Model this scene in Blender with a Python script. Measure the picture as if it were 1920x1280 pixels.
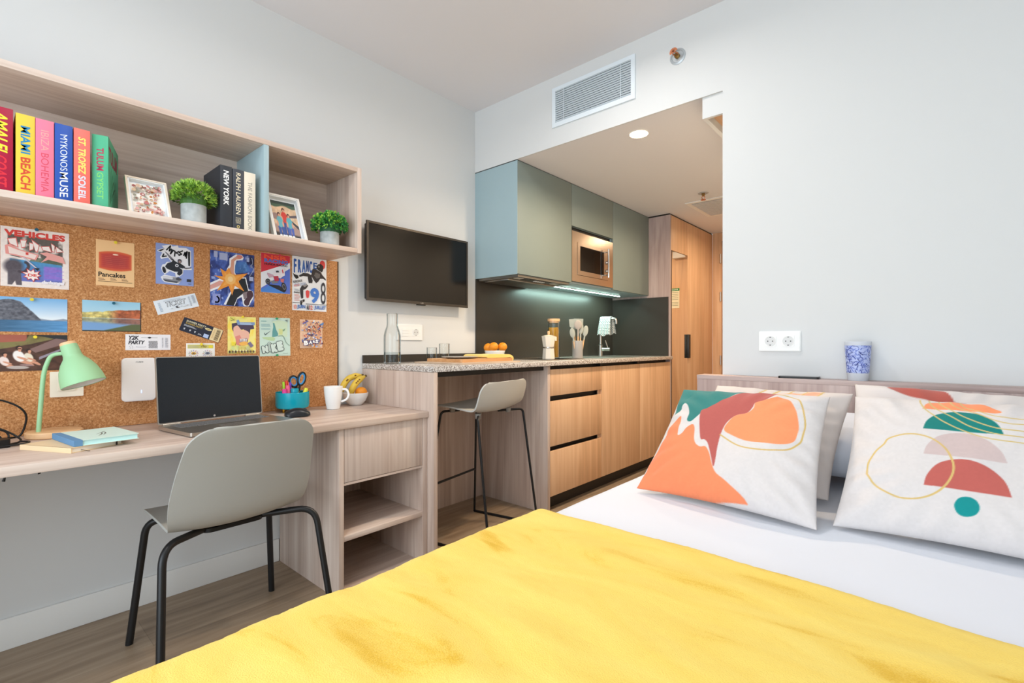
import bpy, bmesh, math, random
import numpy as np
from mathutils import Vector, Matrix, noise

random.seed(7)
for _o in list(bpy.data.objects):
    bpy.data.objects.remove(_o, do_unlink=True)
SC = bpy.context.scene
COL = SC.collection
R = math.radians

# ------------------------------------------------------------------ camera, world, daylight, exposure
cam_d = bpy.data.cameras.new('camera')
cam_d.sensor_width = 36.0
cam_d.lens = 36.0 * 909.0 / 1920.0
cam_d.shift_y = 6.0 / 1920.0
cam_d.clip_start = 0.02
cam = bpy.data.objects.new('camera', cam_d)
COL.objects.link(cam)
cam.location = (0, 0, 1.06)
cam.rotation_euler = (R(90), 0, R(41.28))
SC.camera = cam

SC.view_settings.view_transform = 'Standard'
SC.view_settings.look = 'None'
SC.view_settings.gamma = 1.0
SC.view_settings.use_curve_mapping = False
SC.view_settings.exposure = 0.0

wd = bpy.data.worlds.new('daylight')
wd.use_nodes = True
wd.node_tree.nodes['Background'].inputs[0].default_value = (0.80, 0.90, 1.0, 1)
wd.node_tree.nodes['Background'].inputs[1].default_value = 1.5
SC.world = wd


def area(name, loc, rot, sx, sy, power, col, spread=180, shape='RECTANGLE'):
    d = bpy.data.lights.new(name, 'AREA')
    d.shape = shape
    d.size = sx
    d.size_y = sy
    d.energy = power
    d.color = col
    d.spread = R(spread)
    o = bpy.data.objects.new(name, d)
    COL.objects.link(o)
    o.location = loc
    o.rotation_euler = rot
    return o


# daylight through the wide window behind the camera, and ceiling lamps, the second an unseen one added to brighten the left wall
area('window_daylight', (-0.45, -1.52, 1.35), (R(-90), 0, R(180)), 2.7, 2.0, 68, (0.80, 0.91, 1.0))
for _i, (_x, _y) in enumerate(((-1.30, 0.45), (-1.15, 1.70), (-0.3, -0.6))):
    area('room_lamp_and_fill_%d' % (_i + 1), (_x, _y, 2.665), (0, 0, 0), 0.16, 0.16, (7, 8, 3)[_i], (1.0, 0.95, 0.90), 165, 'DISK')
for _i, (_x, _y, _p) in enumerate(((-1.283, 2.56, 19), (-1.25, 3.55, 12), (-1.25, 4.75, 8))):
    area('hall_downlight_%d' % (_i + 1), (_x, _y, 2.252), (0, 0, 0), 0.09, 0.09, _p, (1.0, 0.78, 0.55), 165, 'DISK')
area('worktop_strip_light', (-2.25, 3.55, 1.508), (0, R(22), 0), 0.012, 1.08, 7.0, (0.62, 1.0, 0.90), 170)

# ------------------------------------------------------------------ helpers
XW, YB, ZC, ZA = -2.44, 2.386, 2.688, 2.265   # left wall, back wall, room ceiling, hall ceiling


def lin(c):
    if isinstance(c, str):
        c = tuple(int(c[i:i + 2], 16) for i in (0, 2, 4))
    out = []
    for v in c[:3]:
        v = v / 255.0
        out.append(v / 12.92 if v <= 0.04045 else ((v + 0.055) / 1.055) ** 2.4)
    return tuple(out) + (1.0,)


_MC = {}


def mat(name, col, rough=0.5, metal=0.0, trans=0.0, ior=1.45, emis=None, es=0.0, bump=None, coat=0.0, sheen=0.0, spec=0.5, vary=None, alpha=1.0):
    if name in _MC:
        return _MC[name]
    m = bpy.data.materials.new(name)
    m.use_nodes = True
    nt = m.node_tree
    b = nt.nodes['Principled BSDF']
    c = lin(col)
    b.inputs['Base Color'].default_value = c
    b.inputs['Roughness'].default_value = rough
    b.inputs['Metallic'].default_value = metal
    b.inputs['IOR'].default_value = ior
    b.inputs['Transmission Weight'].default_value = trans
    b.inputs['Coat Weight'].default_value = coat
    b.inputs['Sheen Weight'].default_value = sheen
    b.inputs['Specular IOR Level'].default_value = spec
    b.inputs['Alpha'].default_value = alpha
    if emis:
        b.inputs['Emission Color'].default_value = lin(emis)
        b.inputs['Emission Strength'].default_value = es
    tc = None
    if vary or bump:
        tc = nt.nodes.new('ShaderNodeTexCoord')
    if vary:     # (scale, amount): a faint tone variation
        n = nt.nodes.new('ShaderNodeTexNoise')
        n.inputs['Scale'].default_value = vary[0]
        n.inputs['Detail'].default_value = 4
        nt.links.new(tc.outputs['Object'], n.inputs['Vector'])
        mx = nt.nodes.new('ShaderNodeMix')
        mx.data_type = 'RGBA'
        k = 1 - vary[1]
        mx.inputs[6].default_value = (c[0] * k, c[1] * k, c[2] * k, 1)
        mx.inputs[7].default_value = c
        nt.links.new(n.outputs['Fac'], mx.inputs[0])
        nt.links.new(mx.outputs[2], b.inputs['Base Color'])
    if bump:     # (scale, strength, distance)
        n = nt.nodes.new('ShaderNodeTexNoise')
        n.inputs['Scale'].default_value = bump[0]
        n.inputs['Detail'].default_value = 3
        nt.links.new(tc.outputs['Object'], n.inputs['Vector'])
        bp = nt.nodes.new('ShaderNodeBump')
        bp.inputs['Strength'].default_value = bump[1]
        bp.inputs['Distance'].default_value = bump[2] if len(bump) > 2 else 0.002
        nt.links.new(n.outputs['Fac'], bp.inputs['Height'])
        nt.links.new(bp.outputs[0], b.inputs['Normal'])
    _MC[name] = m
    return m


def ramp(nt, fac, stops):
    r = nt.nodes.new('ShaderNodeValToRGB')
    e = r.color_ramp.elements
    while len(e) < len(stops):
        e.new(0.5)
    for i, (p, c) in enumerate(stops):
        e[i].position = p
        e[i].color = lin(c)
    nt.links.new(fac, r.inputs[0])
    return r.outputs[0]


def wood(name, stops, axis, rough=0.45, fine=0.35):
    """Laminate with a straight grain along one axis."""
    key = name + '_' + axis
    if key in _MC:
        return _MC[key]
    m = bpy.data.materials.new(key)
    m.use_nodes = True
    nt = m.node_tree
    b = nt.nodes['Principled BSDF']
    b.inputs['Roughness'].default_value = rough
    tc = nt.nodes.new('ShaderNodeTexCoord')
    fac = []
    for sc, al, det, dis in ((9.0, 0.7, 5, 1.2), (70.0, 1.6, 4, 0.2)):
        mp = nt.nodes.new('ShaderNodeMapping')
        s = [sc, sc, sc]
        s['xyz'.index(axis)] = al
        mp.inputs['Scale'].default_value = s
        nt.links.new(tc.outputs['Object'], mp.inputs[0])
        n = nt.nodes.new('ShaderNodeTexNoise')
        n.inputs['Scale'].default_value = 1.0
        n.inputs['Detail'].default_value = det
        n.inputs['Distortion'].default_value = dis
        nt.links.new(mp.outputs[0], n.inputs['Vector'])
        fac.append(n.outputs['Fac'])
    mx = nt.nodes.new('ShaderNodeMix')
    mx.inputs[0].default_value = fine
    nt.links.new(fac[0], mx.inputs[2])
    nt.links.new(fac[1], mx.inputs[3])
    nt.links.new(ramp(nt, mx.outputs[0], stops), b.inputs['Base Color'])
    bp = nt.nodes.new('ShaderNodeBump')
    bp.inputs['Strength'].default_value = 0.06
    bp.inputs['Distance'].default_value = 0.001
    nt.links.new(fac[1], bp.inputs['Height'])
    nt.links.new(bp.outputs[0], b.inputs['Normal'])
    _MC[key] = m
    return m


GREY = [(0.30, 'ad9588'), (0.48, 'c9b4a6'), (0.62, 'dac9bc')]
HONEY = [(0.30, 'c09872'), (0.48, 'd6ab84'), (0.64, 'e2bc96')]


def oak(axis):
    return wood('grey_oak', GREY, axis)


def shaded_oak(axis):  # same grey oak, with dimmer, pinker light put into its colour
    return wood('shaded_grey_oak', [(0.30, '97817b'), (0.48, 'b39d97'), (0.62, 'c6b2ac')], axis)


def honey(axis):
    return wood('honey_oak', HONEY, axis)


def bx(bm, x0, x1, y0, y1, z0, z1, bev=0.0, seg=2, mi=0):
    r = bmesh.ops.create_cube(bm, size=1.0, matrix=Matrix.Translation(((x0 + x1) / 2, (y0 + y1) / 2, (z0 + z1) / 2)) @ Matrix.Diagonal((abs(x1 - x0), abs(y1 - y0), abs(z1 - z0), 1)))
    vs = r['verts']
    if bev > 0:
        es = list({e for v in vs for e in v.link_edges})
        rr = bmesh.ops.bevel(bm, geom=es, offset=bev, segments=seg, profile=0.5, affect='EDGES')
        fs = rr['faces']
        allf = {f for f in fs} | {f for v in rr['verts'] for f in v.link_faces}
    else:
        allf = {f for v in vs for f in v.link_faces}
    for f in allf:
        f.material_index = mi
    return allf


def grid_faces(bm, rings, closed, mi=0, flip=False):
    n = len(rings[0])
    for a, b in zip(rings[:-1], rings[1:]):
        for i in range(n if closed else n - 1):
            j = (i + 1) % n
            q = (a[i], a[j], b[j], b[i])
            q = [v for k, v in enumerate(q) if v not in q[:k]]
            if len(q) < 3:
                continue
            try:
                f = bm.faces.new(q[::-1] if flip else q)
                f.material_index = mi
            except ValueError:
                pass


def lathe(bm, prof, c=(0, 0, 0), seg=32, mi=0, mtx=None):
    """prof: (radius, z) from bottom to top; radius 0 closes the end."""
    rings = []
    M = mtx or Matrix.Translation(c)
    for r, z in prof:
        if r <= 1e-6:
            v = bm.verts.new(M @ Vector((0, 0, z)))
            rings.append([v] * seg)
        else:
            rings.append([bm.verts.new(M @ Vector((r * math.cos(2 * math.pi * i / seg), r * math.sin(2 * math.pi * i / seg), z))) for i in range(seg)])
    grid_faces(bm, rings, True, mi)


def cyl(bm, p0, p1, r0, r1=None, seg=16, mi=0):
    p0, p1 = Vector(p0), Vector(p1)
    d = p1 - p0
    M = Matrix.Translation(p0) @ d.to_track_quat('Z', 'Y').to_matrix().to_4x4()
    L = d.length
    r1 = r0 if r1 is None else r1
    lathe(bm, [(0, 0), (r0, 0), (r1, L), (0, L)], seg=seg, mi=mi, mtx=M)


def tube(bm, pts, r, seg=10, mi=0, smooth=0, caps=True, flat=1.0):
    P = [Vector(p) for p in pts]
    rad = list(r) if isinstance(r, (list, tuple)) else [r] * len(P)
    for _ in range(smooth):       # corner cutting
        Q, S = [P[0]], [rad[0]]
        for a, b, ra, rb in zip(P[:-1], P[1:], rad[:-1], rad[1:]):
            Q += [a.lerp(b, 0.25), a.lerp(b, 0.75)]
            S += [ra * .75 + rb * .25, ra * .25 + rb * .75]
        Q.append(P[-1])
        S.append(rad[-1])
        P, rad = Q, S
    rings = []
    up = None
    for i, p in enumerate(P):
        t = (P[min(i + 1, len(P) - 1)] - P[max(i - 1, 0)])
        if t.length < 1e-9:
            t = Vector((0, 0, 1))
        t.normalize()
        if up is None:
            up = Vector((0, 0, 1)) if abs(t.z) < 0.9 else Vector((1, 0, 0))
        up = (up - t * up.dot(t))
        if up.length < 1e-6:
            up = t.orthogonal()
        up.normalize()
        w = t.cross(up)
        rings.append([bm.verts.new(p + (w * math.cos(a) + up * math.sin(a) * flat) * rad[i]) for a in [2 * math.pi * k / seg for k in range(seg)]])
    grid_faces(bm, rings, True, mi)
    if caps:
        for rg, fl in ((rings[0], True), (rings[-1], False)):
            try:
                f = bm.faces.new(rg[::-1] if fl else rg)
                f.material_index = mi
            except ValueError:
                pass


def ball(bm, c, r, seg=20, mi=0, sc=(1, 1, 1), mtx=None):
    M = mtx or (Matrix.Translation(c) @ Matrix.Diagonal((sc[0], sc[1], sc[2], 1)))
    n = max(6, seg // 2)
    lathe(bm, [(0, -r)] + [(r * math.cos(a), r * math.sin(a)) for a in [-math.pi / 2 + math.pi * k / n for k in range(1, n)]] + [(0, r)], seg=seg, mi=mi, mtx=M)


def prism(bm, pts, M, h0, h1, mi=0, bev=0):
    """2-D outline (counter-clockwise) pushed along the local z of M from h0 to h1."""
    a = [bm.verts.new(M @ Vector((x, y, h0))) for x, y in pts]
    b = [bm.verts.new(M @ Vector((x, y, h1))) for x, y in pts]
    fs = [bm.faces.new(a[::-1]), bm.faces.new(b)]
    n = len(pts)
    for i in range(n):
        j = (i + 1) % n
        fs.append(bm.faces.new((a[i], a[j], b[j], b[i])))
    for f in fs:
        f.material_index = mi


def rrect(w, h, r, n=6):
    out = []
    for cx, cy, a0 in ((w / 2 - r, h / 2 - r, 0), (-w / 2 + r, h / 2 - r, 90), (-w / 2 + r, -h / 2 + r, 180), (w / 2 - r, -h / 2 + r, 270)):
        for k in range(n + 1):
            a = R(a0 + 90 * k / n)
            out.append((cx + r * math.cos(a), cy + r * math.sin(a)))
    return out


WM = {}


def obj(name, bm, mats, parent=None, smooth=32, local=False, mods=()):
    me = bpy.data.meshes.new(name)
    if parent is not None and not local:
        bm.transform(WM[parent.name].inverted())
    bm.normal_update()
    bm.to_mesh(me)
    bm.free()
    for m in (mats if isinstance(mats, (list, tuple)) else [mats]):
        me.materials.append(m)
    if smooth:
        me.polygons.foreach_set('use_smooth', [True] * len(me.polygons))
        me.set_sharp_from_angle(angle=R(smooth))
    o = bpy.data.objects.new(name, me)
    COL.objects.link(o)
    if parent is not None:
        o.parent = parent
        WM[o.name] = WM[parent.name]
    else:
        WM[o.name] = Matrix.Identity(4)
    return o


def tag(o, label=None, cat=None, group=None, kind=None):
    for k, v in (('label', label), ('category', cat), ('group', group), ('kind', kind)):
        if v:
            o[k] = v
    return o


def thing(name, label, cat, loc=(0, 0, 0), rz=0.0, group=None):
    o = bpy.data.objects.new(name, None)
    o.empty_display_size = 0.05
    COL.objects.link(o)
    o.location = loc
    o.rotation_euler = (0, 0, rz)
    WM[o.name] = Matrix.Translation(loc) @ Matrix.Rotation(rz, 4, 'Z')
    return tag(o, label, cat, group)


def struct(name, bm, m, parent=None, label=None, cat=None):
    o = obj(name, bm, m, parent)
    if parent is None:
        o['kind'] = 'structure'
        tag(o, label, cat)
    return o


def BM():
    return bmesh.new()


def box_obj(name, dims, m, parent=None, bev=0.0, **kw):
    bm = BM()
    bx(bm, *dims, bev=bev)
    return obj(name, bm, m, parent, **kw)


# ---- lettering: flat glyph outlines of the built-in font
_TX = {}


def glyphs(s, bold=0.0, shear=0.0):
    k = (s, bold, shear)
    if k not in _TX:
        cu = bpy.data.curves.new('t', 'FONT')
        cu.body = s
        cu.offset = bold
        cu.shear = shear
        cu.resolution_u = 3
        o = bpy.data.objects.new('t', cu)
        me = bpy.data.meshes.new_from_object(o)
        vs = [(v.co.x, v.co.y) for v in me.vertices]
        fs = [tuple(p.vertices) for p in me.polygons]
        bpy.data.objects.remove(o)
        bpy.data.meshes.remove(me)
        bpy.data.curves.remove(cu)
        xs, ys = [v[0] for v in vs], [v[1] for v in vs]
        x0, x1, y0, y1 = min(xs), max(xs), min(ys), max(ys)
        vs = [((x - x0) / (x1 - x0), (y - y0) / (y1 - y0)) for x, y in vs]
        _TX[k] = (vs, fs)
    return _TX[k]


def put_text(bm, s, M, w, h, mi=0, bold=0.0, shear=0.0, fn=None):
    """Fits the line into the box (0,0)-(w,h) of M's local xy plane; bold letters are fattened by stacked copies."""
    vs, fs = glyphs(s, min(bold, 0.008), shear)
    r = bold * h * 0.95 if bold > 0.012 else 0.0
    dirs = [(math.cos(k * math.pi / 4), math.sin(k * math.pi / 4)) for k in range(8)] if r else [(0, 0)]
    for n, (dx, dy) in enumerate(dirs):
        q = []
        for x, y in vs:
            if fn:
                x, y = fn(x, y)
            q.append(bm.verts.new(M @ Vector((r + dx * r + x * (w - 2 * r), r + dy * r + y * (h - 2 * r), n * 0.000012))))
        for f in fs:
            try:
                g = bm.faces.new([q[i] for i in f])
                g.material_index = mi
            except ValueError:
                pass


def ink(c):
    return mat('ink_' + c, c, rough=0.55)


class Card:
    """A thin sheet with printed shapes. Coordinates run 0..1 from the top left corner."""

    def __init__(s, w, h, paper='ffffff', t=0.0006, rough=0.55, r=0.0):
        s.w, s.h, s.z = w, h, t
        s.bm = BM()
        s.mats = [mat('paper_' + paper, paper, rough=rough)]
        s.ix = {}
        prism(s.bm, rrect(w, h, r) if r else [(-w / 2, -h / 2), (w / 2, -h / 2), (w / 2, h / 2), (-w / 2, h / 2)], Matrix.Identity(4), 0, t)

    def mi(s, c):
        if c not in s.ix:
            s.ix[c] = len(s.mats)
            s.mats.append(ink(c))
        return s.ix[c]

    def up(s):
        s.z += 0.00012
        return s.z

    def P(s, x, y):
        return ((x - 0.5) * s.w, (0.5 - y) * s.h)

    def poly(s, pts, c, z=None):
        z = z or s.up()
        v = [s.bm.verts.new((*s.P(x, y), z)) for x, y in pts]
        f = s.bm.faces.new(v)
        f.normal_update()
        if f.normal.z < 0:
            f.normal_flip()
        f.material_index = s.mi(c)

    def rect(s, x0, y0, x1, y1, c, z=None):
        s.poly([(x0, y1), (x1, y1), (x1, y0), (x0, y0)], c, z)

    def ell(s, cx, cy, rx, ry, c, rot=0, n=24, z=None):
        ca, sa = math.cos(R(rot)), math.sin(R(rot))
        k = s.w / s.h
        pts = []
        for i in range(n):
            a = 2 * math.pi * i / n
            u, v = rx * math.cos(a), ry * math.sin(a) / k
            pts.append((cx + u * ca - v * sa, cy + (u * sa + v * ca) * k))
        s.poly(pts, c, z)

    def line(s, pts, wd, c):
        """wd as a share of the card's width"""
        z = s.up()
        q = [Vector(s.P(x, y)) for x, y in pts]
        for a, b in zip(q[:-1], q[1:]):
            d = (b - a)
            if d.length < 1e-9:
                continue
            d.normalize()
            n = Vector((-d.y, d.x)) * wd * s.w / 2
            a2, b2 = a - d * wd * s.w * .3, b + d * wd * s.w * .3
            f = s.bm.faces.new([s.bm.verts.new((p.x, p.y, z)) for p in (a2 - n, b2 - n, b2 + n, a2 + n)])
            f.material_index = s.mi(c)

    def text(s, t, x0, y0, x1, y1, c, bold=0.0, shear=0.0, rot=0.0, fn=None):
        """rot turns the box about its centre, in degrees; 90 and -90 lay the line along the height"""
        z = s.up()
        cx, cy = s.P((x0 + x1) / 2, (y0 + y1) / 2)
        w, h = (x1 - x0) * s.w, (y1 - y0) * s.h
        if abs(rot) == 90:
            w, h = h, w
        M = Matrix.Translation((cx, cy, z)) @ Matrix.Rotation(R(rot), 4, 'Z') @ Matrix.Translation((-w / 2, -h / 2, 0))
        put_text(s.bm, t, M, w, h, s.mi(c), bold, shear, fn)

    def paint(s, nx, ny, fun, x0=0.0, y0=0.0, x1=1.0, y1=1.0):
        """A printed picture: fun(X, Y) gives colours 0..255 over the sheet."""
        z = s.up()
        if 'print' not in s.ix:
            s.ix['print'] = len(s.mats)
            s.mats.append(print_mat())
        lay = s.bm.verts.layers.float_color.get('tint') or s.bm.verts.layers.float_color.new('tint')
        X, Y = np.meshgrid(np.linspace(0, 1, nx), np.linspace(0, 1, ny))
        C = srgb2lin(fun(X, Y))
        V = []
        for j in range(ny):
            row = []
            for i in range(nx):
                v = s.bm.verts.new((*s.P(x0 + (x1 - x0) * X[j, i], y0 + (y1 - y0) * Y[j, i]), z))
                v[lay] = (C[j, i, 0], C[j, i, 1], C[j, i, 2], 1)
                row.append(v)
            V.append(row)
        k = s.ix['print']
        for j in range(ny - 1):
            for i in range(nx - 1):
                f = s.bm.faces.new((V[j + 1][i], V[j + 1][i + 1], V[j][i + 1], V[j][i]))
                f.material_index = k

    def finish(s, name, M, parent=None):
        s.bm.transform(M)
        return obj(name, s.bm, s.mats, parent, smooth=0)


def print_mat(rough=0.55, name='printed_colour'):
    if name in _MC:
        return _MC[name]
    m = bpy.data.materials.new(name)
    m.use_nodes = True
    nt = m.node_tree
    b = nt.nodes['Principled BSDF']
    b.inputs['Roughness'].default_value = rough
    a = nt.nodes.new('ShaderNodeAttribute')
    a.attribute_name = 'tint'
    nt.links.new(a.outputs['Color'], b.inputs['Base Color'])
    _MC[name] = m
    return m


def srgb2lin(a):
    a = np.clip(np.asarray(a, float) / 255.0, 0, 1)
    return np.where(a <= 0.04045, a / 12.92, ((a + 0.055) / 1.055) ** 2.4)


def fbm(X, Y, s, seed=0, oct=4):
    """value noise, vectorised"""
    out = np.zeros_like(X)
    amp, tot = 1.0, 0.0
    for o in range(oct):
        xs, ys = X * s, Y * s
        xi, yi = np.floor(xs).astype(int), np.floor(ys).astype(int)
        fx, fy = xs - xi, ys - yi
        fx, fy = fx * fx * (3 - 2 * fx), fy * fy * (3 - 2 * fy)

        def h(a, b):
            n = np.sin(a * 127.1 + b * 311.7 + (seed + o) * 74.7) * 43758.5453
            return n - np.floor(n)
        out += amp * ((h(xi, yi) * (1 - fx) + h(xi + 1, yi) * fx) * (1 - fy) + (h(xi, yi + 1) * (1 - fx) + h(xi + 1, yi + 1) * fx) * fy)
        tot += amp
        amp *= 0.5
        s *= 2
    return out / tot


def cmix(base, col, mask):
    m = np.clip(mask, 0, 1)[..., None]
    return base * (1 - m) + np.array(col, float) * m


def wall_M(x, y, z, rot=0.0):
    """local x to +y, local y to up, local z out of the left wall"""
    return Matrix(((0, 0, 1, x), (1, 0, 0, y), (0, 1, 0, z), (0, 0, 0, 1))) @ Matrix.Rotation(R(rot), 4, 'Z')


WHITE = mat('white_paint', 'dadbda', rough=0.85, bump=(260, 0.03, 0.001), vary=(1.5, 0.012))
CEIL = mat('ceiling_paint', 'e4e2e4', rough=0.9)
BLACK = mat('black_plastic', '141414', rough=0.4)
BLACKM = mat('black_metal', '17181a', rough=0.38, spec=0.5)
STEEL = mat('brushed_steel', 'b9b6b0', rough=0.3, metal=1.0)
CHROME = mat('chrome', 'd8d8da', rough=0.08, metal=1.0)
WPLAST = mat('white_plastic', 'efefec', rough=0.35)


def thin_glass(name, tint, edge):
    """clear vessel wall: lets light straight through, mirrors at grazing angles"""
    m = bpy.data.materials.new(name)
    m.use_nodes = True
    nt = m.node_tree
    nt.nodes.remove(nt.nodes['Principled BSDF'])
    tr, gl, mx = nt.nodes.new('ShaderNodeBsdfTransparent'), nt.nodes.new('ShaderNodeBsdfGlossy'), nt.nodes.new('ShaderNodeMixShader')
    tr.inputs[0].default_value = lin(tint)
    gl.inputs[0].default_value = (0.9, 0.95, 0.97, 1)
    gl.inputs['Roughness'].default_value = 0.03
    lw = nt.nodes.new('ShaderNodeLayerWeight')
    lw.inputs[0].default_value = edge
    mt = nt.nodes.new('ShaderNodeMath')
    mt.operation = 'MULTIPLY'
    mt.inputs[1].default_value = 0.75
    nt.links.new(lw.outputs['Fresnel'], mt.inputs[0])
    nt.links.new(mt.outputs[0], mx.inputs[0])
    nt.links.new(tr.outputs[0], mx.inputs[1])
    nt.links.new(gl.outputs[0], mx.inputs[2])
    nt.links.new(mx.outputs[0], nt.nodes['Material Output'].inputs[0])
    return m


GLASS = thin_glass('clear_glass', 'fcfdfd', 0.22)
GREENGREY = mat('sage_lacquer', '7f8b86', rough=0.5)
CERAM = mat('white_ceramic', 'f2f2f0', rough=0.15)

# ------------------------------------------------------------------ the room shell
def floor_mat():
    m = bpy.data.materials.new('oak_vinyl_planks')
    m.use_nodes = True
    nt = m.node_tree
    b = nt.nodes['Principled BSDF']
    b.inputs['Roughness'].default_value = 0.42
    tc = nt.nodes.new('ShaderNodeTexCoord')
    mp = nt.nodes.new('ShaderNodeMapping')
    mp.inputs['Rotation'].default_value = (0, 0, R(90))
    nt.links.new(tc.outputs['Object'], mp.inputs[0])
    br = nt.nodes.new('ShaderNodeTexBrick')
    br.offset = 0.37
    br.inputs['Scale'].default_value = 1.0
    br.inputs['Brick Width'].default_value = 1.22
    br.inputs['Row Height'].default_value = 0.23
    br.inputs['Mortar Size'].default_value = 0.0012
    br.inputs['Color1'].default_value = (0.25, 0.25, 0.25, 1)
    br.inputs['Color2'].default_value = (0.75, 0.75, 0.75, 1)
    br.inputs['Mortar'].default_value = (0, 0, 0, 1)
    nt.links.new(mp.outputs[0], br.inputs['Vector'])
    mp2 = nt.nodes.new('ShaderNodeMapping')
    mp2.inputs['Scale'].default_value = (16, 1.3, 1)
    nt.links.new(tc.outputs['Object'], mp2.inputs[0])
    n = nt.nodes.new('ShaderNodeTexNoise')
    n.inputs['Scale'].default_value = 1.6
    n.inputs['Detail'].default_value = 7
    n.inputs['Distortion'].default_value = 0.8
    nt.links.new(mp2.outputs[0], n.inputs['Vector'])
    mx = nt.nodes.new('ShaderNodeMix')
    mx.inputs[0].default_value = 0.3
    nt.links.new(n.outputs['Fac'], mx.inputs[2])
    nt.links.new(br.outputs['Color'], mx.inputs[3])
    nt.links.new(ramp(nt, mx.outputs[0], [(0.25, '6e5b48'), (0.5, '927d66'), (0.75, 'ae9a82')]), b.inputs['Base Color'])
    return m


box_obj('floor', (XW - 0.1, 1.5, -1.75, 5.6, -0.08, 0.0), floor_mat())['kind'] = 'structure'
bm = BM()
bx(bm, XW - 0.1, XW, -1.75, 5.5, 0, 2.8)
struct('wall_left', bm, WHITE)
bm = BM()
bx(bm, -0.766, 1.5, YB, YB + 0.12, 0, 2.8)
bx(bm, XW, -0.766, YB, YB + 0.012, ZA, 2.8)
bx(bm, XW, -0.766, YB + 0.012, YB + 0.12, 2.43, 2.8)
struct('wall_back', bm, WHITE)
bm = BM()
bx(bm, -0.766, -0.66, YB + 0.12, 5.5, 0, 2.4)
struct('wall_hall', bm, WHITE)
bm = BM()
bx(bm, 1.4, 1.5, -1.75, YB, 0, 2.8)
struct('wall_right', bm, WHITE)
bm = BM()   # wall with the wide window opening behind the camera
bx(bm, XW, -1.9, -1.75, -1.63, 0, 2.8)
bx(bm, 1.0, 1.4, -1.75, -1.63, 0, 2.8)
bx(bm, -1.9, 1.0, -1.75, -1.63, 0, 0.3)
bx(bm, -1.9, 1.0, -1.75, -1.63, 2.4, 2.8)
struct('wall_front', bm, WHITE)
bm = BM()
bx(bm, XW, 1.4, -1.63, YB, ZC, 2.8)
struct('ceiling', bm, CEIL)
bm = BM()
bx(bm, XW, -0.766, YB + 0.0125, 5.5, ZA, 2.42)
struct('ceiling_hall', bm, CEIL)
bm = BM()
bx(bm, XW, XW + 0.012, -1.6, 1.034, 0, 0.108, bev=0.002)
struct('baseboard_left', bm, WPLAST)
bm = BM()     # boxed-in rail of the bathroom sliding door, with an open slot below
bx(bm, -0.865, -0.766, YB + 0.012, YB + 0.03, 2.163, ZA)
bx(bm, -0.865, -0.845, YB + 0.03, 3.5, 2.163, ZA)
bx(bm, -0.785, -0.766, YB + 0.12, 3.5, 2.163, ZA)
bx(bm, -0.845, -0.785, YB + 0.03, 3.5, 2.2, 2.215, mi=1)
struct('trim_1', bm, [WHITE, honey('y')])
# end wall: oak surround and entrance door
bm = BM()
bx(bm, -1.84, -1.745, 5.40, 5.5, 0, ZA)
bx(bm, -0.85, -0.766, 5.40, 5.5, 0, ZA)
bx(bm, -1.745, -0.85, 5.40, 5.5, 2.17, ZA)
struct('wall_end', bm, honey('z'))
bm = BM()
bx(bm, -1.742, -0.853, 5.41, 5.46, 0.004, 2.167, bev=0.003)
door = struct('door_1', bm, honey('z'))
door['label'] = 'oak entrance door at the far end of the hall'
for z in (1.984, 1.576, 0.894, 0.25):
    bm = BM()
    cyl(bm, (-1.752, 5.395, z - 0.05), (-1.752, 5.395, z + 0.05), 0.009, seg=12)
    obj('hinge', bm, STEEL, door)
bm = BM()
bx(bm, -1.56, -1.41, 5.352, 5.409, 2.04, 2.115, bev=0.006)
closer = obj('door_closer', bm, WPLAST, door)
bm = BM()
tube(bm, [(-1.47, 5.37, 2.12), (-1.30, 5.30, 2.13), (-1.18, 5.392, 2.13)], 0.008)
obj('arm', bm, STEEL, closer)
bm = BM()
cyl(bm, (-0.93, 5.41, 1.02), (-0.93, 5.36, 1.02), 0.011)
tube(bm, [(-0.93, 5.36, 1.02), (-1.05, 5.36, 1.02)], 0.010)
obj('door_handle', bm, STEEL, door)
c = Card(0.16, 0.225, 'f2efd8', t=0.0015)
c.rect(0, 0, 1, 0.13, '2f8a4e')
c.text('EVACUACION', 0.12, 0.035, 0.88, 0.10, 'ffffff', bold=0.02)
for k in range(5):
    c.rect(0.08, 0.20 + k * 0.09, 0.55, 0.22 + k * 0.09, '8f9a80')
c.rect(0.6, 0.2, 0.92, 0.6, 'c9d6a8')
c.rect(0.66, 0.26, 0.86, 0.5, 'e8ebd0')
c.rect(0.08, 0.7, 0.92, 0.72, '8f9a80')
c.rect(0.08, 0.78, 0.92, 0.80, '8f9a80')
c.rect(0.08, 0.86, 0.7, 0.88, '8f9a80')
o = c.finish('safety_notice', Matrix(((1, 0, 0, -1.39), (0, 0, -1, 5.409), (0, 1, 0, 1.592), (0, 0, 0, 1))))
tag(o, 'pale safety notice with a green header on the entrance door', 'notice')

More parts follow.
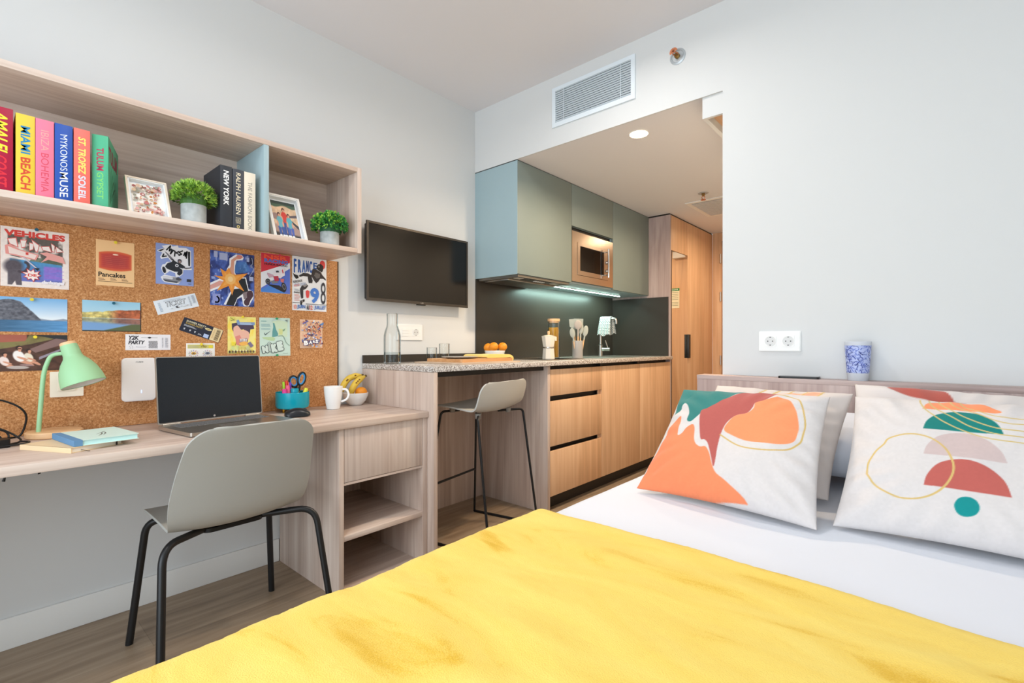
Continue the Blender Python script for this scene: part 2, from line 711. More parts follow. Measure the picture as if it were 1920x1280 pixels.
# ------------------------------------------------------------------ wall shelf over the desk
XS = -2.127
LACQ = mat('daylit_sage_lacquer', '9fb6bc', rough=0.36)  # the cabinet doors' lacquer again, cool daylight mixed into its colour
t = thing('wall_shelf', 'long grey oak box shelf on the wall above the cork board', 'shelf', (XW, 0.4, 1.508))
box_obj('top_panel', (XW, XS, -0.55, 1.280, 1.903, 1.925), oak('y'), t, 0.001)
box_obj('bottom_panel', (XW, XS, -0.55, 1.280, 1.508, 1.530), oak('y'), t, 0.001)
box_obj('side_panel', (XW, XS, 1.280, 1.302, 1.508, 1.925), oak('z'), t, 0.001)
box_obj('side_panel', (XW, XS, -0.572, -0.55, 1.508, 1.925), oak('z'), t, 0.001)
box_obj('back_panel', (XW, XW + 0.012, -0.55, 1.280, 1.530, 1.903), oak('y'), t)
tag(box_obj('divider', (XW + 0.012, XS - 0.001, 0.843, 0.864, 1.530, 1.903), LACQ, t, 0.001), 'sage divider with a daylight-tinted colour')

# ------------------------------------------------------------------ desk with drawer unit
XD = -1.850
t = thing('desk', 'long grey oak desk with a drawer and open shelves at its right end', 'desk', (-2.15, 0.5, 0))
box_obj('desktop', (XW, XD, -0.6, 1.498, 0.709, 0.737), oak('y'), t, 0.0015)
box_obj('side_panel', (XW + 0.012, XD - 0.012, 1.036, 1.058, 0, 0.709), oak('z'), t, 0.001)
box_obj('side_panel', (XW + 0.012, XD - 0.012, 1.470, 1.4975, 0, 0.709), oak('z'), t, 0.001)
box_obj('side_panel', (XW + 0.012, XD - 0.012, -0.6, -0.575, 0, 0.709), oak('z'), t, 0.001)
box_obj('back_panel', (XW + 0.012, XW + 0.022, 1.058, 1.470, 0, 0.709), oak('z'), t)
box_obj('shelf', (XW + 0.022, XD - 0.014, 1.058, 1.470, 0.235, 0.257), oak('y'), t, 0.001)
box_obj('shelf', (XW + 0.022, XD - 0.014, 1.058, 1.470, 0.470, 0.480), oak('y'), t)
box_obj('shelf', (XW + 0.022, XD - 0.014, 1.058, 1.470, 0.001, 0.018), oak('y'), t)
box_obj('drawer', (XW + 0.08, XD - 0.0135, 1.0605, 1.4675, 0.482, 0.7065), oak('z'), t, 0.001)
bm = BM()
tube(bm, [(-1.90, 0.078, 0.690), (-1.90, 0.082, 0.705), (-1.90, 0.145, 0.705), (-1.90, 0.148, 0.697)], 0.0037)
obj('cable_clip', bm, BLACK, t)

# cork board
def cork_mat():
    m = bpy.data.materials.new('cork')
    m.use_nodes = True
    nt = m.node_tree
    b = nt.nodes['Principled BSDF']
    b.inputs['Roughness'].default_value = 0.85
    tc = nt.nodes.new('ShaderNodeTexCoord')
    n = nt.nodes.new('ShaderNodeTexNoise')
    n.inputs['Scale'].default_value = 130
    n.inputs['Detail'].default_value = 5
    n.inputs['Roughness'].default_value = 0.65
    v = nt.nodes.new('ShaderNodeTexVoronoi')
    v.inputs['Scale'].default_value = 210
    n2 = nt.nodes.new('ShaderNodeTexNoise')
    n2.inputs['Scale'].default_value = 30
    for q in (n, v, n2):
        nt.links.new(tc.outputs['Object'], q.inputs['Vector'])
    mx = nt.nodes.new('ShaderNodeMix')
    mx.inputs[0].default_value = 0.28
    nt.links.new(n.outputs['Fac'], mx.inputs[2])
    nt.links.new(v.outputs['Distance'], mx.inputs[3])
    mx2 = nt.nodes.new('ShaderNodeMix')
    mx2.inputs[0].default_value = 0.07
    nt.links.new(mx.outputs[0], mx2.inputs[2])
    nt.links.new(n2.outputs['Fac'], mx2.inputs[3])
    nt.links.new(ramp(nt, mx2.outputs[0], [(0.28, '8c5830'), (0.45, 'b47a48'), (0.54, 'c48a56'), (0.68, 'd8a878')]), b.inputs['Base Color'])
    bp = nt.nodes.new('ShaderNodeBump')
    bp.inputs['Strength'].default_value = 0.25
    bp.inputs['Distance'].default_value = 0.001
    nt.links.new(n.outputs['Fac'], bp.inputs['Height'])
    nt.links.new(bp.outputs[0], b.inputs['Normal'])
    return m


t = thing('cork_board', 'wide brown cork board between the desk and the wall shelf', 'pin board', (XW, 0.4, 0.737))
box_obj('cork_sheet', (XW + 0.001, XW + 0.010, -0.6, 1.342, 0.738, 1.507), cork_mat(), t)
tag(box_obj('edge_strip', (XW + 0.001, XW + 0.011, 1.342, 1.348, 0.738, 1.507), mat('dark_edge', '3a2a1e', rough=0.5), t), 'dark edge strip')

# ------------------------------------------------------------------ stool nook, worktop, kitchen run
def granite():
    m = bpy.data.materials.new('speckled_granite')
    m.use_nodes = True
    nt = m.node_tree
    b = nt.nodes['Principled BSDF']
    b.inputs['Roughness'].default_value = 0.22
    tc = nt.nodes.new('ShaderNodeTexCoord')
    v = nt.nodes.new('ShaderNodeTexVoronoi')
    v.inputs['Scale'].default_value = 270
    n = nt.nodes.new('ShaderNodeTexNoise')
    n.inputs['Scale'].default_value = 60
    n.inputs['Detail'].default_value = 3
    for q in (n, v):
        nt.links.new(tc.outputs['Object'], q.inputs['Vector'])
    sp = nt.nodes.new('ShaderNodeSeparateColor')
    nt.links.new(v.outputs['Color'], sp.inputs[0])
    mx = nt.nodes.new('ShaderNodeMix')
    mx.inputs[0].default_value = 0.25
    nt.links.new(sp.outputs[0], mx.inputs[2])
    nt.links.new(n.outputs['Fac'], mx.inputs[3])
    nt.links.new(ramp(nt, mx.outputs[0], [(0.14, '6b6159'), (0.34, 'a0958c'), (0.52, 'c6bdb5'), (0.80, 'e2ddd8')]), b.inputs['Base Color'])
    return m


XN = -1.815
t = thing('stool_nook', 'grey oak panels enclosing the open nook where the bar stool stands', 'panel unit', (-2.1, 2.0, 0))
box_obj('side_panel', (XW, XN, 1.4985, 1.523, 0, 0.926), oak('z'), t, 0.001)
box_obj('side_panel', (XW + 0.02, -1.838, 2.432, 2.459, 0, 0.926), oak('z'), t, 0.001)
box_obj('back_panel', (XW, XW + 0.02, 1.523, 2.459, 0, 0.926), oak('z'), t)
DARK = mat('dark_channel', '221d19', rough=0.5)
tag(box_obj('rail', (-1.90, -1.87, 1.523, 2.432, 0.898, 0.926), DARK, t), 'black rail under the worktop')
WT = box_obj('kitchen_worktop', (XW + 0.0005, XN, 1.497, 4.292, 0.927, 0.955), granite(), None, 0.002)
tag(WT, 'long speckled granite worktop from the breakfast nook to the tall oak cabinets', 'worktop')

SPL = mat('charcoal_laminate', '37322c', rough=0.34)
t = thing('backsplash', 'charcoal splashback panel behind the hob and sink', 'splashback', (XW, 3.3, 0.955))
box_obj('back_panel', (XW + 0.001, XW + 0.012, 2.388, 4.280, 0.956, 1.519), SPL, t)
box_obj('low_strip', (XW + 0.001, XW + 0.012, 1.498, 2.388, 0.956, 1.001), SPL, t)
box_obj('return_panel', (XW + 0.012, -1.855, 4.281, 4.291, 0.956, 1.50), SPL, t)

XF = -1.84
t = thing('drawer_cabinet', 'oak base unit of three handleless drawers beside the stool nook', 'cabinet', (-2.1, 2.77, 0), group='kitchen base units')
box_obj('carcass', (XW + 0.02, XF - 0.045, 2.461, 3.086, 0.095, 0.926), DARK, t)
box_obj('plinth', (XW + 0.02, XF - 0.06, 2.461, 3.086, 0, 0.095), DARK, t)
for z0, z1 in ((0.734, 0.902), (0.414, 0.700), (0.097, 0.383)):
    d = box_obj('drawer', (XF - 0.02, XF, 2.463, 3.084, z0, z1), honey('z'), t, 0.0008)
box_obj('filler', (XF - 0.03, XF - 0.018, 3.070, 3.086, 0.1, 0.90), honey('z'), t)
t = thing('sink_cabinet', 'oak two-door base unit below the sink next to the tall cabinets', 'cabinet', (-2.1, 3.7, 0), group='kitchen base units')
box_obj('carcass', (XW + 0.02, XF - 0.045, 3.0865, 4.291, 0.095, 0.926), DARK, t)
box_obj('plinth', (XW + 0.02, XF - 0.06, 3.0865, 4.291, 0, 0.095), DARK, t)
box_obj('door', (XF - 0.02, XF, 3.0875, 3.6885, 0.097, 0.902), honey('z'), t, 0.0008)
box_obj('door', (XF - 0.02, XF, 3.6905, 4.291, 0.097, 0.902), honey('z'), t, 0.0008)
for y in (3.0865, 3.67):
    box_obj('bracket', (XF - 0.045, XF - 0.012, y, y + 0.03, 0.904, 0.926), BLACK, t)

# wall cabinets
XC = -2.049
GAP = mat('shadow_gap_strip', '4a4f4f', rough=0.6)


def wall_cab(y0, y1, z0, label, split=None):
    t = thing('wall_cabinet', label, 'cabinet', (XW, (y0 + y1) / 2, 1.52), group='sage wall cabinets')
    if split:
        box_obj('carcass', (XW, XC - 0.02, y0 + 0.0005, y1 - 0.0005, split, 2.258), LACQ, t)
        box_obj('bottom_panel', (XW, XC - 0.02, y0 + 0.0005, y1 - 0.0005, 1.52, 1.535), LACQ, t)
    else:
        box_obj('carcass', (XW, XC - 0.02, y0 + 0.0005, y1 - 0.0005, 1.52, 2.258), LACQ, t)
    box_obj('door', (XC - 0.019, XC, y0 + 0.0015, y1 - 0.0015, (split or 1.522) + 0.001, 2.258), GREENGREY, t, 0.0008)
    box_obj('top_strip', (XW, XC - 0.006, y0 + 0.0005, y1 - 0.0005, 2.2583, ZA - 0.0005), GAP, t)
    return t


t1 = wall_cab(2.387, 3.008, 1.52, 'wall cabinet with a daylight-tinted side panel above the extractor hood')
box_obj('side_panel', (XW, XC, 2.3865, 2.3875 + 0.0003, 1.52, 2.258), LACQ, t1)
t2 = wall_cab(3.009, 3.620, 1.948, 'wall cabinet with the built-in microwave under its short door', 1.948)
box_obj('vent_gap', (XC - 0.05, XC - 0.03, 3.012, 3.616, 1.914, 1.948), BLACK, t2)
t3 = wall_cab(3.621, 4.290, 1.52, 'plain wall cabinet between the microwave and the tall oak cabinets')

# microwave
MW = mat('copper_tinted_steel', 'c9b7a4', rough=0.24, metal=1.0)
t = thing('microwave', 'built-in stainless microwave with a black window in the wall cabinet', 'microwave', (-2.25, 3.31, 1.536))
box_obj('body', (XW + 0.05, XC - 0.022, 3.05, 3.60, 1.537, 1.912), BLACK, t)
bm = BM()   # frame round the door
for a in ((3.012, 3.083, 1.5365, 1.914), (3.540, 3.617, 1.5365, 1.914), (3.083, 3.540, 1.838, 1.914), (3.083, 3.540, 1.5365, 1.588)):
    bx(bm, XC - 0.02, XC, *a)
obj('trim_frame', bm, MW, t)
bm = BM()
for a in ((3.085, 3.119, 1.59, 1.836), (3.470, 3.500, 1.59, 1.836), (3.119, 3.470, 1.812, 1.836), (3.119, 3.470, 1.59, 1.624)):
    bx(bm, XC - 0.018, XC + 0.003, *a)
dr = obj('door', bm, MW, t)
box_obj('window', (XC - 0.018, XC + 0.002, 3.119, 3.470, 1.624, 1.812), mat('black_glass', '0d0b0a', rough=0.06), dr)
bm = BM()
cyl(bm, (XC + 0.035, 3.487, 1.605), (XC + 0.035, 3.487, 1.838), 0.008)
for z in (1.628, 1.815):
    cyl(bm, (XC, 3.487, z), (XC + 0.035, 3.487, z), 0.006)
obj('handle', bm, CHROME, dr)
pn = box_obj('control_panel', (XC - 0.018, XC + 0.002, 3.502, 3.539, 1.59, 1.836), MW, t)
for z in (1.735, 1.665):
    bm = BM()
    cyl(bm, (XC, 3.520, z), (XC + 0.018, 3.520, z), 0.016, 0.014, seg=24)
    obj('knob', bm, CHROME, pn)

# extractor hood under the first wall cabinet
t = thing('extractor_hood', 'slim steel extractor hood under the first wall cabinet', 'extractor hood', (-2.2, 2.7, 1.50))
box_obj('body', (XW + 0.02, XC - 0.012, 2.405, 2.99, 1.505, 1.5195), mat('dull_steel', '8d8880', rough=0.4, metal=0.8), t)
box_obj('filter', (XW + 0.05, XC - 0.12, 2.43, 2.965, 1.496, 1.505), STEEL, t, 0.002)
box_obj('switch_plate', (XC - 0.09, XC - 0.03, 2.52, 2.80, 1.502, 1.505), mat('dark_plate', '4b4a46', rough=0.4), t)
for k in range(5):
    box_obj('button', (XC - 0.075, XC - 0.045, 2.64 + k * 0.022, 2.65 + k * 0.022, 1.499, 1.502), WPLAST, t)
for y in (2.47, 2.87):
    box_obj('lamp', (XC - 0.08, XC - 0.04, y - 0.03, y + 0.03, 1.5025, 1.505), mat('lamp_cover', 'c9c6bd', rough=0.3), t)
t = thing('light_strip', 'glowing white light strip under the wall cabinets', 'light', (-2.25, 3.55, 1.51))
box_obj('housing', (-2.258, -2.242, 2.995, 4.10, 1.5145, 1.5195), STEEL, t)
box_obj('diffuser', (-2.2545, -2.2455, 2.998, 4.097, 1.5105, 1.5143), mat('strip_glow', 'ffffff', emis='dcfff2', es=16), t)

# tall cabinets
t = thing('tall_cabinet', 'tall oak cabinet with a mirror door and a black handle beside the kitchen worktop', 'cabinet', (-2.1, 4.85, 0))
box_obj('side_panel', (XW + 0.001, XF, 4.2925, 4.314, 0, 2.252), shaded_oak('z'), t)
box_obj('carcass', (XW + 0.001, XF - 0.024, 4.315, 5.399, 0.0, 2.252), DARK, t)
box_obj('door', (XF - 0.02, XF, 4.317, 4.700, 1.931, 2.251), honey('z'), t, 0.0008)
mr = box_obj('door', (XF - 0.02, XF, 4.326, 4.700, 0.07, 1.925), mat('mirror_glass', 'f4ead9', rough=0.015, metal=1.0), t)
mr['label'] = 'mirror door'
box_obj('edge_strip', (XF - 0.02, XF + 0.001, 4.3145, 4.326, 0.07, 1.928), BLACK, t)
box_obj('door', (XF - 0.02, XF, 4.703, 5.399, 0.07, 2.251), honey('z'), t, 0.0008)
box_obj('plinth', (XF - 0.023, XF - 0.01, 4.316, 5.399, 0, 0.068), DARK, t)
box_obj('top_strip', (XW + 0.001, XF - 0.006, 4.2925, 5.399, 2.2525, ZA - 0.0005), DARK, t)
bm = BM()
bx(bm, XF, XF + 0.022, 4.676, 4.724, 0.929, 1.160, bev=0.002)
obj('handle', bm, BLACK, t)

PA = {'teal': [(-0.034, 1.04), (0.117, 1.029), (0.264, 0.998), (0.396, 0.988), (0.523, 0.975), (0.461, 0.916), (0.405, 0.834), (0.329, 0.732), (0.281, 0.671), (0.256, 0.623), (0.225, 0.578), (0.191, 0.59), (0.18, 0.666), (0.143, 0.746), (0.104, 0.784), (0.084, 0.758), (0.085, 0.719), (0.044, 0.666)], 'orange': [(0.07, 0.586), (0.112, 0.633), (0.133, 0.614), (0.158, 0.46), (0.188, 0.466), (0.21, 0.52), (0.245, 0.551), (0.269, 0.521), (0.29, 0.435), (0.316, 0.384), (0.352, 0.36), (0.385, 0.367), (0.419, 0.322), (0.446, 0.256), (0.469, 0.206), (0.499, 0.166), (0.584, 0.104), (0.673, 0.026), (0.603, 0.012), (-0.004, -0.055), (-0.035, 0.0), (0.022, 0.131), (0.006, 0.204), (0.042, 0.356), (0.048, 0.511)], 'rust': [(0.712, 0.986), (0.704, 0.921), (0.659, 0.845), (0.603, 0.811), (0.595, 0.758), (0.573, 0.695), (0.512, 0.661), (0.47, 0.588), (0.456, 0.497), (0.458, 0.389), (0.468, 0.275), (0.466, 0.218), (0.436, 0.296), (0.395, 0.392), (0.364, 0.425), (0.33, 0.442), (0.269, 0.669), (0.307, 0.72), (0.385, 0.813), (0.453, 0.896), (0.522, 0.979), (0.614, 0.997)], 'sun': [(0.72, 0.899), (0.785, 0.877), (0.846, 0.783), (0.879, 0.661), (0.881, 0.572), (0.856, 0.503), (0.794, 0.467), (0.718, 0.455), (0.616, 0.457), (0.525, 0.486), (0.467, 0.522), (0.479, 0.597), (0.512, 0.661), (0.573, 0.695), (0.602, 0.75), (0.603, 0.811), (0.659, 0.845)], 'gold': [(0.716, 0.926), (0.79, 0.921), (0.858, 0.868), (0.905, 0.727), (0.914, 0.622), (0.9, 0.526), (0.852, 0.453), (0.772, 0.412), (0.677, 0.397), (0.573, 0.409), (0.454, 0.477)]}
PB = {'orange': [(0.34, 0.832), (0.357, 0.896), (0.386, 0.924), (0.416, 0.939), (0.503, 0.949), (0.573, 0.931), (0.627, 0.891), (0.656, 0.834), (0.503, 0.839), (0.432, 0.842)], 'teal': [(0.347, 0.66), (0.362, 0.728), (0.404, 0.787), (0.468, 0.818), (0.538, 0.82), (0.598, 0.791), (0.642, 0.736), (0.663, 0.665)], 'pink': [(0.355, 0.48), (0.367, 0.54), (0.408, 0.608), (0.469, 0.644), (0.536, 0.65), (0.601, 0.615), (0.649, 0.55), (0.669, 0.482)], 'rust': [(0.362, 0.277), (0.373, 0.343), (0.411, 0.42), (0.47, 0.459), (0.535, 0.467), (0.603, 0.435), (0.655, 0.368), (0.676, 0.278)], 'dot': [(0.565, 0.178), (0.56, 0.161), (0.552, 0.146), (0.54, 0.135), (0.527, 0.129), (0.513, 0.128), (0.5, 0.132), (0.489, 0.142), (0.482, 0.156), (0.478, 0.173), (0.478, 0.191), (0.483, 0.208), (0.491, 0.224), (0.503, 0.235), (0.517, 0.241), (0.531, 0.242), (0.544, 0.237), (0.555, 0.227), (0.562, 0.212), (0.566, 0.196)], 'small': [(0.445, 0.959), (0.467, 0.976), (0.503, 0.98), (0.532, 0.969), (0.503, 0.954), (0.467, 0.952)], 'ring': [(0.117, 0.318), (0.116, 0.39), (0.137, 0.469), (0.178, 0.536), (0.198, 0.576), (0.264, 0.61), (0.329, 0.613), (0.394, 0.584), (0.443, 0.525), (0.47, 0.444), (0.471, 0.377), (0.446, 0.296), (0.402, 0.232), (0.338, 0.191), (0.271, 0.187), (0.208, 0.209), (0.154, 0.257), (0.117, 0.318)], 'l1': [(0.321, 1.007), (0.325, 0.957), (0.33, 0.9), (0.351, 0.833), (0.39, 0.778), (0.434, 0.726), (0.503, 0.675), (0.601, 0.632), (0.742, 0.623), (0.869, 0.628)], 'l2': [(0.367, 0.998), (0.372, 0.905), (0.403, 0.841), (0.468, 0.771), (0.537, 0.706), (0.634, 0.668), (0.744, 0.665), (0.873, 0.672)], 'l3': [(0.411, 1.002), (0.416, 0.911), (0.468, 0.83), (0.537, 0.762), (0.635, 0.71), (0.747, 0.706), (0.876, 0.712)], 'l4': [(0.452, 0.993), (0.467, 0.904), (0.503, 0.861), (0.571, 0.812), (0.655, 0.756), (0.749, 0.754), (0.88, 0.764)], 'l5': [(0.498, 0.998), (0.507, 0.916), (0.531, 0.872), (0.598, 0.823), (0.669, 0.796), (0.751, 0.8), (0.884, 0.818)]}


def inpoly(X, Y, pts, ss=3):
    if ss > 1:          # supersampled, so that printed edges stay smooth
        hx, hy = abs(X[0, 1] - X[0, 0]), abs(Y[1, 0] - Y[0, 0])
        return sum(inpoly(X + hx * ((a + 0.5) / ss - 0.5), Y + hy * ((b + 0.5) / ss - 0.5), pts, 1) for a in range(ss) for b in range(ss)) / ss ** 2
    ins = np.zeros(X.shape, bool)
    n = len(pts)
    for i in range(n):
        (x1, y1), (x2, y2) = pts[i], pts[(i + 1) % n]
        if y1 == y2:
            continue
        c = ((y1 > Y) != (y2 > Y)) & (X < (x2 - x1) * (Y - y1) / (y2 - y1) + x1)
        ins ^= c
    return ins.astype(float)


def nearline(X, Y, pts, w):
    d = np.full(X.shape, 9.0)
    for (x1, y1), (x2, y2) in zip(pts[:-1], pts[1:]):
        L = (x2 - x1) ** 2 + (y2 - y1) ** 2 + 1e-12
        t = np.clip(((X - x1) * (x2 - x1) + (Y - y1) * (y2 - y1)) / L, 0, 1)
        d = np.minimum(d, np.hypot(X - x1 - t * (x2 - x1), Y - y1 - t * (y2 - y1)))
    return np.clip((w - d) / (w * 0.5), 0, 1)


def spline(pts, n=6):
    """Catmull-Rom points through pts"""
    out = []
    P = [pts[0]] + list(pts) + [pts[-1]]
    for i in range(1, len(P) - 2):
        p0, p1, p2, p3 = (np.array(P[i + k], float) for k in (-1, 0, 1, 2))
        for k in range(n):
            t = k / n
            out.append(tuple(0.5 * (2 * p1 + (p2 - p0) * t + (2 * p0 - 5 * p1 + 4 * p2 - p3) * t * t + (3 * p1 - p0 - 3 * p2 + p3) * t ** 3)))
    out.append(tuple(P[-2]))
    return out


def fabric(name, attr=True, col='efe6e0', rough=0.9, weave=900, strength=0.15):
    m = bpy.data.materials.new(name)
    m.use_nodes = True
    nt = m.node_tree
    b = nt.nodes['Principled BSDF']
    b.inputs['Roughness'].default_value = rough
    b.inputs['Sheen Weight'].default_value = 0.15
    b.inputs['Specular IOR Level'].default_value = 0.2
    if attr:
        a = nt.nodes.new('ShaderNodeAttribute')
        a.attribute_name = 'tint'
        nt.links.new(a.outputs['Color'], b.inputs['Base Color'])
    else:
        b.inputs['Base Color'].default_value = lin(col)
    tc = nt.nodes.new('ShaderNodeTexCoord')
    n = nt.nodes.new('ShaderNodeTexNoise')
    n.inputs['Scale'].default_value = weave
    n.inputs['Detail'].default_value = 2
    nt.links.new(tc.outputs['Object'], n.inputs['Vector'])
    bp = nt.nodes.new('ShaderNodeBump')
    bp.inputs['Strength'].default_value = strength
    bp.inputs['Distance'].default_value = 0.001
    nt.links.new(n.outputs['Fac'], bp.inputs['Height'])
    nt.links.new(bp.outputs[0], b.inputs['Normal'])
    return m


def cushion(name, label, cat, corners, T, m, fun=None, n=150, group=None, seed=0, pinch=0.05, pw=0.55, back=1.0, wr=1.0):
    """Stuffed square with pulled corners; corners run BL, BR, TR, TL. The front faces away from the back along the outward normal."""
    bl, br, tr, tl = (np.array(c, float) for c in corners)
    u, v = np.meshgrid(np.linspace(0, 1, n), np.linspace(0, 1, n))
    U, V = 2 * u - 1, 2 * v - 1
    uu = 0.5 + 0.5 * U * (1 - pinch * (1 - V ** 2) * np.abs(U) ** 2)
    vv = 0.5 + 0.5 * V * (1 - pinch * (1 - U ** 2) * np.abs(V) ** 2)
    pos = ((1 - uu) * (1 - vv))[..., None] * bl + (uu * (1 - vv))[..., None] * br + (uu * vv)[..., None] * tr + ((1 - uu) * vv)[..., None] * tl
    nrm = np.cross(br - bl, tl - bl)
    nrm /= np.linalg.norm(nrm)
    h = (np.clip((1 - U ** 4), 0, 1) * np.clip((1 - V ** 4), 0, 1)) ** pw
    h *= 0.80 + 0.20 * (1 - U ** 2) * (1 - V ** 2)
    env = np.clip(h * 2, 0, 1)
    wrk = (fbm(u * 2 + seed, v * 2, 1.6, seed, 2) - 0.5) * 0.022 * wr
    ang = np.arctan2(V, U)          # soft creases running in from the corners
    rad = np.hypot(U, V)
    wrk += 0.006 * wr * np.sin(ang * 22 + 5 * fbm(u, v, 4, seed + 5, 2)) * np.clip(rad - 0.55, 0, 1) * 1.4 * env
    front = pos + nrm * (T * 0.5 * h + wrk * env)[..., None]
    bk = pos - nrm * (T * 0.5 * back * h)[..., None]
    idx = np.arange(n * n).reshape(n, n)
    edge = (np.abs(U) == 1) | (np.abs(V) == 1)
    bidx = np.where(edge, idx, idx + n * n)
    verts = np.concatenate([front.reshape(-1, 3), bk.reshape(-1, 3)])

    def quads(I):
        return np.stack([I[:-1, :-1], I[:-1, 1:], I[1:, 1:], I[1:, :-1]], -1).reshape(-1, 4)
    f1, f2 = quads(idx), quads(bidx)[:, ::-1]
    me = bpy.data.meshes.new(name)
    o0 = (np.array(corners[0]) + np.array(corners[1])) / 2
    me.from_pydata((verts - o0).tolist(), [], np.concatenate([f1, f2]).tolist())
    if fun is not None:
        C = srgb2lin(fun(u, v))
        B = np.broadcast_to(srgb2lin(np.array([236, 226, 220.])), C.shape)
        col = np.concatenate([C.reshape(-1, 3), B.reshape(-1, 3)])
        at = me.color_attributes.new('tint', 'FLOAT_COLOR', 'POINT')
        at.data.foreach_set('color', np.concatenate([col, np.ones((len(col), 1))], 1).astype(np.float32).ravel())
    me.materials.append(m)
    me.polygons.foreach_set('use_smooth', [True] * len(me.polygons))
    o = bpy.data.objects.new(name, me)
    COL.objects.link(o)
    o.location = o0
    bmx = bmesh.new()           # drop the unused back border vertices
    bmx.from_mesh(me)
    bmesh.ops.delete(bmx, geom=[q for q in bmx.verts if not q.link_faces], context='VERTS')
    bmx.to_mesh(me)
    bmx.free()
    return tag(o, label, cat, group)


# ------------------------------------------------------------------ bed
BX0, BX1, BY0, BY1, BZ = -0.882, 0.50, 0.04, 2.285, 0.562
t = thing('headboard', 'long grey oak headboard ledge fixed along the white wall behind the bed', 'headboard', (0.2, 2.34, 0))
box_obj('front_panel', (-0.85, 1.3, 2.288, 2.306, 0.02, 0.9), shaded_oak('z'), t, 0.001)
box_obj('side_panel', (-0.85, -0.832, 2.306, 2.3855, 0.02, 0.9), shaded_oak('z'), t, 0.001)
box_obj('ledge', (-0.851, 1.3, 2.287, 2.3855, 0.9, 0.919), shaded_oak('x'), t, 0.001)

t = thing('bed', 'double bed with white sheets standing against the oak headboard', 'bed', ((BX0 + BX1) / 2, 1.1, 0))
box_obj('base', (BX0 + 0.02, BX1 - 0.02, BY0 + 0.03, BY1 - 0.005, 0.07, 0.30), mat('bed_base_fabric', '8d8680', rough=0.9), t, 0.01)
for x in (BX0 + 0.1, BX1 - 0.1):
    for y in (BY0 + 0.15, BY1 - 0.15):
        bm = BM()
        cyl(bm, (x, y, 0), (x, y, 0.07), 0.022, 0.026)
        obj('leg', bm, BLACK, t)


def sheet_mesh():
    bm = BM()
    nx, ny = 90, 130
    rings = []
    P = []
    for j in range(ny):
        y = BY0 + (BY1 - BY0) * j / (ny - 1)
        row = []
        for i in range(nx):
            s = i / (nx - 1)
            L = BX1 - BX0
            d = s * (L + 0.5) - 0.25      # arc length across: 0.25 m hang on each side
            r = 0.045
            if d < r:
                e = r - d
                a = min(e / r, math.pi / 2)
                x = BX0 + r - r * math.sin(a)
                z = BZ - r + r * math.cos(a) - max(0, e - r * math.pi / 2)
            elif d > L - r:
                e = d - (L - r)
                a = min(e / r, math.pi / 2)
                x = BX1 - r + r * math.sin(a)
                z = BZ - r + r * math.cos(a) - max(0, e - r * math.pi / 2)
            else:
                x, z = BX0 + d, BZ
            z += 0.004 * (noise.noise(Vector((x * 2.2, y * 2.2, 1))) + 0.5 * noise.noise(Vector((x * 7, y * 5, 2))))
            row.append(bm.verts.new((x, y, z)))
        rings.append(row)
    grid_faces(bm, rings, False, flip=True)
    bx(bm, BX0 + 0.05, BX1 - 0.05, BY0 + 0.002, BY1 - 0.002, 0.302, BZ - 0.03)
    return bm


SHEET = fabric('white_cotton', False, 'dce0e9', 0.85, 500, 0.08)
obj('mattress', sheet_mesh(), SHEET, t)


# yellow throw over the lower half of the bed
def plush():
    m = bpy.data.materials.new('yellow_plush')
    m.use_nodes = True
    nt = m.node_tree
    b = nt.nodes['Principled BSDF']
    b.inputs['Roughness'].default_value = 0.95
    b.inputs['Specular IOR Level'].default_value = 0.1
    b.inputs['Sheen Weight'].default_value = 0.6
    b.inputs['Sheen Roughness'].default_value = 0.45
    b.inputs['Sheen Tint'].default_value = lin('ffe79a')
    tc = nt.nodes.new('ShaderNodeTexCoord')
    mp = nt.nodes.new('ShaderNodeMapping')
    mp.inputs['Scale'].default_value = (3.2, 9.0, 3.0)
    mp.inputs['Rotation'].default_value = (0, 0, R(12))
    nt.links.new(tc.outputs['Object'], mp.inputs[0])
    n1 = nt.nodes.new('ShaderNodeTexNoise')      # brushed nap, lying this way or that
    n1.inputs['Scale'].default_value = 1.0
    n1.inputs['Detail'].default_value = 5
    n1.inputs['Distortion'].default_value = 1.1
    nt.links.new(mp.outputs[0], n1.inputs['Vector'])
    n2 = nt.nodes.new('ShaderNodeTexNoise')
    n2.inputs['Scale'].default_value = 420
    n2.inputs['Detail'].default_value = 3
    nt.links.new(tc.outputs['Object'], n2.inputs['Vector'])
    mx = nt.nodes.new('ShaderNodeMix')
    mx.inputs[0].default_value = 0.16
    nt.links.new(n1.outputs['Fac'], mx.inputs[2])
    nt.links.new(n2.outputs['Fac'], mx.inputs[3])
    nt.links.new(ramp(nt, mx.outputs[0], [(0.30, 'efd573'), (0.57, 'ebca62'), (0.65, 'dcb03a'), (0.73, 'c8981f')]), b.inputs['Base Color'])
    bp = nt.nodes.new('ShaderNodeBump')
    bp.inputs['Strength'].default_value = 0.5
    bp.inputs['Distance'].default_value = 0.003
    nt.links.new(n2.outputs['Fac'], bp.inputs['Height'])
    nt.links.new(bp.outputs[0], b.inputs['Normal'])
    return m


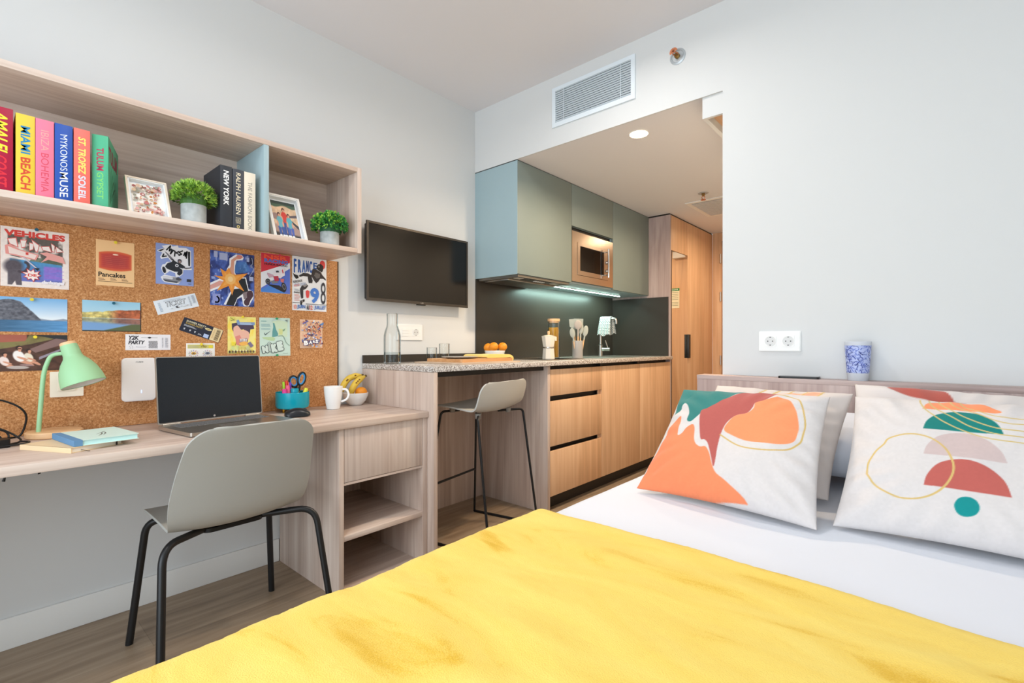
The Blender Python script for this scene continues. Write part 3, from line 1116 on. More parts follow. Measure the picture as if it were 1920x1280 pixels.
def throw_mesh():
    bm = BM()
    nx, ny = 230, 150
    y0, y1 = BY0 - 0.03, 1.135
    rings = []
    for j in range(ny):
        tt = j / (ny - 1)
        row = []
        for i in range(nx):
            s = i / (nx - 1)
            L = (BX1 - BX0) + 0.052
            xa, xb, zt, r = BX0 - 0.026, BX1 + 0.026, BZ + 0.022, 0.055
            d = s * (L + 0.62) - 0.31
            yy = y0 + (y1 - y0) * tt
            if d < r or d > L - r:
                left = d < r
                e = (r - d) if left else d - (L - r)
                a = min(e / r, math.pi / 2)
                hang = max(0, e - r * math.pi / 2)
                wob = 0.012 * noise.noise(Vector((yy * 5, 3.1, 0))) + 0.02 * hang / 0.3 * noise.noise(Vector((yy * 9, 1.7, hang * 2)))
                off = r * math.sin(a) + wob * min(1, e / r)
                x = xa + r - off if left else xb - r + off
                z = zt - r + r * math.cos(a) - hang
            else:
                x, z = xa + d, zt
            k = Vector((x * 1.0, yy, 0))
            z += 0.008 * noise.noise(k * 3.1) + 0.005 * noise.noise(Vector((x * 5, yy * 13, 4))) + 0.0014 * noise.noise(k * 90)
            edge = (1 - tt) * (ny - 1)
            if edge < 5:                       # rolled hem at the front edge
                z += 0.004 * math.sin(edge / 5 * math.pi) - 0.010 * (1 - edge / 5)
            yy += 0.012 * noise.noise(Vector((x * 3, 0.3, 7))) * tt + 0.015 * tt * (x + 0.88) * -1.0
            row.append(bm.verts.new((x, yy, z)))
        rings.append(row)
    grid_faces(bm, rings, False, flip=True)
    return bm


o = obj('throw_blanket', throw_mesh(), plush(), None, smooth=80)
tag(o, 'fluffy yellow throw spread over the lower half of the bed', 'blanket')
_s = o.modifiers.new('thick', 'SOLIDIFY')
_s.thickness = 0.007
_s.offset = 0

LINEN = fabric('printed_linen', True)
CREAM = np.array([212., 206, 204])


def print_a(X, Y):
    c = np.ones(X.shape + (3,)) * CREAM
    c = cmix(c, (46, 122, 118), inpoly(X, Y, spline(PA['teal'])))
    c = cmix(c, (236, 136, 94), inpoly(X, Y, spline(PA['orange'], 4)))
    c = cmix(c, (243, 146, 100), inpoly(X, Y, spline(PA['sun'] + PA['sun'][:1])))
    c = cmix(c, (178, 92, 86), inpoly(X, Y, spline(PA['rust'], 4)))
    c = cmix(c, (203, 172, 104), nearline(X, Y, spline(PA['gold']), 0.0066))
    return c * (0.985 + 0.03 * fbm(X, Y, 90, 3, 2))[..., None]


def print_b(X, Y):
    c = np.ones(X.shape + (3,)) * CREAM
    for k, q in (('orange', (240, 146, 100)), ('teal', (22, 122, 116)), ('pink', (200, 180, 177)), ('rust', (186, 96, 88)), ('dot', (20, 138, 138)), ('small', (160, 84, 76))):
        c = cmix(c, q, inpoly(X, Y, spline(PB[k])))
    c = cmix(c, (208, 178, 112), nearline(X, Y, spline(PB['ring']), 0.0062))
    for k in ('l1', 'l2', 'l3', 'l4', 'l5'):
        c = cmix(c, (206, 182, 120), nearline(X, Y, spline(PB[k]), 0.0052))
    return c * (0.985 + 0.03 * fbm(X, Y, 90, 4, 2))[..., None]


def print_c(X, Y):      # gold fan lines and a peach arch near the top edge
    c = np.ones(X.shape + (3,)) * CREAM * np.array([1.0, 0.985, 0.97])
    c = cmix(c, (243, 178, 146), inpoly(X, Y, [(0.5, 0.90), (0.8, 0.97), (0.8, 0.90), (0.6, 0.84)]))
    for k in range(5):
        c = cmix(c, (206, 176, 112), nearline(X, Y, [(0.42 + k * 0.10, 1.0), (0.38 + k * 0.10, 0.86), (0.3 + k * 0.1, 0.7)], 0.010))
    return c


def print_d(X, Y):
    c = np.ones(X.shape + (3,)) * CREAM
    return cmix(c, (174, 88, 78), inpoly(X, Y, spline([(0.17, 0.94), (0.19, 0.985), (0.25, 0.975), (0.30, 0.965), (0.36, 0.98), (0.42, 0.965), (0.46, 0.90), (0.47, 0.80), (0.34, 0.83), (0.24, 0.88), (0.17, 0.94)])))


cushion('cushion', 'square cushion printed with an orange sun, teal and rust waves, at the front left', 'cushion',
        [(-0.764, 1.508, 0.575), (-0.238, 1.486, 0.572), (-0.253, 1.80, 0.896), (-0.727, 1.82, 0.889)], 0.145, LINEN, print_a, 240, 'printed cushions', 1, back=0.35)
cushion('cushion', 'cream cushion with thin gold lines tucked behind the orange sun cushion', 'cushion',
        [(-0.73, 1.665, 0.58), (-0.250, 1.745, 0.585), (-0.213, 2.00, 0.893), (-0.662, 2.00, 0.897)], 0.12, LINEN, print_c, 110, 'printed cushions', 2, back=1.0)
cushion('cushion', 'cream cushion printed with half circles, a gold ring and a teal dot', 'cushion',
        [(-0.213, 1.552, 0.572), (0.29, 1.570, 0.575), (0.285, 1.86, 0.897), (-0.194, 1.85, 0.898)], 0.145, LINEN, print_b, 250, 'printed cushions', 3, back=0.35)
cushion('cushion', 'cream cushion with a rust red shape on top behind the half circle cushion', 'cushion',
        [(-0.19, 1.72, 0.585), (0.32, 1.73, 0.585), (0.30, 2.03, 0.908), (-0.213, 2.02, 0.925)], 0.12, LINEN, print_d, 120, 'printed cushions', 4)
o = cushion('bed_pillow', 'long white bed pillow lying against the headboard behind the printed cushions', 'pillow',
            [(-0.84, 1.93, 0.655), (0.46, 1.93, 0.655), (0.46, 2.262, 0.755), (-0.84, 2.262, 0.755)], 0.17, SHEET, None, 90, None, 8, 0.03, 0.4)

# ------------------------------------------------------------------ objects on the headboard ledge and the wall above it
t = thing('phone', 'black phone lying flat on the headboard ledge', 'phone', (-0.44, 2.325, 0.919))
bm = BM()
prism(bm, rrect(0.148, 0.072, 0.010), Matrix.Translation((-0.438, 2.330, 0.9195)) @ Matrix.Rotation(R(4), 4, 'Z'), 0, 0.0075)
obj('case', bm, BLACK, t)
bm = BM()
prism(bm, rrect(0.140, 0.066, 0.008), Matrix.Translation((-0.438, 2.330, 0.9271)) @ Matrix.Rotation(R(4), 4, 'Z'), 0, 0.0006)
obj('screen', bm, mat('dark_screen', '101316', rough=0.12), t)

CX, CY, CZ = -0.236, 2.334, 0.9192
t = thing('tumbler', 'frosted plastic cup printed in blue on the headboard ledge', 'cup', (CX, CY, CZ))
FROST = mat('frosted_plastic', 'e9edf4', rough=0.45, trans=0.35, ior=1.2)
bm = BM()
lathe(bm, [(0, 0.003), (0.0325, 0.003), (0.0335, 0.0), (0.0345, 0.002), (0.0445, 0.152), (0.0432, 0.1535), (0.042, 0.152), (0.032, 0.006), (0, 0.006)], (CX, CY, CZ), 48)
obj('cup', bm, FROST, t)


def doodle(X, Y):
    base = np.ones(X.shape + (3,)) * np.array([176., 188, 230])
    rnd = random.Random(5)
    for _ in range(420):
        x, y = rnd.random(), rnd.random()
        k = rnd.random()
        col = rnd.choice([(44, 62, 150), (70, 90, 180), (96, 116, 200), (36, 48, 120)])
        if k < 0.35:
            r = 0.008 + rnd.random() * 0.02
            d = np.hypot((X - x) * 1.9, Y - y)
            base = cmix(base, col, np.clip(1 - np.abs(d - r) / 0.007, 0, 1))
        elif k < 0.5:
            d = np.hypot((X - x) * 1.9, Y - y)
            base = cmix(base, col, np.clip((0.012 - d) / 0.005, 0, 1))
        else:
            a = rnd.random() * 3.14
            q = [(x, y)]
            for _k in range(3):
                a += rnd.uniform(-1.1, 1.1)
                q.append((q[-1][0] + math.cos(a) * 0.03, q[-1][1] + math.sin(a) * 0.055))
            base = cmix(base, col, nearline(X, Y, q, 0.008))
    return base


def wrap_print():
    n, m_ = 300, 110
    bm = BM()
    lay = bm.verts.layers.float_color.new('tint')
    X, Y = np.meshgrid(np.linspace(0, 1, n), np.linspace(0, 1, m_))
    C = srgb2lin(doodle(X, Y))
    rows = []
    for j in range(m_):
        z = 0.030 + 0.108 * (1 - j / (m_ - 1))
        r = 0.0345 + (0.0445 - 0.0345) * (z - 0.002) / 0.150 + 0.0003
        row = []
        for i in range(n - 1):
            a = 2 * math.pi * i / (n - 1)
            v = bm.verts.new((CX + r * math.cos(a), CY + r * math.sin(a), CZ + z))
            v[lay] = (*C[j, i], 1)
            row.append(v)
        rows.append(row)
    grid_faces(bm, rows, True, flip=True)
    return bm


obj('printed_band', wrap_print(), print_mat(0.4, 'printed_plastic'), t)


def socket_pair(y0, x0, x1, z0, z1, t, M, w, h, kinds):
    """cover plate with inserts in the local xy plane of M"""
    bm = BM()
    prism(bm, rrect(w, h, 0.004), M, 0.0, 0.006)
    prism(bm, rrect(w - 0.006, h - 0.006, 0.004), M, 0.006, 0.009)
    obj('plate', bm, WPLAST, t)
    n = len(kinds)
    for k, kind in enumerate(kinds):
        cx = (k - (n - 1) / 2) * w / n * 0.86
        Mk = M @ Matrix.Translation((cx, 0, 0))
        if kind == 'socket':
            bm = BM()
            s = 0.048
            ring = rrect(s, s, 0.003)
            prism(bm, ring, Mk, 0.009, 0.0105)
            lathe(bm, [(0.0205, 0.0106), (0.0215, 0.0118), (0.0222, 0.0106)], seg=32, mtx=Mk)
            so = obj('socket', bm, WPLAST, t)
            bm = BM()
            lathe(bm, [(0.0195, 0.0107), (0.0, 0.0107)], seg=32, mtx=Mk)
            obj('well', bm, mat('socket_well', 'd8d8d6', rough=0.4), so)
            bm = BM()
            for px_ in (-0.0095, 0.0095):
                lathe(bm, [(0.0026, 0.0109), (0, 0.0109)], seg=12, mtx=Mk @ Matrix.Translation((px_, 0, 0)))
            for py_ in (-0.0175, 0.0175):
                prism(bm, rrect(0.007, 0.003, 0.001, 2), Mk @ Matrix.Translation((0, py_, 0)), 0.0107, 0.0112)
            obj('contacts', bm, mat('contact_dark', '3c3a38', rough=0.4), so)
        elif kind == 'rocker':
            bm = BM()
            prism(bm, rrect(0.046, 0.046, 0.003), Mk, 0.009, 0.012)
            obj('switch', bm, WPLAST, t)
        elif kind == 'triple':
            for dz in (-0.0165, 0, 0.0165):
                bm = BM()
                prism(bm, rrect(0.046, 0.0145, 0.002), Mk @ Matrix.Translation((0, dz, 0)), 0.009, 0.0125)
                obj('switch', bm, WPLAST, t)


BACK_M = Matrix(((1, 0, 0, -0.5235), (0, 0, -1, YB - 0.0002), (0, 1, 0, 1.0755), (0, 0, 0, 1)))
t = thing('wall_socket', 'white double power socket on the wall above the headboard', 'socket', (-0.5235, YB, 1.0755))
socket_pair(0, 0, 0, 0, 0, t, BACK_M, 0.165, 0.089, ['socket', 'socket'])
t = thing('wall_socket', 'white plate with narrow switches and a socket on the wall below the television', 'socket', (XW, 1.805, 1.136))
socket_pair(0, 0, 0, 0, 0, t, wall_M(XW + 0.0002, 1.825, 1.136), 0.19, 0.098, ['triple', 'socket'])
t = thing('wall_switch', 'cream square switch plate on the cork board behind the green lamp', 'switch', (XW, 0.262, 0.915))
M = wall_M(XW + 0.0102, 0.262, 0.9145)
CRM = mat('cream_plastic', 'efe4d2', rough=0.4)
bm = BM()
prism(bm, rrect(0.092, 0.093, 0.003), M, 0, 0.009)
obj('plate', bm, CRM, t)
bm = BM()
prism(bm, rrect(0.050, 0.050, 0.002), M, 0.009, 0.0115)
obj('frame', bm, CRM, t)
bm = BM()
prism(bm, rrect(0.044, 0.044, 0.002), M, 0.0115, 0.0135)
obj('switch', bm, CRM, t)

# ------------------------------------------------------------------ air grille, sprinklers, lamps
VW = mat('grille_white', 'e3ecf2', rough=0.4)
t = thing('air_grille', 'white louvred air grille on the wall above the kitchen opening', 'vent', (-1.488, YB, 2.494))
x0, x1, z0, z1 = -1.762, -1.214, 2.376, 2.614
bm = BM()
for a in ((x0, x1, z1 - 0.022, z1), (x0, x1, z0, z0 + 0.026), (x0, x0 + 0.024, z0 + 0.026, z1 - 0.022), (x1 - 0.024, x1, z0 + 0.026, z1 - 0.022)):
    bx(bm, a[0], a[1], YB - 0.010, YB - 0.0005, a[2], a[3])
obj('frame', bm, VW, t)
box_obj('backing', (x0 + 0.02, x1 - 0.02, YB - 0.0012, YB - 0.0004, z0 + 0.02, z1 - 0.02), mat('grille_dark', '39444b', rough=0.8), t)
for k in range(15):
    z = z0 + 0.034 + k * 0.0130
    bm = BM()
    M = Matrix.Translation((0, YB - 0.0055, z)) @ Matrix.Rotation(R(-28), 4, 'X')
    r = bmesh.ops.create_cube(bm, size=1, matrix=M @ Matrix.Translation(((x0 + x1) / 2, 0, 0)) @ Matrix.Diagonal((x1 - x0 - 0.048, 0.0085, 0.0022, 1)))
    obj('louvre', bm, VW, t)
for x in (x0 + 0.085, x1 - 0.085):
    box_obj('stay', (x - 0.0015, x + 0.0015, YB - 0.0100, YB - 0.0085, z0 + 0.026, z1 - 0.022), VW, t)

COPPER = mat('copper', 'c98462', rough=0.3, metal=1.0)
BRASS = mat('aged_brass', 'a5834f', rough=0.35, metal=1.0)


def sprinkler(label, M, grp, up=False):
    t = thing('sprinkler', label, 'sprinkler', M.translation, group=grp)
    bm = BM()
    lathe(bm, [(0.0, 0.0005), (0.040, 0.0005), (0.040, 0.003), (0.031, 0.006), (0.028, 0.003), (0.012, 0.003)], seg=32, mtx=M)
    obj('escutcheon', bm, mat('grey_ring', 'b9c0c4', rough=0.35, metal=0.4), t)
    bm = BM()
    lathe(bm, [(0.013, 0.003), (0.013, 0.016), (0.009, 0.020), (0.009, 0.026), (0, 0.026)], seg=16, mtx=M)
    obj('body', bm, BRASS, t)
    bm = BM()
    for s in (-1, 1):
        tube(bm, [M @ Vector(p) for p in ((s * 0.008, 0, 0.024), (s * 0.013, 0, 0.036), (s * 0.004, 0, 0.05), (0, 0, 0.053))], 0.0028, 8, smooth=1)
    obj('yoke', bm, COPPER, t)
    bm = BM()
    for k in range(5 if up else 8):
        a = R(30 + 40 * k) if up else k * math.pi / 4
        prism(bm, [(0.003, -0.003), (0.020, -0.006), (0.020, 0.006), (0.003, 0.003)], M @ Matrix.Rotation(a, 4, 'Z'), 0.053, 0.0545)
    obj('deflector', bm, COPPER, t)


sprinkler('copper sidewall sprinkler on the white wall right of the air grille', Matrix(((1, 0, 0, -0.983), (0, 0, -1, YB), (0, 1, 0, 2.510), (0, 0, 0, 1))), 'sprinklers', True)
sprinkler('brass sprinkler hanging from the hall ceiling by the ceiling grille', Matrix(((1, 0, 0, -1.40), (0, -1, 0, 3.90), (0, 0, -1, ZA), (0, 0, 0, 1))), 'sprinklers')

t = thing('downlight', 'round glowing downlight recessed in the kitchen ceiling', 'light', (-1.283, 2.56, ZA))
M = Matrix(((1, 0, 0, -1.283), (0, -1, 0, 2.56), (0, 0, -1, ZA), (0, 0, 0, 1)))
bm = BM()
lathe(bm, [(0.050, 0.001), (0.053, 0.0005), (0.056, 0.001), (0.055, 0.003), (0.051, 0.004), (0.050, 0.001)], seg=40, mtx=M)
obj('rim', bm, WPLAST, t)
bm = BM()
lathe(bm, [(0.0505, 0.003), (0, 0.003)], seg=40, mtx=M)
obj('lens', bm, mat('warm_lens', 'fff3dc', emis='ffdfae', es=30), t)

t = thing('ceiling_grille', 'grey slatted grille in the hall ceiling', 'vent', (-1.3, 4.36, ZA))
box_obj('frame', (-1.62, -0.95, 4.08, 4.64, ZA - 0.006, ZA - 0.0005), WPLAST, t)
box_obj('backing', (-1.58, -0.99, 4.12, 4.60, ZA - 0.0075, ZA - 0.006), mat('grille_grey', 'aaa5a1', rough=0.7), t)
for k in range(17):
    y = 4.135 + k * 0.028
    box_obj('slat', (-1.58, -0.99, y, y + 0.013, ZA - 0.011, ZA - 0.0076), mat('slat_grey', 'd6d2ce', rough=0.5), t)

# ------------------------------------------------------------------ television
t = thing('television', 'black flat television on the wall between the shelf and the kitchen', 'television', (XW, 1.866, 1.528))
XT = XW + 0.072
y0, y1, z0, z1 = 1.483, 2.249, 1.306, 1.750
box_obj('wall_mount', (XW, XT - 0.045, 1.72, 2.02, 1.42, 1.64), BLACK, t)
box_obj('body', (XT - 0.045, XT - 0.008, y0 + 0.01, y1 - 0.01, z0 + 0.01, z1 - 0.01), BLACK, t, 0.006)
bm = BM()
for a in ((y0, y1, z1 - 0.012, z1), (y0, y1, z0, z0 + 0.016), (y0, y0 + 0.012, z0 + 0.016, z1 - 0.012), (y1 - 0.012, y1, z0 + 0.016, z1 - 0.012)):
    bx(bm, XT - 0.012, XT, *a)
obj('bezel', bm, mat('bezel_grey', '4a443e', rough=0.32, metal=0.5), t)
box_obj('screen', (XT - 0.010, XT - 0.003, y0 + 0.011, y1 - 0.011, z0 + 0.015, z1 - 0.011), mat('tv_screen', '0a0706', rough=0.16), t)
bm = BM()
put_text(bm, 'LG', wall_M(XT + 0.0004, 1.855, z0 + 0.004), 0.020, 0.008, bold=0.02)
obj('logo', bm, mat('logo_silver', 'b8b4b0', rough=0.3, metal=0.6), t)
box_obj('sensor', (XT - 0.02, XT - 0.004, 1.835, 1.895, z0 - 0.006, z0), BLACK, t)


# ------------------------------------------------------------------ moulded seats
def shell_mesh(prof, hw, lift, wrap, M, ns=44, nt=26, rtop=0.05, rfront=0.04):
    """prof (x, z) runs from the front lip to the top of the back; hw half widths; lift/wrap curl of the side edges"""
    P = spline([(*p, h, l, w) for p, h, l, w in zip(prof, hw, lift, wrap)], 10)
    d = [0.0]
    for a, b in zip(P[:-1], P[1:]):
        d.append(d[-1] + math.hypot(a[0] - b[0], a[1] - b[1]))
    D = d[-1]
    S = [D * (0.5 - 0.5 * math.cos(math.pi * k / (ns - 1))) for k in range(ns)]
    bm = BM()
    rows = []
    for s in S:
        q = [float(np.interp(s, d, [p[k] for p in P])) for k in range(5)]
        h = q[2]
        if s > D - rtop:
            e = rtop - (D - s)
            h = h - rtop + math.sqrt(max(0, rtop ** 2 - e ** 2))
        if s < rfront:
            e = rfront - s
            h = h - rfront + math.sqrt(max(0, rfront ** 2 - e ** 2))
        row = []
        for k in range(nt):
            t = math.sin(math.pi / 2 * (2 * k / (nt - 1) - 1))
            a = abs(t) ** 2.0
            row.append(bm.verts.new(M @ Vector((q[0] - q[4] * a, t * h, q[1] + q[3] * a))))
        rows.append(row)
    grid_faces(bm, rows, False)
    return bm


def seat_shell(name, prof, hw, lift, wrap, M, m, t, **kw):
    o = obj(name, shell_mesh(prof, hw, lift, wrap, M, **kw), m, t, smooth=60)
    s = o.modifiers.new('thick', 'SOLIDIFY')
    s.thickness = 0.008
    s.offset = 0
    b = o.modifiers.new('round', 'BEVEL')
    b.width = 0.002
    b.segments = 2
    b.limit_method = 'ANGLE'
    b.angle_limit = R(50)
    return o


SHELL = mat('warm_grey_plastic', 'b1b1ab', rough=0.42)


def fillet(p0, pc, p1, r, n=8):
    """a bent tube: straight, rounded corner, straight"""
    p0, pc, p1 = Vector(p0), Vector(pc), Vector(p1)
    a, b = pc + (p0 - pc).normalized() * r, pc + (p1 - pc).normalized() * r
    return [p0] + [a * (1 - t) ** 2 + pc * 2 * t * (1 - t) + b * t * t for t in [k / n for k in range(n + 1)]] + [p1]


t = thing('desk_chair', 'warm grey plastic chair with black metal legs pulled up to the desk', 'chair', (-1.95, 0.645, 0), R(1))
M = WM[t.name]
seat_shell('seat_shell',
           [(-0.235, 0.448), (-0.19, 0.459), (-0.10, 0.456), (0.0, 0.447), (0.070, 0.440), (0.120, 0.452), (0.156, 0.494), (0.182, 0.56), (0.215, 0.65), (0.25, 0.735), (0.282, 0.802)],
           [.200, .205, .207, .206, .206, .211, .220, .224, .216, .203, .192],
           [.004, .006, .012, .016, .018, .015, .006, 0, 0, 0, 0],
           [0, 0, 0, 0, 0.004, .012, .018, .020, .018, .014, .010], M, SHELL, t, rtop=0.07)
for s in (-1, 1):
    bm = BM()
    tube(bm, [M @ p for p in fillet((0.03, s * 0.05, 0.426), (0.150, s * 0.236 + (s > 0) * 0.02, 0.436), (0.245, s * 0.266 + (s > 0) * 0.016, 0.0), 0.062)], 0.0118, 12)
    obj('leg', bm, BLACKM, t)
    bm = BM()
    tube(bm, [M @ p for p in fillet((-0.02, s * 0.05, 0.428), (-0.148, s * 0.208, 0.444), (-0.205, s * 0.246, 0.0), 0.055)], 0.0118, 12)
    obj('leg', bm, BLACKM, t)
bm = BM()
prism(bm, rrect(0.16, 0.20, 0.03), M @ Matrix.Translation((0.0, 0, 0.417)), 0, 0.014)
obj('seat_mount', bm, BLACKM, t)

t = thing('bar_stool', 'pale grey low-backed bar stool with thin black sled legs in the nook', 'stool', (-1.94, 1.945, 0), R(11))
M = WM[t.name]
seat_shell('seat_shell',
           [(-0.215, 0.712), (-0.17, 0.722), (-0.08, 0.716), (0.02, 0.704), (0.075, 0.698), (0.118, 0.704), (0.145, 0.730), (0.160, 0.772), (0.170, 0.818), (0.178, 0.862)],
           [.195, .208, .215, .220, .226, .234, .240, .242, .240, .236],
           [.004, .006, .012, .016, .018, .014, .005, 0, 0, 0],
           [0, 0, 0, 0.003, 0.008, .014, .018, .018, .015, .010], M, mat('pale_grey_plastic', 'c3c3bd', rough=0.42), t, rtop=0.055)
for s in (-1, 1):
    bm = BM()
    tube(bm, [M @ p for p in fillet((0.05, s * 0.10, 0.680), (0.138, s * 0.236, 0.682), (0.225, s * 0.26, 0.010), 0.026)], 0.0068, 10)
    obj('leg', bm, BLACKM, t)
    bm = BM()
    tube(bm, [M @ p for p in fillet((-0.10, s * 0.07, 0.692), (-0.150, s * 0.170, 0.692), (-0.225, s * 0.26, 0.010), 0.026)], 0.0068, 10)
    obj('leg', bm, BLACKM, t)
    bm = BM()
    tube(bm, [M @ Vector((-0.229, s * 0.26, 0.0072)), M @ Vector((0.229, s * 0.26, 0.0072))], 0.0070, 10)
    obj('sled_rail', bm, BLACKM, t)
    for x, z in ((-0.115, 0.684), (0.085, 0.668)):
        bm = BM()
        cyl(bm, M @ Vector((x, s * (0.115 if x < 0 else 0.155), z)), M @ Vector((x, s * (0.115 if x < 0 else 0.155), z + 0.028)), 0.014, 0.018)
        obj('clamp', bm, mat('grey_clamp', '8f8b84', rough=0.5), t)
bm = BM()
tube(bm, [M @ Vector((-0.195, -0.223, 0.285)), M @ Vector((-0.195, 0.223, 0.285))], 0.0068, 10)
obj('footrest', bm, BLACKM, t)

# ------------------------------------------------------------------ on the desk
ZD = 0.7373
t = thing('laptop', 'open silver laptop with a dark screen on the desk behind the grey chair', 'laptop', (-2.235, 0.690, ZD), R(7.5))
M = WM[t.name]          # local +x towards the user, y along the hinge
SILV = mat('laptop_silver', 'b9b1a6', rough=0.3, metal=0.85)
bm = BM()
prism(bm, rrect(0.268, 0.400, 0.010), M @ Matrix.Translation((0.134, 0, 0.003)), 0, 0.013)
base = obj('base', bm, SILV, t)
bm = BM()
for sx in (0.02, 0.25):
    for sy in (-0.17, 0.17):
        prism(bm, rrect(0.02, 0.05, 0.004, 2), M @ Matrix.Translation((sx, sy, 0)), 0, 0.003)
obj('foot', bm, BLACK, base)
bm = BM()
for r_ in range(5):
    for c_ in range(17):
        prism(bm, rrect(0.0155, 0.0172, 0.002, 1), M @ Matrix.Translation((0.030 + r_ * 0.0195, -0.160 + c_ * 0.020, 0.0161)), 0, 0.0012)
obj('keyboard', bm, mat('key_grey', '6f6f70', rough=0.5), base)
bm = BM()
prism(bm, rrect(0.085, 0.13, 0.004), M @ Matrix.Translation((0.198, 0, 0.0161)), 0, 0.0003)
obj('touchpad', bm, mat('touchpad', 'a8a198', rough=0.25, metal=0.6), base)
L = M @ Matrix.Translation((0.004, 0, 0.017)) @ Matrix.Rotation(R(-6), 4, 'Y') @ Matrix(((0, 0, 1, 0), (1, 0, 0, 0), (0, 1, 0, 0), (0, 0, 0, 1)))   # local x along hinge, y up the lid, z to the user
bm = BM()
prism(bm, rrect(0.400, 0.258, 0.008), L @ Matrix.Translation((0, 0.131, -0.006)), 0, 0.006)
lid = obj('lid', bm, SILV, t)
bm = BM()
prism(bm, rrect(0.393, 0.249, 0.006), L @ Matrix.Translation((0, 0.132, 0)), 0, 0.0006)
obj('screen', bm, mat('laptop_screen', '161b20', rough=0.22), lid)
bm = BM()
lathe(bm, [(0.0042, 0.0008), (0, 0.0008)], seg=20, mtx=L @ Matrix.Translation((0, 0.0155, 0)))
obj('logo', bm, mat('logo_silver', 'b8b4b0', rough=0.3, metal=0.6), lid)
bm = BM()
for s in (-1, 1):
    cyl(bm, L @ Vector((s * 0.155 - 0.03, 0.0, -0.003)), L @ Vector((s * 0.155 + 0.03, 0.0, -0.003)), 0.006)
obj('hinge', bm, SILV, lid)

t = thing('computer_mouse', 'black wireless mouse on the desk in front of the turquoise pen pot', 'mouse', (-2.16, 1.0, ZD), R(75))
M = WM[t.name]
bm = BM()
rings = []
for k in range(13):
    a = k / 12
    x = -0.052 + 0.104 * a
    hh = 0.034 * (math.sin(math.pi * (0.12 + 0.80 * a)) ** 0.7) + 0.002
    ww = 0.031 * (1 - 0.25 * abs(2 * a - 1) ** 3) * (1 if 0 < k < 12 else 0.7)
    rings.append([bm.verts.new(M @ Vector((x, ww * math.cos(b) * (1 if math.sin(b) > -0.1 else 0.9), 0.004 + max(0, hh * math.sin(b))))) for b in [2 * math.pi * q / 20 for q in range(20)]])
grid_faces(bm, rings, True)
bm.faces.new(rings[0][::-1])
bm.faces.new(rings[-1])
bo = obj('body', bm, mat('mouse_black', '1c1f24', rough=0.3), t)
bm = BM()
cyl(bm, M @ Vector((0.030, -0.003, 0.026)), M @ Vector((0.030, 0.003, 0.026)), 0.010)
obj('wheel', bm, mat('rubber_grey', '3a3c40', rough=0.6), bo)
bm = BM()
prism(bm, rrect(0.08, 0.045, 0.01), M, 0, 0.0042)
obj('base', bm, BLACK, t)

# pen pot
PX, PY = -2.345, 1.062
TURQ = mat('turquoise_gloss', '129fb4', rough=0.22)
t = thing('pen_pot', 'round turquoise pen pot with gold feet beside the laptop', 'pen pot', (PX, PY, ZD))
bm = BM()
lathe(bm, [(0, 0.016), (0.060, 0.016), (0.071, 0.021), (0.0755, 0.034), (0.0755, 0.094), (0.0745, 0.0955), (0.0735, 0.094), (0.0725, 0.036), (0.069, 0.026), (0, 0.026)], (PX, PY, ZD), 56)
obj('bowl', bm, TURQ, t)
for a in (20, 110, 200, 290):
    bm = BM()
    lathe(bm, [(0, 0), (0.003, 0), (0.0055, 0.012), (0.0055, 0.0185), (0, 0.0185)], (PX + 0.054 * math.cos(R(a)), PY + 0.054 * math.sin(R(a)), ZD), 14)
    obj('foot', bm, mat('gold', 'd9a93c', rough=0.25, metal=1.0), t)
bm = BM()
lathe(bm, [(0.018, 0.0245), (0.018, 0.112), (0.0165, 0.113), (0.0155, 0.112), (0.0155, 0.0245)], (PX + 0.036, PY - 0.006, ZD), 24)
obj('inner_cup', bm, TURQ, t)
bm = BM()
bx(bm, PX - 0.068, PX + 0.02, PY - 0.001, PY + 0.001, ZD + 0.025, ZD + 0.094)
obj('divider', bm, TURQ, t)


def pen(label, x, y, tip, r, cols, name='pen', grp='pens in the turquoise pot'):
    a = Vector((PX + x, PY + y, ZD + 0.0265))
    b = Vector((PX + tip[0], PY + tip[1], ZD + tip[2]))
    t = thing(name, label, 'pen', a, group=grp)
    d = b - a
    bm = BM()
    cyl(bm, a, a + d * 0.62, r, seg=12)
    obj('barrel', bm, mat('pen_' + cols[0], cols[0], rough=0.35), t)
    bm = BM()
    cyl(bm, a + d * 0.62, b, r * 1.08, r * 0.9, seg=12)
    obj('cap', bm, mat('pen_' + cols[1], cols[1], rough=0.35), t)


pen('lime green pen leaning left in the pen pot', 0.012, -0.040, (0.005, -0.046, 0.146), 0.0058, ('2b2b2b', 'a8dc3a'))
pen('red pen standing in the pen pot', 0.006, -0.026, (0.0, -0.030, 0.150), 0.0065, ('d43a2c', 'e0402e'))
pen('orange pen standing in the pen pot', 0.016, -0.018, (0.0, -0.018, 0.153), 0.0055, ('e07a3a', 'f08a5a'))
pen('purple pen standing in the pen pot', 0.004, -0.012, (0.012, -0.017, 0.142), 0.0058, ('6a3aa8', '7a3fc0'))
pen('dark green pen standing in the pen pot', -0.012, -0.006, (-0.014, -0.004, 0.138), 0.0042, ('1d6a3a', '1f7a40'))
pen('black marker with a magenta end at the left rim of the pen pot', 0.030, -0.046, (0.038, -0.056, 0.114), 0.0105, ('1c1a22', 'e0469a'), 'marker')
pen('black marker with a pink end in the pen pot', 0.030, -0.030, (0.028, -0.036, 0.130), 0.0100, ('1c1a22', 'e8628a'), 'marker')
pen('black marker standing behind the scissors in the pen pot', -0.020, 0.020, (-0.022, 0.026, 0.122), 0.0095, ('1c1a22', '232028'), 'marker')
pen('black and yellow highlighter leaning over the right rim of the pen pot', 0.036, 0.020, (0.043, 0.048, 0.112), 0.0095, ('1c1a22', 'e6e23c'), 'marker')
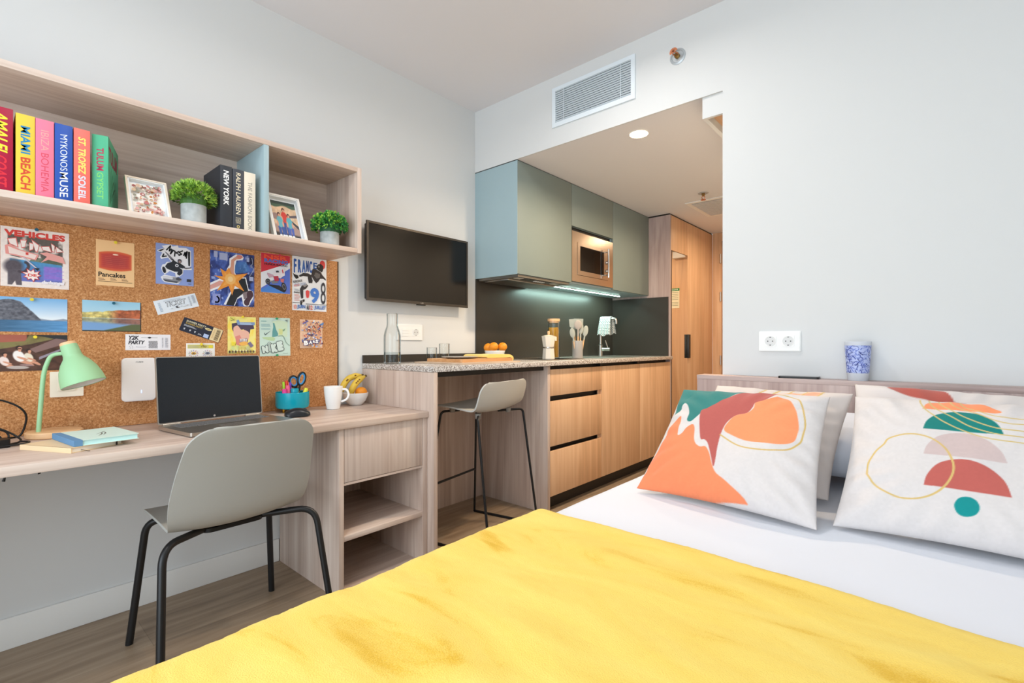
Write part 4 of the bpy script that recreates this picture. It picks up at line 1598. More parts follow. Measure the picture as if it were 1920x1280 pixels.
pen('pale green highlighter at the right rim of the pen pot', 0.012, 0.052, (0.014, 0.062, 0.108), 0.0090, ('1c1a22', 'bfe6a8'), 'marker')

t = thing('scissors', 'black and blue handled scissors standing in the pen pot', 'scissors', (PX, PY, ZD + 0.026))
SM = wall_M(PX + 0.006, PY + 0.020, ZD)
bm = BM()
for s in (-1, 1):
    prism(bm, [(s * 0.002 - 0.004, 0.027), (s * 0.002 + 0.004, 0.027), (s * 0.008 + 0.005, 0.115), (s * 0.008 - 0.005, 0.115)], SM, s * 0.0012 - 0.001, s * 0.0012 + 0.001)
obj('blades', bm, STEEL, t)
for s, ry, rx, cy, cx, rot in ((-1, 0.026, 0.021, 0.145, -0.016, 18), (1, 0.031, 0.018, 0.156, 0.020, -14)):
    L2 = SM @ Matrix.Translation((cx, cy, s * 0.003)) @ Matrix.Rotation(R(rot), 4, 'Z')
    ring = [L2 @ Vector((rx * math.cos(a), ry * math.sin(a), 0)) for a in [2 * math.pi * k / 28 for k in range(29)]]
    bm = BM()
    tube(bm, ring, 0.0052, 10, caps=False)
    tube(bm, [L2 @ Vector((0, -ry, 0)), SM @ Vector((s * 0.006, 0.098, s * 0.003))], [0.0062, 0.005], 8)
    hd = obj('handle', bm, BLACK, t)
    bm = BM()
    tube(bm, [L2 @ Vector(((rx - 0.0052) * math.cos(a), (ry - 0.0052) * math.sin(a), 0.0008)) for a in [2 * math.pi * k / 28 for k in range(29)]], 0.0036, 8, caps=False)
    obj('grip', bm, mat('scissor_blue', '2f8fd0', rough=0.4), hd)

# mug
t = thing('mug', 'plain white mug on the desk in front of the fruit bowl', 'mug', (-2.285, 1.24, ZD))
c0 = (-2.285, 1.24, ZD)
bm = BM()
lathe(bm, [(0, 0.002), (0.026, 0.002), (0.028, 0), (0.031, 0.001), (0.0365, 0.03), (0.043, 0.075), (0.0455, 0.112), (0.0445, 0.1135), (0.0432, 0.112), (0.040, 0.075), (0.033, 0.02), (0, 0.008)], c0, 48)
obj('cup', bm, CERAM, t)
bm = BM()
hx = [(0.0425, 0.098), (0.062, 0.097), (0.073, 0.082), (0.073, 0.062), (0.062, 0.046), (0.0385, 0.036)]
dv = Vector((math.cos(R(48)), math.sin(R(48)), 0))
tube(bm, [Vector(c0) + dv * a + Vector((0, 0, b)) for a, b in spline(hx, 6)], 0.0042, 10, flat=1.3)
obj('handle', bm, CERAM, t)

# fruit bowl
FX, FY = -2.345, 1.40
t = thing('bowl', 'white bowl of bananas and an orange on the desk by the tall oak panel', 'bowl', (FX, FY, ZD), group='white bowls')
bm = BM()
lathe(bm, [(0, 0.002), (0.026, 0.002), (0.030, 0), (0.033, 0.002), (0.052, 0.022), (0.0635, 0.048), (0.0665, 0.066), (0.0650, 0.067), (0.0635, 0.065), (0.050, 0.026), (0.02, 0.008), (0, 0.008)], (FX, FY, ZD), 48)
obj('dish', bm, CERAM, t)
ORANGE = mat('orange_peel', 'ee9420', rough=0.45, bump=(420, 0.25, 0.001))


def orange(label, x, y, z, r, grp):
    t = thing('orange', label, 'orange', (x, y, z), group=grp)
    bm = BM()
    ball(bm, (x, y, z), r, 32, sc=(1, 1, 0.95))
    p = obj('fruit', bm, ORANGE, t)
    bm = BM()
    lathe(bm, [(0.0035, 0), (0.002, 0.001), (0, 0.001)], (x, y, z + r * 0.948), 10)
    obj('stem', bm, mat('stem_green', '7a8a3a', rough=0.7), p)


orange('orange beside the bananas in the white bowl on the desk', FX + 0.022, FY + 0.020, ZD + 0.066, 0.032, 'oranges')
BAN = mat('banana_peel', 'e6c24a', rough=0.5, vary=(28, 0.16))


def banana(label, pts, r):
    P = [Vector((FX + a, FY + b, ZD + c)) for a, b, c in pts]
    t = thing('banana', label, 'banana', P[0], group='bananas in the desk bowl')
    Q = spline([tuple(p) for p in P], 6)
    n = len(Q)
    rad = [r * (0.45 + 0.55 * math.sin(math.pi * min(1, (i + 1.2) / (n * 0.32)) / 2)) * (1 if i < n * 0.72 else max(0.30, 1 - (i - n * 0.72) / (n * 0.28) * 0.75)) for i in range(n)]
    bm = BM()
    tube(bm, Q, rad, 9)
    b = obj('fruit', bm, BAN, t, smooth=50)
    bm = BM()
    tube(bm, [Q[-1], Vector(Q[-1]) + (Vector(Q[-1]) - Vector(Q[-3])).normalized() * 0.011], [0.0062, 0.0068], 8)
    obj('stem', bm, mat('banana_stem', '5c4a22', rough=0.7), b)
    bm = BM()
    rnd = random.Random(len(label))
    for _ in range(3):
        k = int(n * rnd.uniform(0.35, 0.7))
        s = Vector(Q[k]) + Vector((rad[k] * 0.98, -0.004, 0.006))
        ball(bm, s, 0.0035, 8, sc=(0.3, 1.6, 1.0))
    obj('freckle', bm, mat('banana_brown', '7a5220', rough=0.8), b)


banana('front banana curving over the orange in the desk bowl', [(0.000, -0.028, 0.052), (0.010, -0.026, 0.085), (0.012, -0.008, 0.115), (0.008, 0.022, 0.137), (0.000, 0.055, 0.150)], 0.0170)
banana('rear banana lying behind the front one in the desk bowl', [(-0.036, -0.060, 0.072), (-0.034, -0.050, 0.108), (-0.032, -0.022, 0.140), (-0.030, 0.018, 0.153), (-0.026, 0.050, 0.156)], 0.0165)

# lamp
MINT = mat('mint_metal', '9ccb9c', rough=0.5)
BEECH = wood('beech', [(0.3, 'd9a878'), (0.5, 'e6bb8c'), (0.65, 'eec9a0')], 'y')
LX, LY = -2.350, 0.222
t = thing('desk_lamp', 'mint green desk lamp with a round wooden base at the left end of the desk', 'lamp', (LX, LY, ZD))
bm = BM()
lathe(bm, [(0, 0.0), (0.074, 0.0), (0.077, 0.003), (0.077, 0.018), (0.074, 0.021), (0, 0.021)], (LX, LY, ZD), 48)
obj('base', bm, BEECH, t)
C = Vector((-2.322, 0.252, 1.068))
Dn = Vector((-2.287, 0.292, 0.921))
ax = (Dn - C)
AL = ax.length
SMx = Matrix.Translation(C) @ ax.to_track_quat('Z', 'Y').to_matrix().to_4x4()
bm = BM()
nk = SMx @ Vector((0, 0, 0.045))
st = [(LX + 0.008, 0.180, ZD + 0.021), (LX + 0.010, 0.186, 0.86), (LX + 0.012, 0.192, 0.95), (LX + 0.014, 0.201, 0.995), (LX + 0.018, 0.214, 1.022), (nk.x - 0.004, nk.y - 0.020, nk.z + 0.004), tuple(nk)]
tube(bm, spline(st, 8), 0.0068, 12)
obj('stem', bm, MINT, t)
bm = BM()
so = [(0.0, 0.010), (0.0235, 0.010), (0.0248, 0.016), (0.0262, 0.048), (0.0290, 0.058), (0.0425, 0.077), (0.0540, 0.102), (0.0610, 0.130), (0.0640, AL)]
si = [(r - 0.0016, z) for r, z in so[::-1][:-1]]
lathe(bm, so + [(0.0628, AL + 0.0012)] + [(0.0618, AL)], seg=48, mtx=SMx)
sh = obj('shade', bm, MINT, t)
bm = BM()
lathe(bm, [(0.0619, AL - 0.0005)] + [(r - 0.002, z) for r, z in so[::-1][1:7]], seg=48, mtx=SMx)
obj('lining', bm, mat('lamp_white', 'f2f2ee', rough=0.4), sh)
bm = BM()
lathe(bm, [(0, 0.0), (0.021, 0.0), (0.0232, 0.002), (0.0236, 0.0105), (0, 0.0105)], seg=36, mtx=SMx)
obj('cap', bm, BEECH, t)
bm = BM()
lathe(bm, [(0, 0.050), (0.013, 0.050), (0.013, 0.070), (0.020, 0.085), (0.027, 0.105), (0.024, 0.124), (0.012, 0.136), (0, 0.138)], seg=24, mtx=SMx)
obj('bulb', bm, mat('bulb_white', 'f4f4ee', rough=0.3), sh)

# notebooks
def book_flat(t, c, ex, ey, w, d, z0, h, cover, pages, spine=None, rnd=0.002):
    """closed book lying flat: ex along the spine side (width w), ey away from it (depth d)"""
    M = Matrix(((ex[0], ey[0], 0, c[0]), (ex[1], ey[1], 0, c[1]), (0, 0, 1, z0), (0, 0, 0, 1)))
    bm = BM()
    bx(bm, 0, w, 0.0, d, 0, 0.0018)
    bx(bm, 0, w, 0.0, d, h - 0.0018, h)
    bx(bm, 0, w, -0.0015, 0.002, 0, h)
    bm.transform(M)
    cv = obj('cover', bm, cover, t)
    bm = BM()
    bx(bm, 0.003, w - 0.003, 0.002, d - 0.003, 0.0018, h - 0.0018)
    bm.transform(M)
    obj('pages', bm, pages, t)
    return M


PAGES = mat('page_cream', 'efe8d8', rough=0.85)
t = thing('notebook', 'cream notebook with a black ribbon lying under the blue-spined one', 'notebook', (-2.0, 0.23, ZD), group='notebooks on the desk')
e1 = Vector((-0.211, -0.107)).normalized()
e2 = Vector((e1.y, -e1.x))
M = book_flat(t, (-1.932, 0.219), e1, e2, 0.212, 0.148, ZD, 0.0155, mat('cream_cover', 'e8cda4', rough=0.7), PAGES)
bm = BM()
bx(bm, -0.0015, 0.2, 0.126, 0.131, 0.0151, 0.0161)
bx(bm, -0.0012, -0.0004, 0.126, 0.131, -0.0003 + 0.0005, 0.016)
bm.transform(M)
obj('elastic', bm, BLACK, t)
bm = BM()
tube(bm, [M @ Vector(p) for p in ((0.004, 0.028, 0.006), (-0.006, 0.030, 0.004), (-0.014, 0.034, 0.0015), (-0.020, 0.036, 0.0012))], 0.0016, 6, flat=0.4)
obj('ribbon', bm, BLACK, t)
t = thing('notebook', 'pale green notebook with a blue spine lying on the cream notebook', 'notebook', (-2.05, 0.28, ZD + 0.016), group='notebooks on the desk')
z0 = ZD + 0.0163
e1 = Vector((-0.231, -0.029)).normalized()
e2 = Vector((e1.y, -e1.x))
M = book_flat(t, (-1.945, 0.228), e1, e2, 0.222, 0.160, z0, 0.0175, mat('mint_cover', 'cfe6dc', rough=0.6), mat('mint_pages', 'c2ecea', rough=0.7))
bm = BM()
bx(bm, -0.0006, 0.2226, -0.0022, 0.018, -0.0002, 0.0178)
bm.transform(M)
tag(obj('spine', bm, mat('blue_cloth', '5f8cb4', rough=0.7), t), 'blue cloth spine')
bm = BM()
M2 = M @ Matrix.Translation((0, 0, 0.01775))
for a, b, cc, dd in ((0.05, 0.07, 0.11, 0.095), (0.06, 0.085, 0.12, 0.105), (0.09, 0.075, 0.14, 0.11)):
    tube(bm, [M2 @ Vector((a, b, 0)), M2 @ Vector(((a + cc) / 2, (b + dd) / 2 + 0.004, 0)), M2 @ Vector((cc, dd, 0))], [0.0006, 0.0022, 0.0006], 6, flat=0.1)
obj('drawing', bm, mat('drawing_grey', '6a6a64', rough=0.7), t)

# cables at the left end of the desk
t = thing('power_cable', 'black cable arching down the cork board behind the lamp base', 'cable', (-2.40, 0.1, ZD))
bm = BM()
tube(bm, spline([(-2.40, -0.05, 0.86), (-2.40, 0.07, 0.872), (-2.40, 0.11, 0.862), (-2.395, 0.143, 0.835), (-2.400, 0.154, 0.80), (-2.405, 0.140, 0.745), (-2.385, 0.11, 0.7405), (-2.30, 0.06, 0.7405)], 8), 0.0032, 8)
obj('cord', bm, BLACK, t)
t = thing('cable_bundle', 'tangle of black cables and an adapter left of the lamp', 'cable', (-2.25, 0.06, ZD))
bm = BM()
for pts in ([(-2.33, -0.08, 0.80), (-2.32, 0.04, 0.799), (-2.31, 0.085, 0.785), (-2.30, 0.125, 0.755), (-2.27, 0.13, 0.741), (-2.22, 0.08, 0.741), (-2.2, 0.0, 0.741)],
            [(-2.34, 0.03, 0.770), (-2.33, 0.07, 0.781), (-2.32, 0.10, 0.772), (-2.31, 0.105, 0.750), (-2.29, 0.07, 0.745), (-2.28, 0.03, 0.752), (-2.29, 0.0, 0.775)],
            [(-2.28, -0.05, 0.765), (-2.27, 0.02, 0.772), (-2.27, 0.06, 0.776), (-2.26, 0.085, 0.764), (-2.26, 0.08, 0.748), (-2.27, 0.04, 0.742), (-2.29, 0.0, 0.742)],
            [(-2.20, 0.02, 0.744), (-2.19, 0.08, 0.743), (-2.20, 0.135, 0.743), (-2.235, 0.15, 0.743), (-2.262, 0.13, 0.743)]):
    tube(bm, spline(pts, 7), 0.0031, 8)
obj('cord', bm, BLACK, t)
bm = BM()
prism(bm, rrect(0.05, 0.115, 0.006), Matrix.Translation((-2.205, 0.045, ZD)) @ Matrix.Rotation(R(12), 4, 'Z'), 0.0, 0.026)
obj('adapter', bm, BLACK, t)

# router on the cork board
t = thing('wifi_router', 'white rounded router box mounted on the cork board left of the laptop', 'router', (XW + 0.01, 0.474, 0.92))
M = wall_M(XW + 0.0102, 0.474, 0.921)
bm = BM()
prism(bm, rrect(0.100, 0.158, 0.010), M, 0, 0.012)
prism(bm, rrect(0.110, 0.172, 0.014), M, 0.012, 0.030)
prism(bm, rrect(0.104, 0.166, 0.012), M, 0.030, 0.034)
obj('case', bm, mat('router_white', 'ece6e2', rough=0.35), t)
bm = BM()
put_text(bm, 'ruijie', M @ Matrix.Translation((-0.012, 0.067, 0.0343)), 0.024, 0.006, bold=0.02)
obj('logo', bm, mat('router_logo', '55555a', rough=0.5), t)
bm = BM()
prism(bm, rrect(0.003, 0.012, 0.0014), M @ Matrix.Translation((0.006, -0.048, 0.034)), 0, 0.0004)
obj('status_light', bm, mat('router_led', 'b8c4f0', emis='9fb4ff', es=1.5), t)

# ------------------------------------------------------------------ on the worktop
ZW = 0.9553
t = thing('carafe', 'glass water carafe on the worktop beneath the television', 'carafe', (-2.244, 1.562, ZW))
c0 = (-2.244, 1.562, ZW)
bm = BM()
lathe(bm, [(0, 0.0), (0.043, 0.0), (0.046, 0.004), (0.0465, 0.12), (0.046, 0.155), (0.040, 0.180), (0.031, 0.205), (0.0295, 0.225), (0.0305, 0.273), (0.0298, 0.275), (0.028, 0.273), (0.0272, 0.225), (0.0285, 0.205), (0.0375, 0.180), (0.0435, 0.155), (0.0438, 0.12), (0.0432, 0.010), (0, 0.008)], c0, 48)
obj('bottle', bm, GLASS, t)
bm = BM()
lathe(bm, [(0, 0.0095), (0.0415, 0.0105), (0.0434, 0.014), (0.0436, 0.064), (0, 0.064)], c0, 40)
obj('water', bm, thin_glass('water', 'f0f4f5', 0.1), t)


def tumbler(label, x, y, r, h):
    t = thing('drinking_glass', label, 'glass', (x, y, ZW), group='drinking glasses on the worktop')
    bm = BM()
    lathe(bm, [(0, 0), (r - 0.003, 0), (r - 0.001, 0.003), (r, h - 0.001), (r - 0.001, h), (r - 0.0022, h - 0.001), (r - 0.003, 0.012), (0, 0.010)], (x, y, ZW), 40)
    obj('body', bm, GLASS, t)


tumbler('short clear drinking glass behind the wooden boards, nearer the carafe', -2.30, 1.885, 0.032, 0.088)
tumbler('taller clear drinking glass behind the wooden boards', -2.345, 2.022, 0.034, 0.112)

t = thing('serving_board', 'thin beige wooden serving tray lying under the chopping board', 'tray', (-2.07, 1.95, ZW))
bm = BM()
prism(bm, rrect(0.38, 0.52, 0.02), Matrix.Translation((-2.06, 1.965, ZW)) @ Matrix.Rotation(R(3), 4, 'Z'), 0, 0.008)
obj('board', bm, wood('pale_board', [(0.3, 'b79b80'), (0.5, 'c9b097'), (0.65, 'd6c1aa')], 'y'), t)
t = thing('chopping_board', 'golden wooden chopping board on the beige tray', 'board', (-2.06, 1.99, ZW + 0.008))
bm = BM()
prism(bm, rrect(0.29, 0.44, 0.012), Matrix.Translation((-2.085, 2.005, ZW + 0.0083)) @ Matrix.Rotation(R(2), 4, 'Z'), 0, 0.017)
obj('board', bm, wood('golden_board', [(0.3, 'c08a58'), (0.5, 'd5a06c'), (0.65, 'e2b888')], 'y'), t)
t = thing('plate', 'flat grey plate on the chopping board', 'plate', (-2.09, 1.93, ZW + 0.0256))
bm = BM()
lathe(bm, [(0, 0.0), (0.06, 0.0), (0.075, 0.002), (0.105, 0.008), (0.1055, 0.0095), (0.104, 0.0098), (0.074, 0.0045), (0, 0.0035)], (-2.085, 1.915, ZW + 0.0256), 56)
obj('dish', bm, mat('grey_stoneware', 'a8a49e', rough=0.4), t)

YEL = fabric('yellow_cotton', False, 'f0d078', 0.9, 500, 0.2)
t = thing('napkin', 'folded yellow napkin hanging over the end of the chopping board', 'napkin', (-2.08, 2.15, ZW + 0.026))
bm = BM()
zt = ZW + 0.0258
prof = [(2.035, zt + 0.006), (2.05, zt + 0.019), (2.12, zt + 0.020), (2.19, zt + 0.019), (2.235, zt + 0.020), (2.268, zt + 0.008), (2.276, zt - 0.010), (2.262, zt - 0.022), (2.244, zt - 0.018), (2.243, zt - 0.006), (2.252, zt - 0.001), (2.2425, zt + 0.0030), (2.19, zt + 0.0008), (2.12, zt + 0.0008), (2.05, zt + 0.0008)]
rows = []
for k in range(14):
    x = -2.185 + 0.20 * k / 13
    rows.append([bm.verts.new((x, y + 0.003 * noise.noise(Vector((x * 30, y * 9, 0))), z + (0.0022 * abs(noise.noise(Vector((x * 20, y * 20, 5)))) if z > zt + 0.003 else 0))) for y, z in spline(prof + [prof[0]], 3)[:-1]])
grid_faces(bm, rows, True)
bm.faces.new(rows[0])
bm.faces.new(rows[-1][::-1])
obj('cloth', bm, YEL, t)

OX, OY = -2.30, 2.44
t = thing('bowl', 'white bowl holding three oranges on the worktop in front of the dark splashback', 'bowl', (OX, OY, ZW), group='white bowls')
bm = BM()
lathe(bm, [(0, 0.002), (0.034, 0.002), (0.040, 0), (0.044, 0.002), (0.062, 0.028), (0.0715, 0.062), (0.0705, 0.064), (0.069, 0.062), (0.058, 0.03), (0.03, 0.012), (0, 0.012)], (OX, OY, ZW), 48)
obj('dish', bm, CERAM, t)
for lb, a, b, c_ in (('left orange of the three in the worktop bowl', -0.050, -0.013, 0.084), ('middle orange of the three in the worktop bowl', 0.0125, -0.024, 0.091), ('right orange of the three in the worktop bowl', 0.039, 0.036, 0.090)):
    orange(lb, OX + a, OY + b, ZW + c_, 0.032, 'oranges')

# hob, sink, tap
t = thing('hob', 'black glass hob with a thin steel edge set on the worktop', 'hob', (-2.14, 2.78, ZW))
box_obj('glass', (-2.34, -1.93, 2.56, 3.0, ZW, ZW + 0.0035), mat('black_glass', '0d0b0a', rough=0.06), t, 0.001)
bm = BM()
for a in ((-2.343, -2.340, 2.557, 3.003), (-1.930, -1.927, 2.557, 3.003), (-2.340, -1.930, 2.557, 2.560), (-2.340, -1.930, 3.0, 3.003)):
    bx(bm, *a, ZW, ZW + 0.0045)
obj('edge', bm, STEEL, t)
ZH = ZW + 0.0038
t = thing('sink', 'steel kitchen sink set in the worktop below the tap', 'sink', (-2.1, 3.56, ZW))
bm = BM()
for a in ((-2.29, -2.262, 3.22, 3.90), (-1.938, -1.91, 3.22, 3.90), (-2.262, -1.938, 3.22, 3.248), (-2.262, -1.938, 3.872, 3.90)):
    bx(bm, *a, ZW, ZW + 0.003)
obj('rim', bm, STEEL, t)
box_obj('basin', (-2.262, -1.938, 3.248, 3.872, ZW, ZW + 0.0006), mat('dull_steel', '8d8880', rough=0.4, metal=0.8), t)

TX, TY = -2.30, 3.838
t = thing('kitchen_tap', 'tall chrome mixer tap with a side lever at the sink', 'tap', (TX, TY, ZW))
bm = BM()
lathe(bm, [(0, 0), (0.026, 0), (0.026, 0.004), (0.021, 0.008), (0.021, 0.10), (0.013, 0.108), (0.012, 0.30), (0, 0.30)], (TX, TY, ZW), 24)
obj('column', bm, STEEL, t)
bm = BM()
tube(bm, [(TX, TY, ZW + 0.29), (TX, TY, ZW + 0.325), (TX + 0.012, TY + 0.002, ZW + 0.338), (TX + 0.13, TY + 0.022, ZW + 0.338), (TX + 0.145, TY + 0.025, ZW + 0.325), (TX + 0.145, TY + 0.025, ZW + 0.29)], 0.0115, 14, smooth=2)
obj('spout', bm, STEEL, t)
bm = BM()
cyl(bm, (TX + 0.018, TY, ZW + 0.064), (TX + 0.085, TY + 0.02, ZW + 0.064), 0.018, seg=20)
lv = obj('valve', bm, STEEL, t)
bm = BM()
tube(bm, [(TX + 0.066, TY + 0.014, ZW + 0.08), (TX + 0.045, TY + 0.006, ZW + 0.145)], [0.005, 0.0042], 10)
obj('lever', bm, STEEL, lv)


def towel_mesh():
    bm = BM()
    rows = []
    nx = 60
    path = [(-0.056, -0.150), (-0.050, -0.11), (-0.038, -0.05), (-0.024, 0.002), (-0.008, 0.0155), (0.008, 0.0155), (0.024, 0.002), (0.036, -0.05), (0.046, -0.10), (0.052, -0.140)]
    P = spline(path, 5)
    for k in range(nx):
        s = k / (nx - 1)
        x = TX + 0.006 + 0.10 * s
        yc = TY + 0.001 + 0.017 * s
        row = []
        for i, (dy, dz) in enumerate(P):
            hang = max(0, -dz) / 0.17
            f = 0.012 * math.sin(s * 26 + i * 0.05) * (0.3 + 0.9 * hang)
            row.append(bm.verts.new((x + 0.010 * (s - 0.5) * 2 * hang, yc + dy + (f if dy > 0 else f * 0.5), ZW + 0.338 + dz + 0.010 * hang * math.sin(s * 9))))
        rows.append(row)
    grid_faces(bm, rows, False)
    return bm


def gingham():
    m = bpy.data.materials.new('checked_cotton')
    m.use_nodes = True
    nt = m.node_tree
    b = nt.nodes['Principled BSDF']
    b.inputs['Roughness'].default_value = 0.9
    tc = nt.nodes.new('ShaderNodeTexCoord')
    ck = nt.nodes.new('ShaderNodeTexChecker')
    ck.inputs['Scale'].default_value = 95
    ck.inputs['Color1'].default_value = lin('c6cbca')
    ck.inputs['Color2'].default_value = lin('868d8e')
    nt.links.new(tc.outputs['Object'], ck.inputs['Vector'])
    nt.links.new(ck.outputs['Color'], b.inputs['Base Color'])
    return m


o = obj('tea_towel', towel_mesh(), gingham(), None, smooth=70)
tag(o, 'grey and white checked tea towel hung over the kitchen tap', 'tea towel')
o.modifiers.new('thick', 'SOLIDIFY').thickness = 0.003

# moka pot
MX, MY = -2.08, 2.764
t = thing('moka_pot', 'cream eight-sided moka pot with a wooden knob on the hob', 'coffee pot', (MX, MY, ZH))
MOKA = mat('cream_enamel', 'ece3d2', rough=0.35)
rot = Matrix.Translation((MX, MY, ZH)) @ Matrix.Rotation(R(10), 4, 'Z')
bm = BM()
lathe(bm, [(0, 0), (0.0455, 0), (0.0465, 0.002), (0.0405, 0.072), (0.0415, 0.076), (0, 0.076)], seg=8, mtx=rot)
obj('boiler', bm, MOKA, t, smooth=20)
bm = BM()
lathe(bm, [(0.0405, 0.076), (0.041, 0.078), (0.041, 0.083), (0.0405, 0.085)], seg=32, mtx=rot)
obj('band', bm, STEEL, t)
bm = BM()
lathe(bm, [(0, 0.085), (0.0395, 0.085), (0.0405, 0.090), (0.0515, 0.158), (0, 0.158)], seg=8, mtx=rot)
prism(bm, [(-0.012, 0), (0.012, 0), (0, 0.014)], rot @ Matrix.Rotation(R(-55), 4, 'Z') @ Matrix.Translation((0, 0.044, 0.128)), 0, 0.030)
obj('jug', bm, MOKA, t, smooth=20)
bm = BM()
lathe(bm, [(0.052, 0.1585), (0.0525, 0.161), (0.010, 0.171), (0, 0.171)], seg=8, mtx=rot)
ld = obj('lid', bm, MOKA, t, smooth=20)
bm = BM()
lathe(bm, [(0, 0.171), (0.006, 0.171), (0.0085, 0.180), (0.010, 0.190), (0.007, 0.198), (0, 0.199)], seg=16, mtx=rot)
obj('knob', bm, BEECH, ld)
bm = BM()
hh = rot @ Matrix.Rotation(R(122), 4, 'Z')
tube(bm, [hh @ Vector(p) for p in ((0.040, 0, 0.150), (0.075, 0, 0.150), (0.080, 0, 0.135), (0.074, 0, 0.075))], [0.006, 0.008, 0.008, 0.006], 10, smooth=2)
obj('handle', bm, BEECH, t)

# pasta jar
JX, JY = -2.131, 2.894
t = thing('storage_jar', 'tall glass jar of spaghetti with a wooden lid behind the moka pot', 'jar', (JX, JY, ZH))
bm = BM()
lathe(bm, [(0, 0), (0.042, 0), (0.0445, 0.003), (0.0445, 0.272), (0.0425, 0.272), (0.0425, 0.006), (0, 0.006)], (JX, JY, ZH), 40)
obj('glass', bm, GLASS, t)
bm = BM()
lathe(bm, [(0, 0.262), (0.0418, 0.262), (0.0418, 0.2725), (0.0455, 0.2728), (0.046, 0.289), (0.0445, 0.291), (0, 0.291)], (JX, JY, ZH), 40)
obj('lid', bm, BEECH, t)
bm = BM()
rnd = random.Random(3)
for k in range(230):
    a, q = rnd.random() * 6.283, 0.0405 * math.sqrt(rnd.random())
    b, q2 = a + rnd.uniform(-0.25, 0.25), 0.0405 * math.sqrt(rnd.random()) * 0.5 + q * 0.5
    cyl(bm, (JX + q * math.cos(a), JY + q * math.sin(a), ZH + 0.0075), (JX + q2 * math.cos(b), JY + q2 * math.sin(b), ZH + 0.218 + rnd.random() * 0.012), 0.0013, seg=5)
sp = obj('spaghetti', bm, mat('pasta', 'f0bb45', rough=0.5), t)
sp['kind'] = 'stuff'

# utensil crock
UX, UY = -2.049, 3.086
t = thing('utensil_crock', 'grey ceramic crock of kitchen utensils on the worktop', 'utensil pot', (UX, UY, ZW))
bm = BM()
lathe(bm, [(0, 0), (0.038, 0), (0.0395, 0.003), (0.0405, 0.134), (0.039, 0.135), (0.0375, 0.133), (0.0365, 0.006), (0, 0.006)], (UX, UY, ZW), 40)
obj('pot', bm, mat('grey_glaze', 'a9a6a2', rough=0.25), t)
SILI = mat('sage_silicone', 'a9aea4', rough=0.55)
SILB = mat('taupe_silicone', 'b3aaa0', rough=0.55)


def utensil(name, label, x, y, dx, dy, L, head, m, tw=0):
    a = Vector((UX + x, UY + y, ZW + 0.0075))
    b = Vector((UX + x + dx, UY + y + dy, ZW + L))
    d = (b - a)
    t = thing(name, label, 'utensil', a, group='utensils in the grey crock')
    bm = BM()
    k = 0.62
    tube(bm, [a, a + d * k], [0.0055, 0.0048], 10)
    obj('handle', bm, BEECH, t)
    F = Matrix.Translation(a + d * k) @ d.to_track_quat('Z', 'Y').to_matrix().to_4x4()
    zq = F.to_3x3() @ Vector((1, 0, 0))
    # turn the head so that it faces the room
    want = Vector((0.66, -0.75, 0))
    loc = F.to_3x3().inverted() @ want
    F = F @ Matrix.Rotation(math.atan2(loc.y, loc.x) - math.pi / 2 + tw, 4, 'Z')
    LL = d.length * (1 - k)
    bm = BM()
    O = F @ Matrix(((1, 0, 0, 0), (0, 0, -1, 0), (0, 1, 0, 0), (0, 0, 0, 1)))      # x across, y along, z to the back
    if head == 'spoon':
        tube(bm, [F @ Vector((0, 0, -0.012)), F @ Vector((0, 0, LL * 0.5))], [0.0065, 0.0050], 10)
        ball(bm, (0, 0, 0), 1, 20, mtx=F @ Matrix.Translation((0, 0, LL * 0.70)) @ Matrix.Diagonal((0.029, 0.007, 0.036, 1)))
    elif head == 'turner':
        tube(bm, [F @ Vector((0, 0, -0.012)), F @ Vector((0, 0, LL * 0.35))], [0.0065, 0.0050], 10)
        q = [(-0.008, LL * .3), (0.008, LL * .3), (0.034, LL * .5), (0.036, LL), (-0.036, LL), (-0.034, LL * .5)]
        prism(bm, q, O, -0.0016, 0.0016)
    else:
        tube(bm, [F @ Vector((0, 0, -0.012)), F @ Vector((0, 0, LL * 0.3))], [0.0065, 0.0055], 10)
        ball(bm, (0, 0, 0), 1, 16, mtx=F @ Matrix.Translation((0, 0, LL * 0.6)) @ Matrix.Diagonal((0.021, 0.005, LL * 0.46, 1)))
    obj('head', bm, m, t)


utensil('cooking_spoon', 'taupe cooking spoon standing in front in the grey crock', 0.010, -0.012, 0.012, -0.014, 0.285, 'spoon', SILB)
utensil('turner', 'pale green slotted turner behind the spoon in the grey crock', -0.012, -0.004, -0.012, -0.012, 0.300, 'turner', SILI)
utensil('turner', 'pale green wide turner at the back of the grey crock', -0.004, 0.016, -0.012, 0.022, 0.303, 'turner', SILI)
utensil('spatula', 'pale green narrow spatula leaning left in the grey crock', 0.004, -0.026, -0.018, -0.030, 0.225, 'spatula', SILI)
utensil('spatula', 'pale green spatula leaning right in the grey crock', 0.018, 0.018, 0.024, 0.038, 0.245, 'spatula', SILI)
utensil('spatula', 'sage spatula in the middle of the grey crock', 0.020, 0.000, 0.004, 0.010, 0.27, 'spatula', SILI)

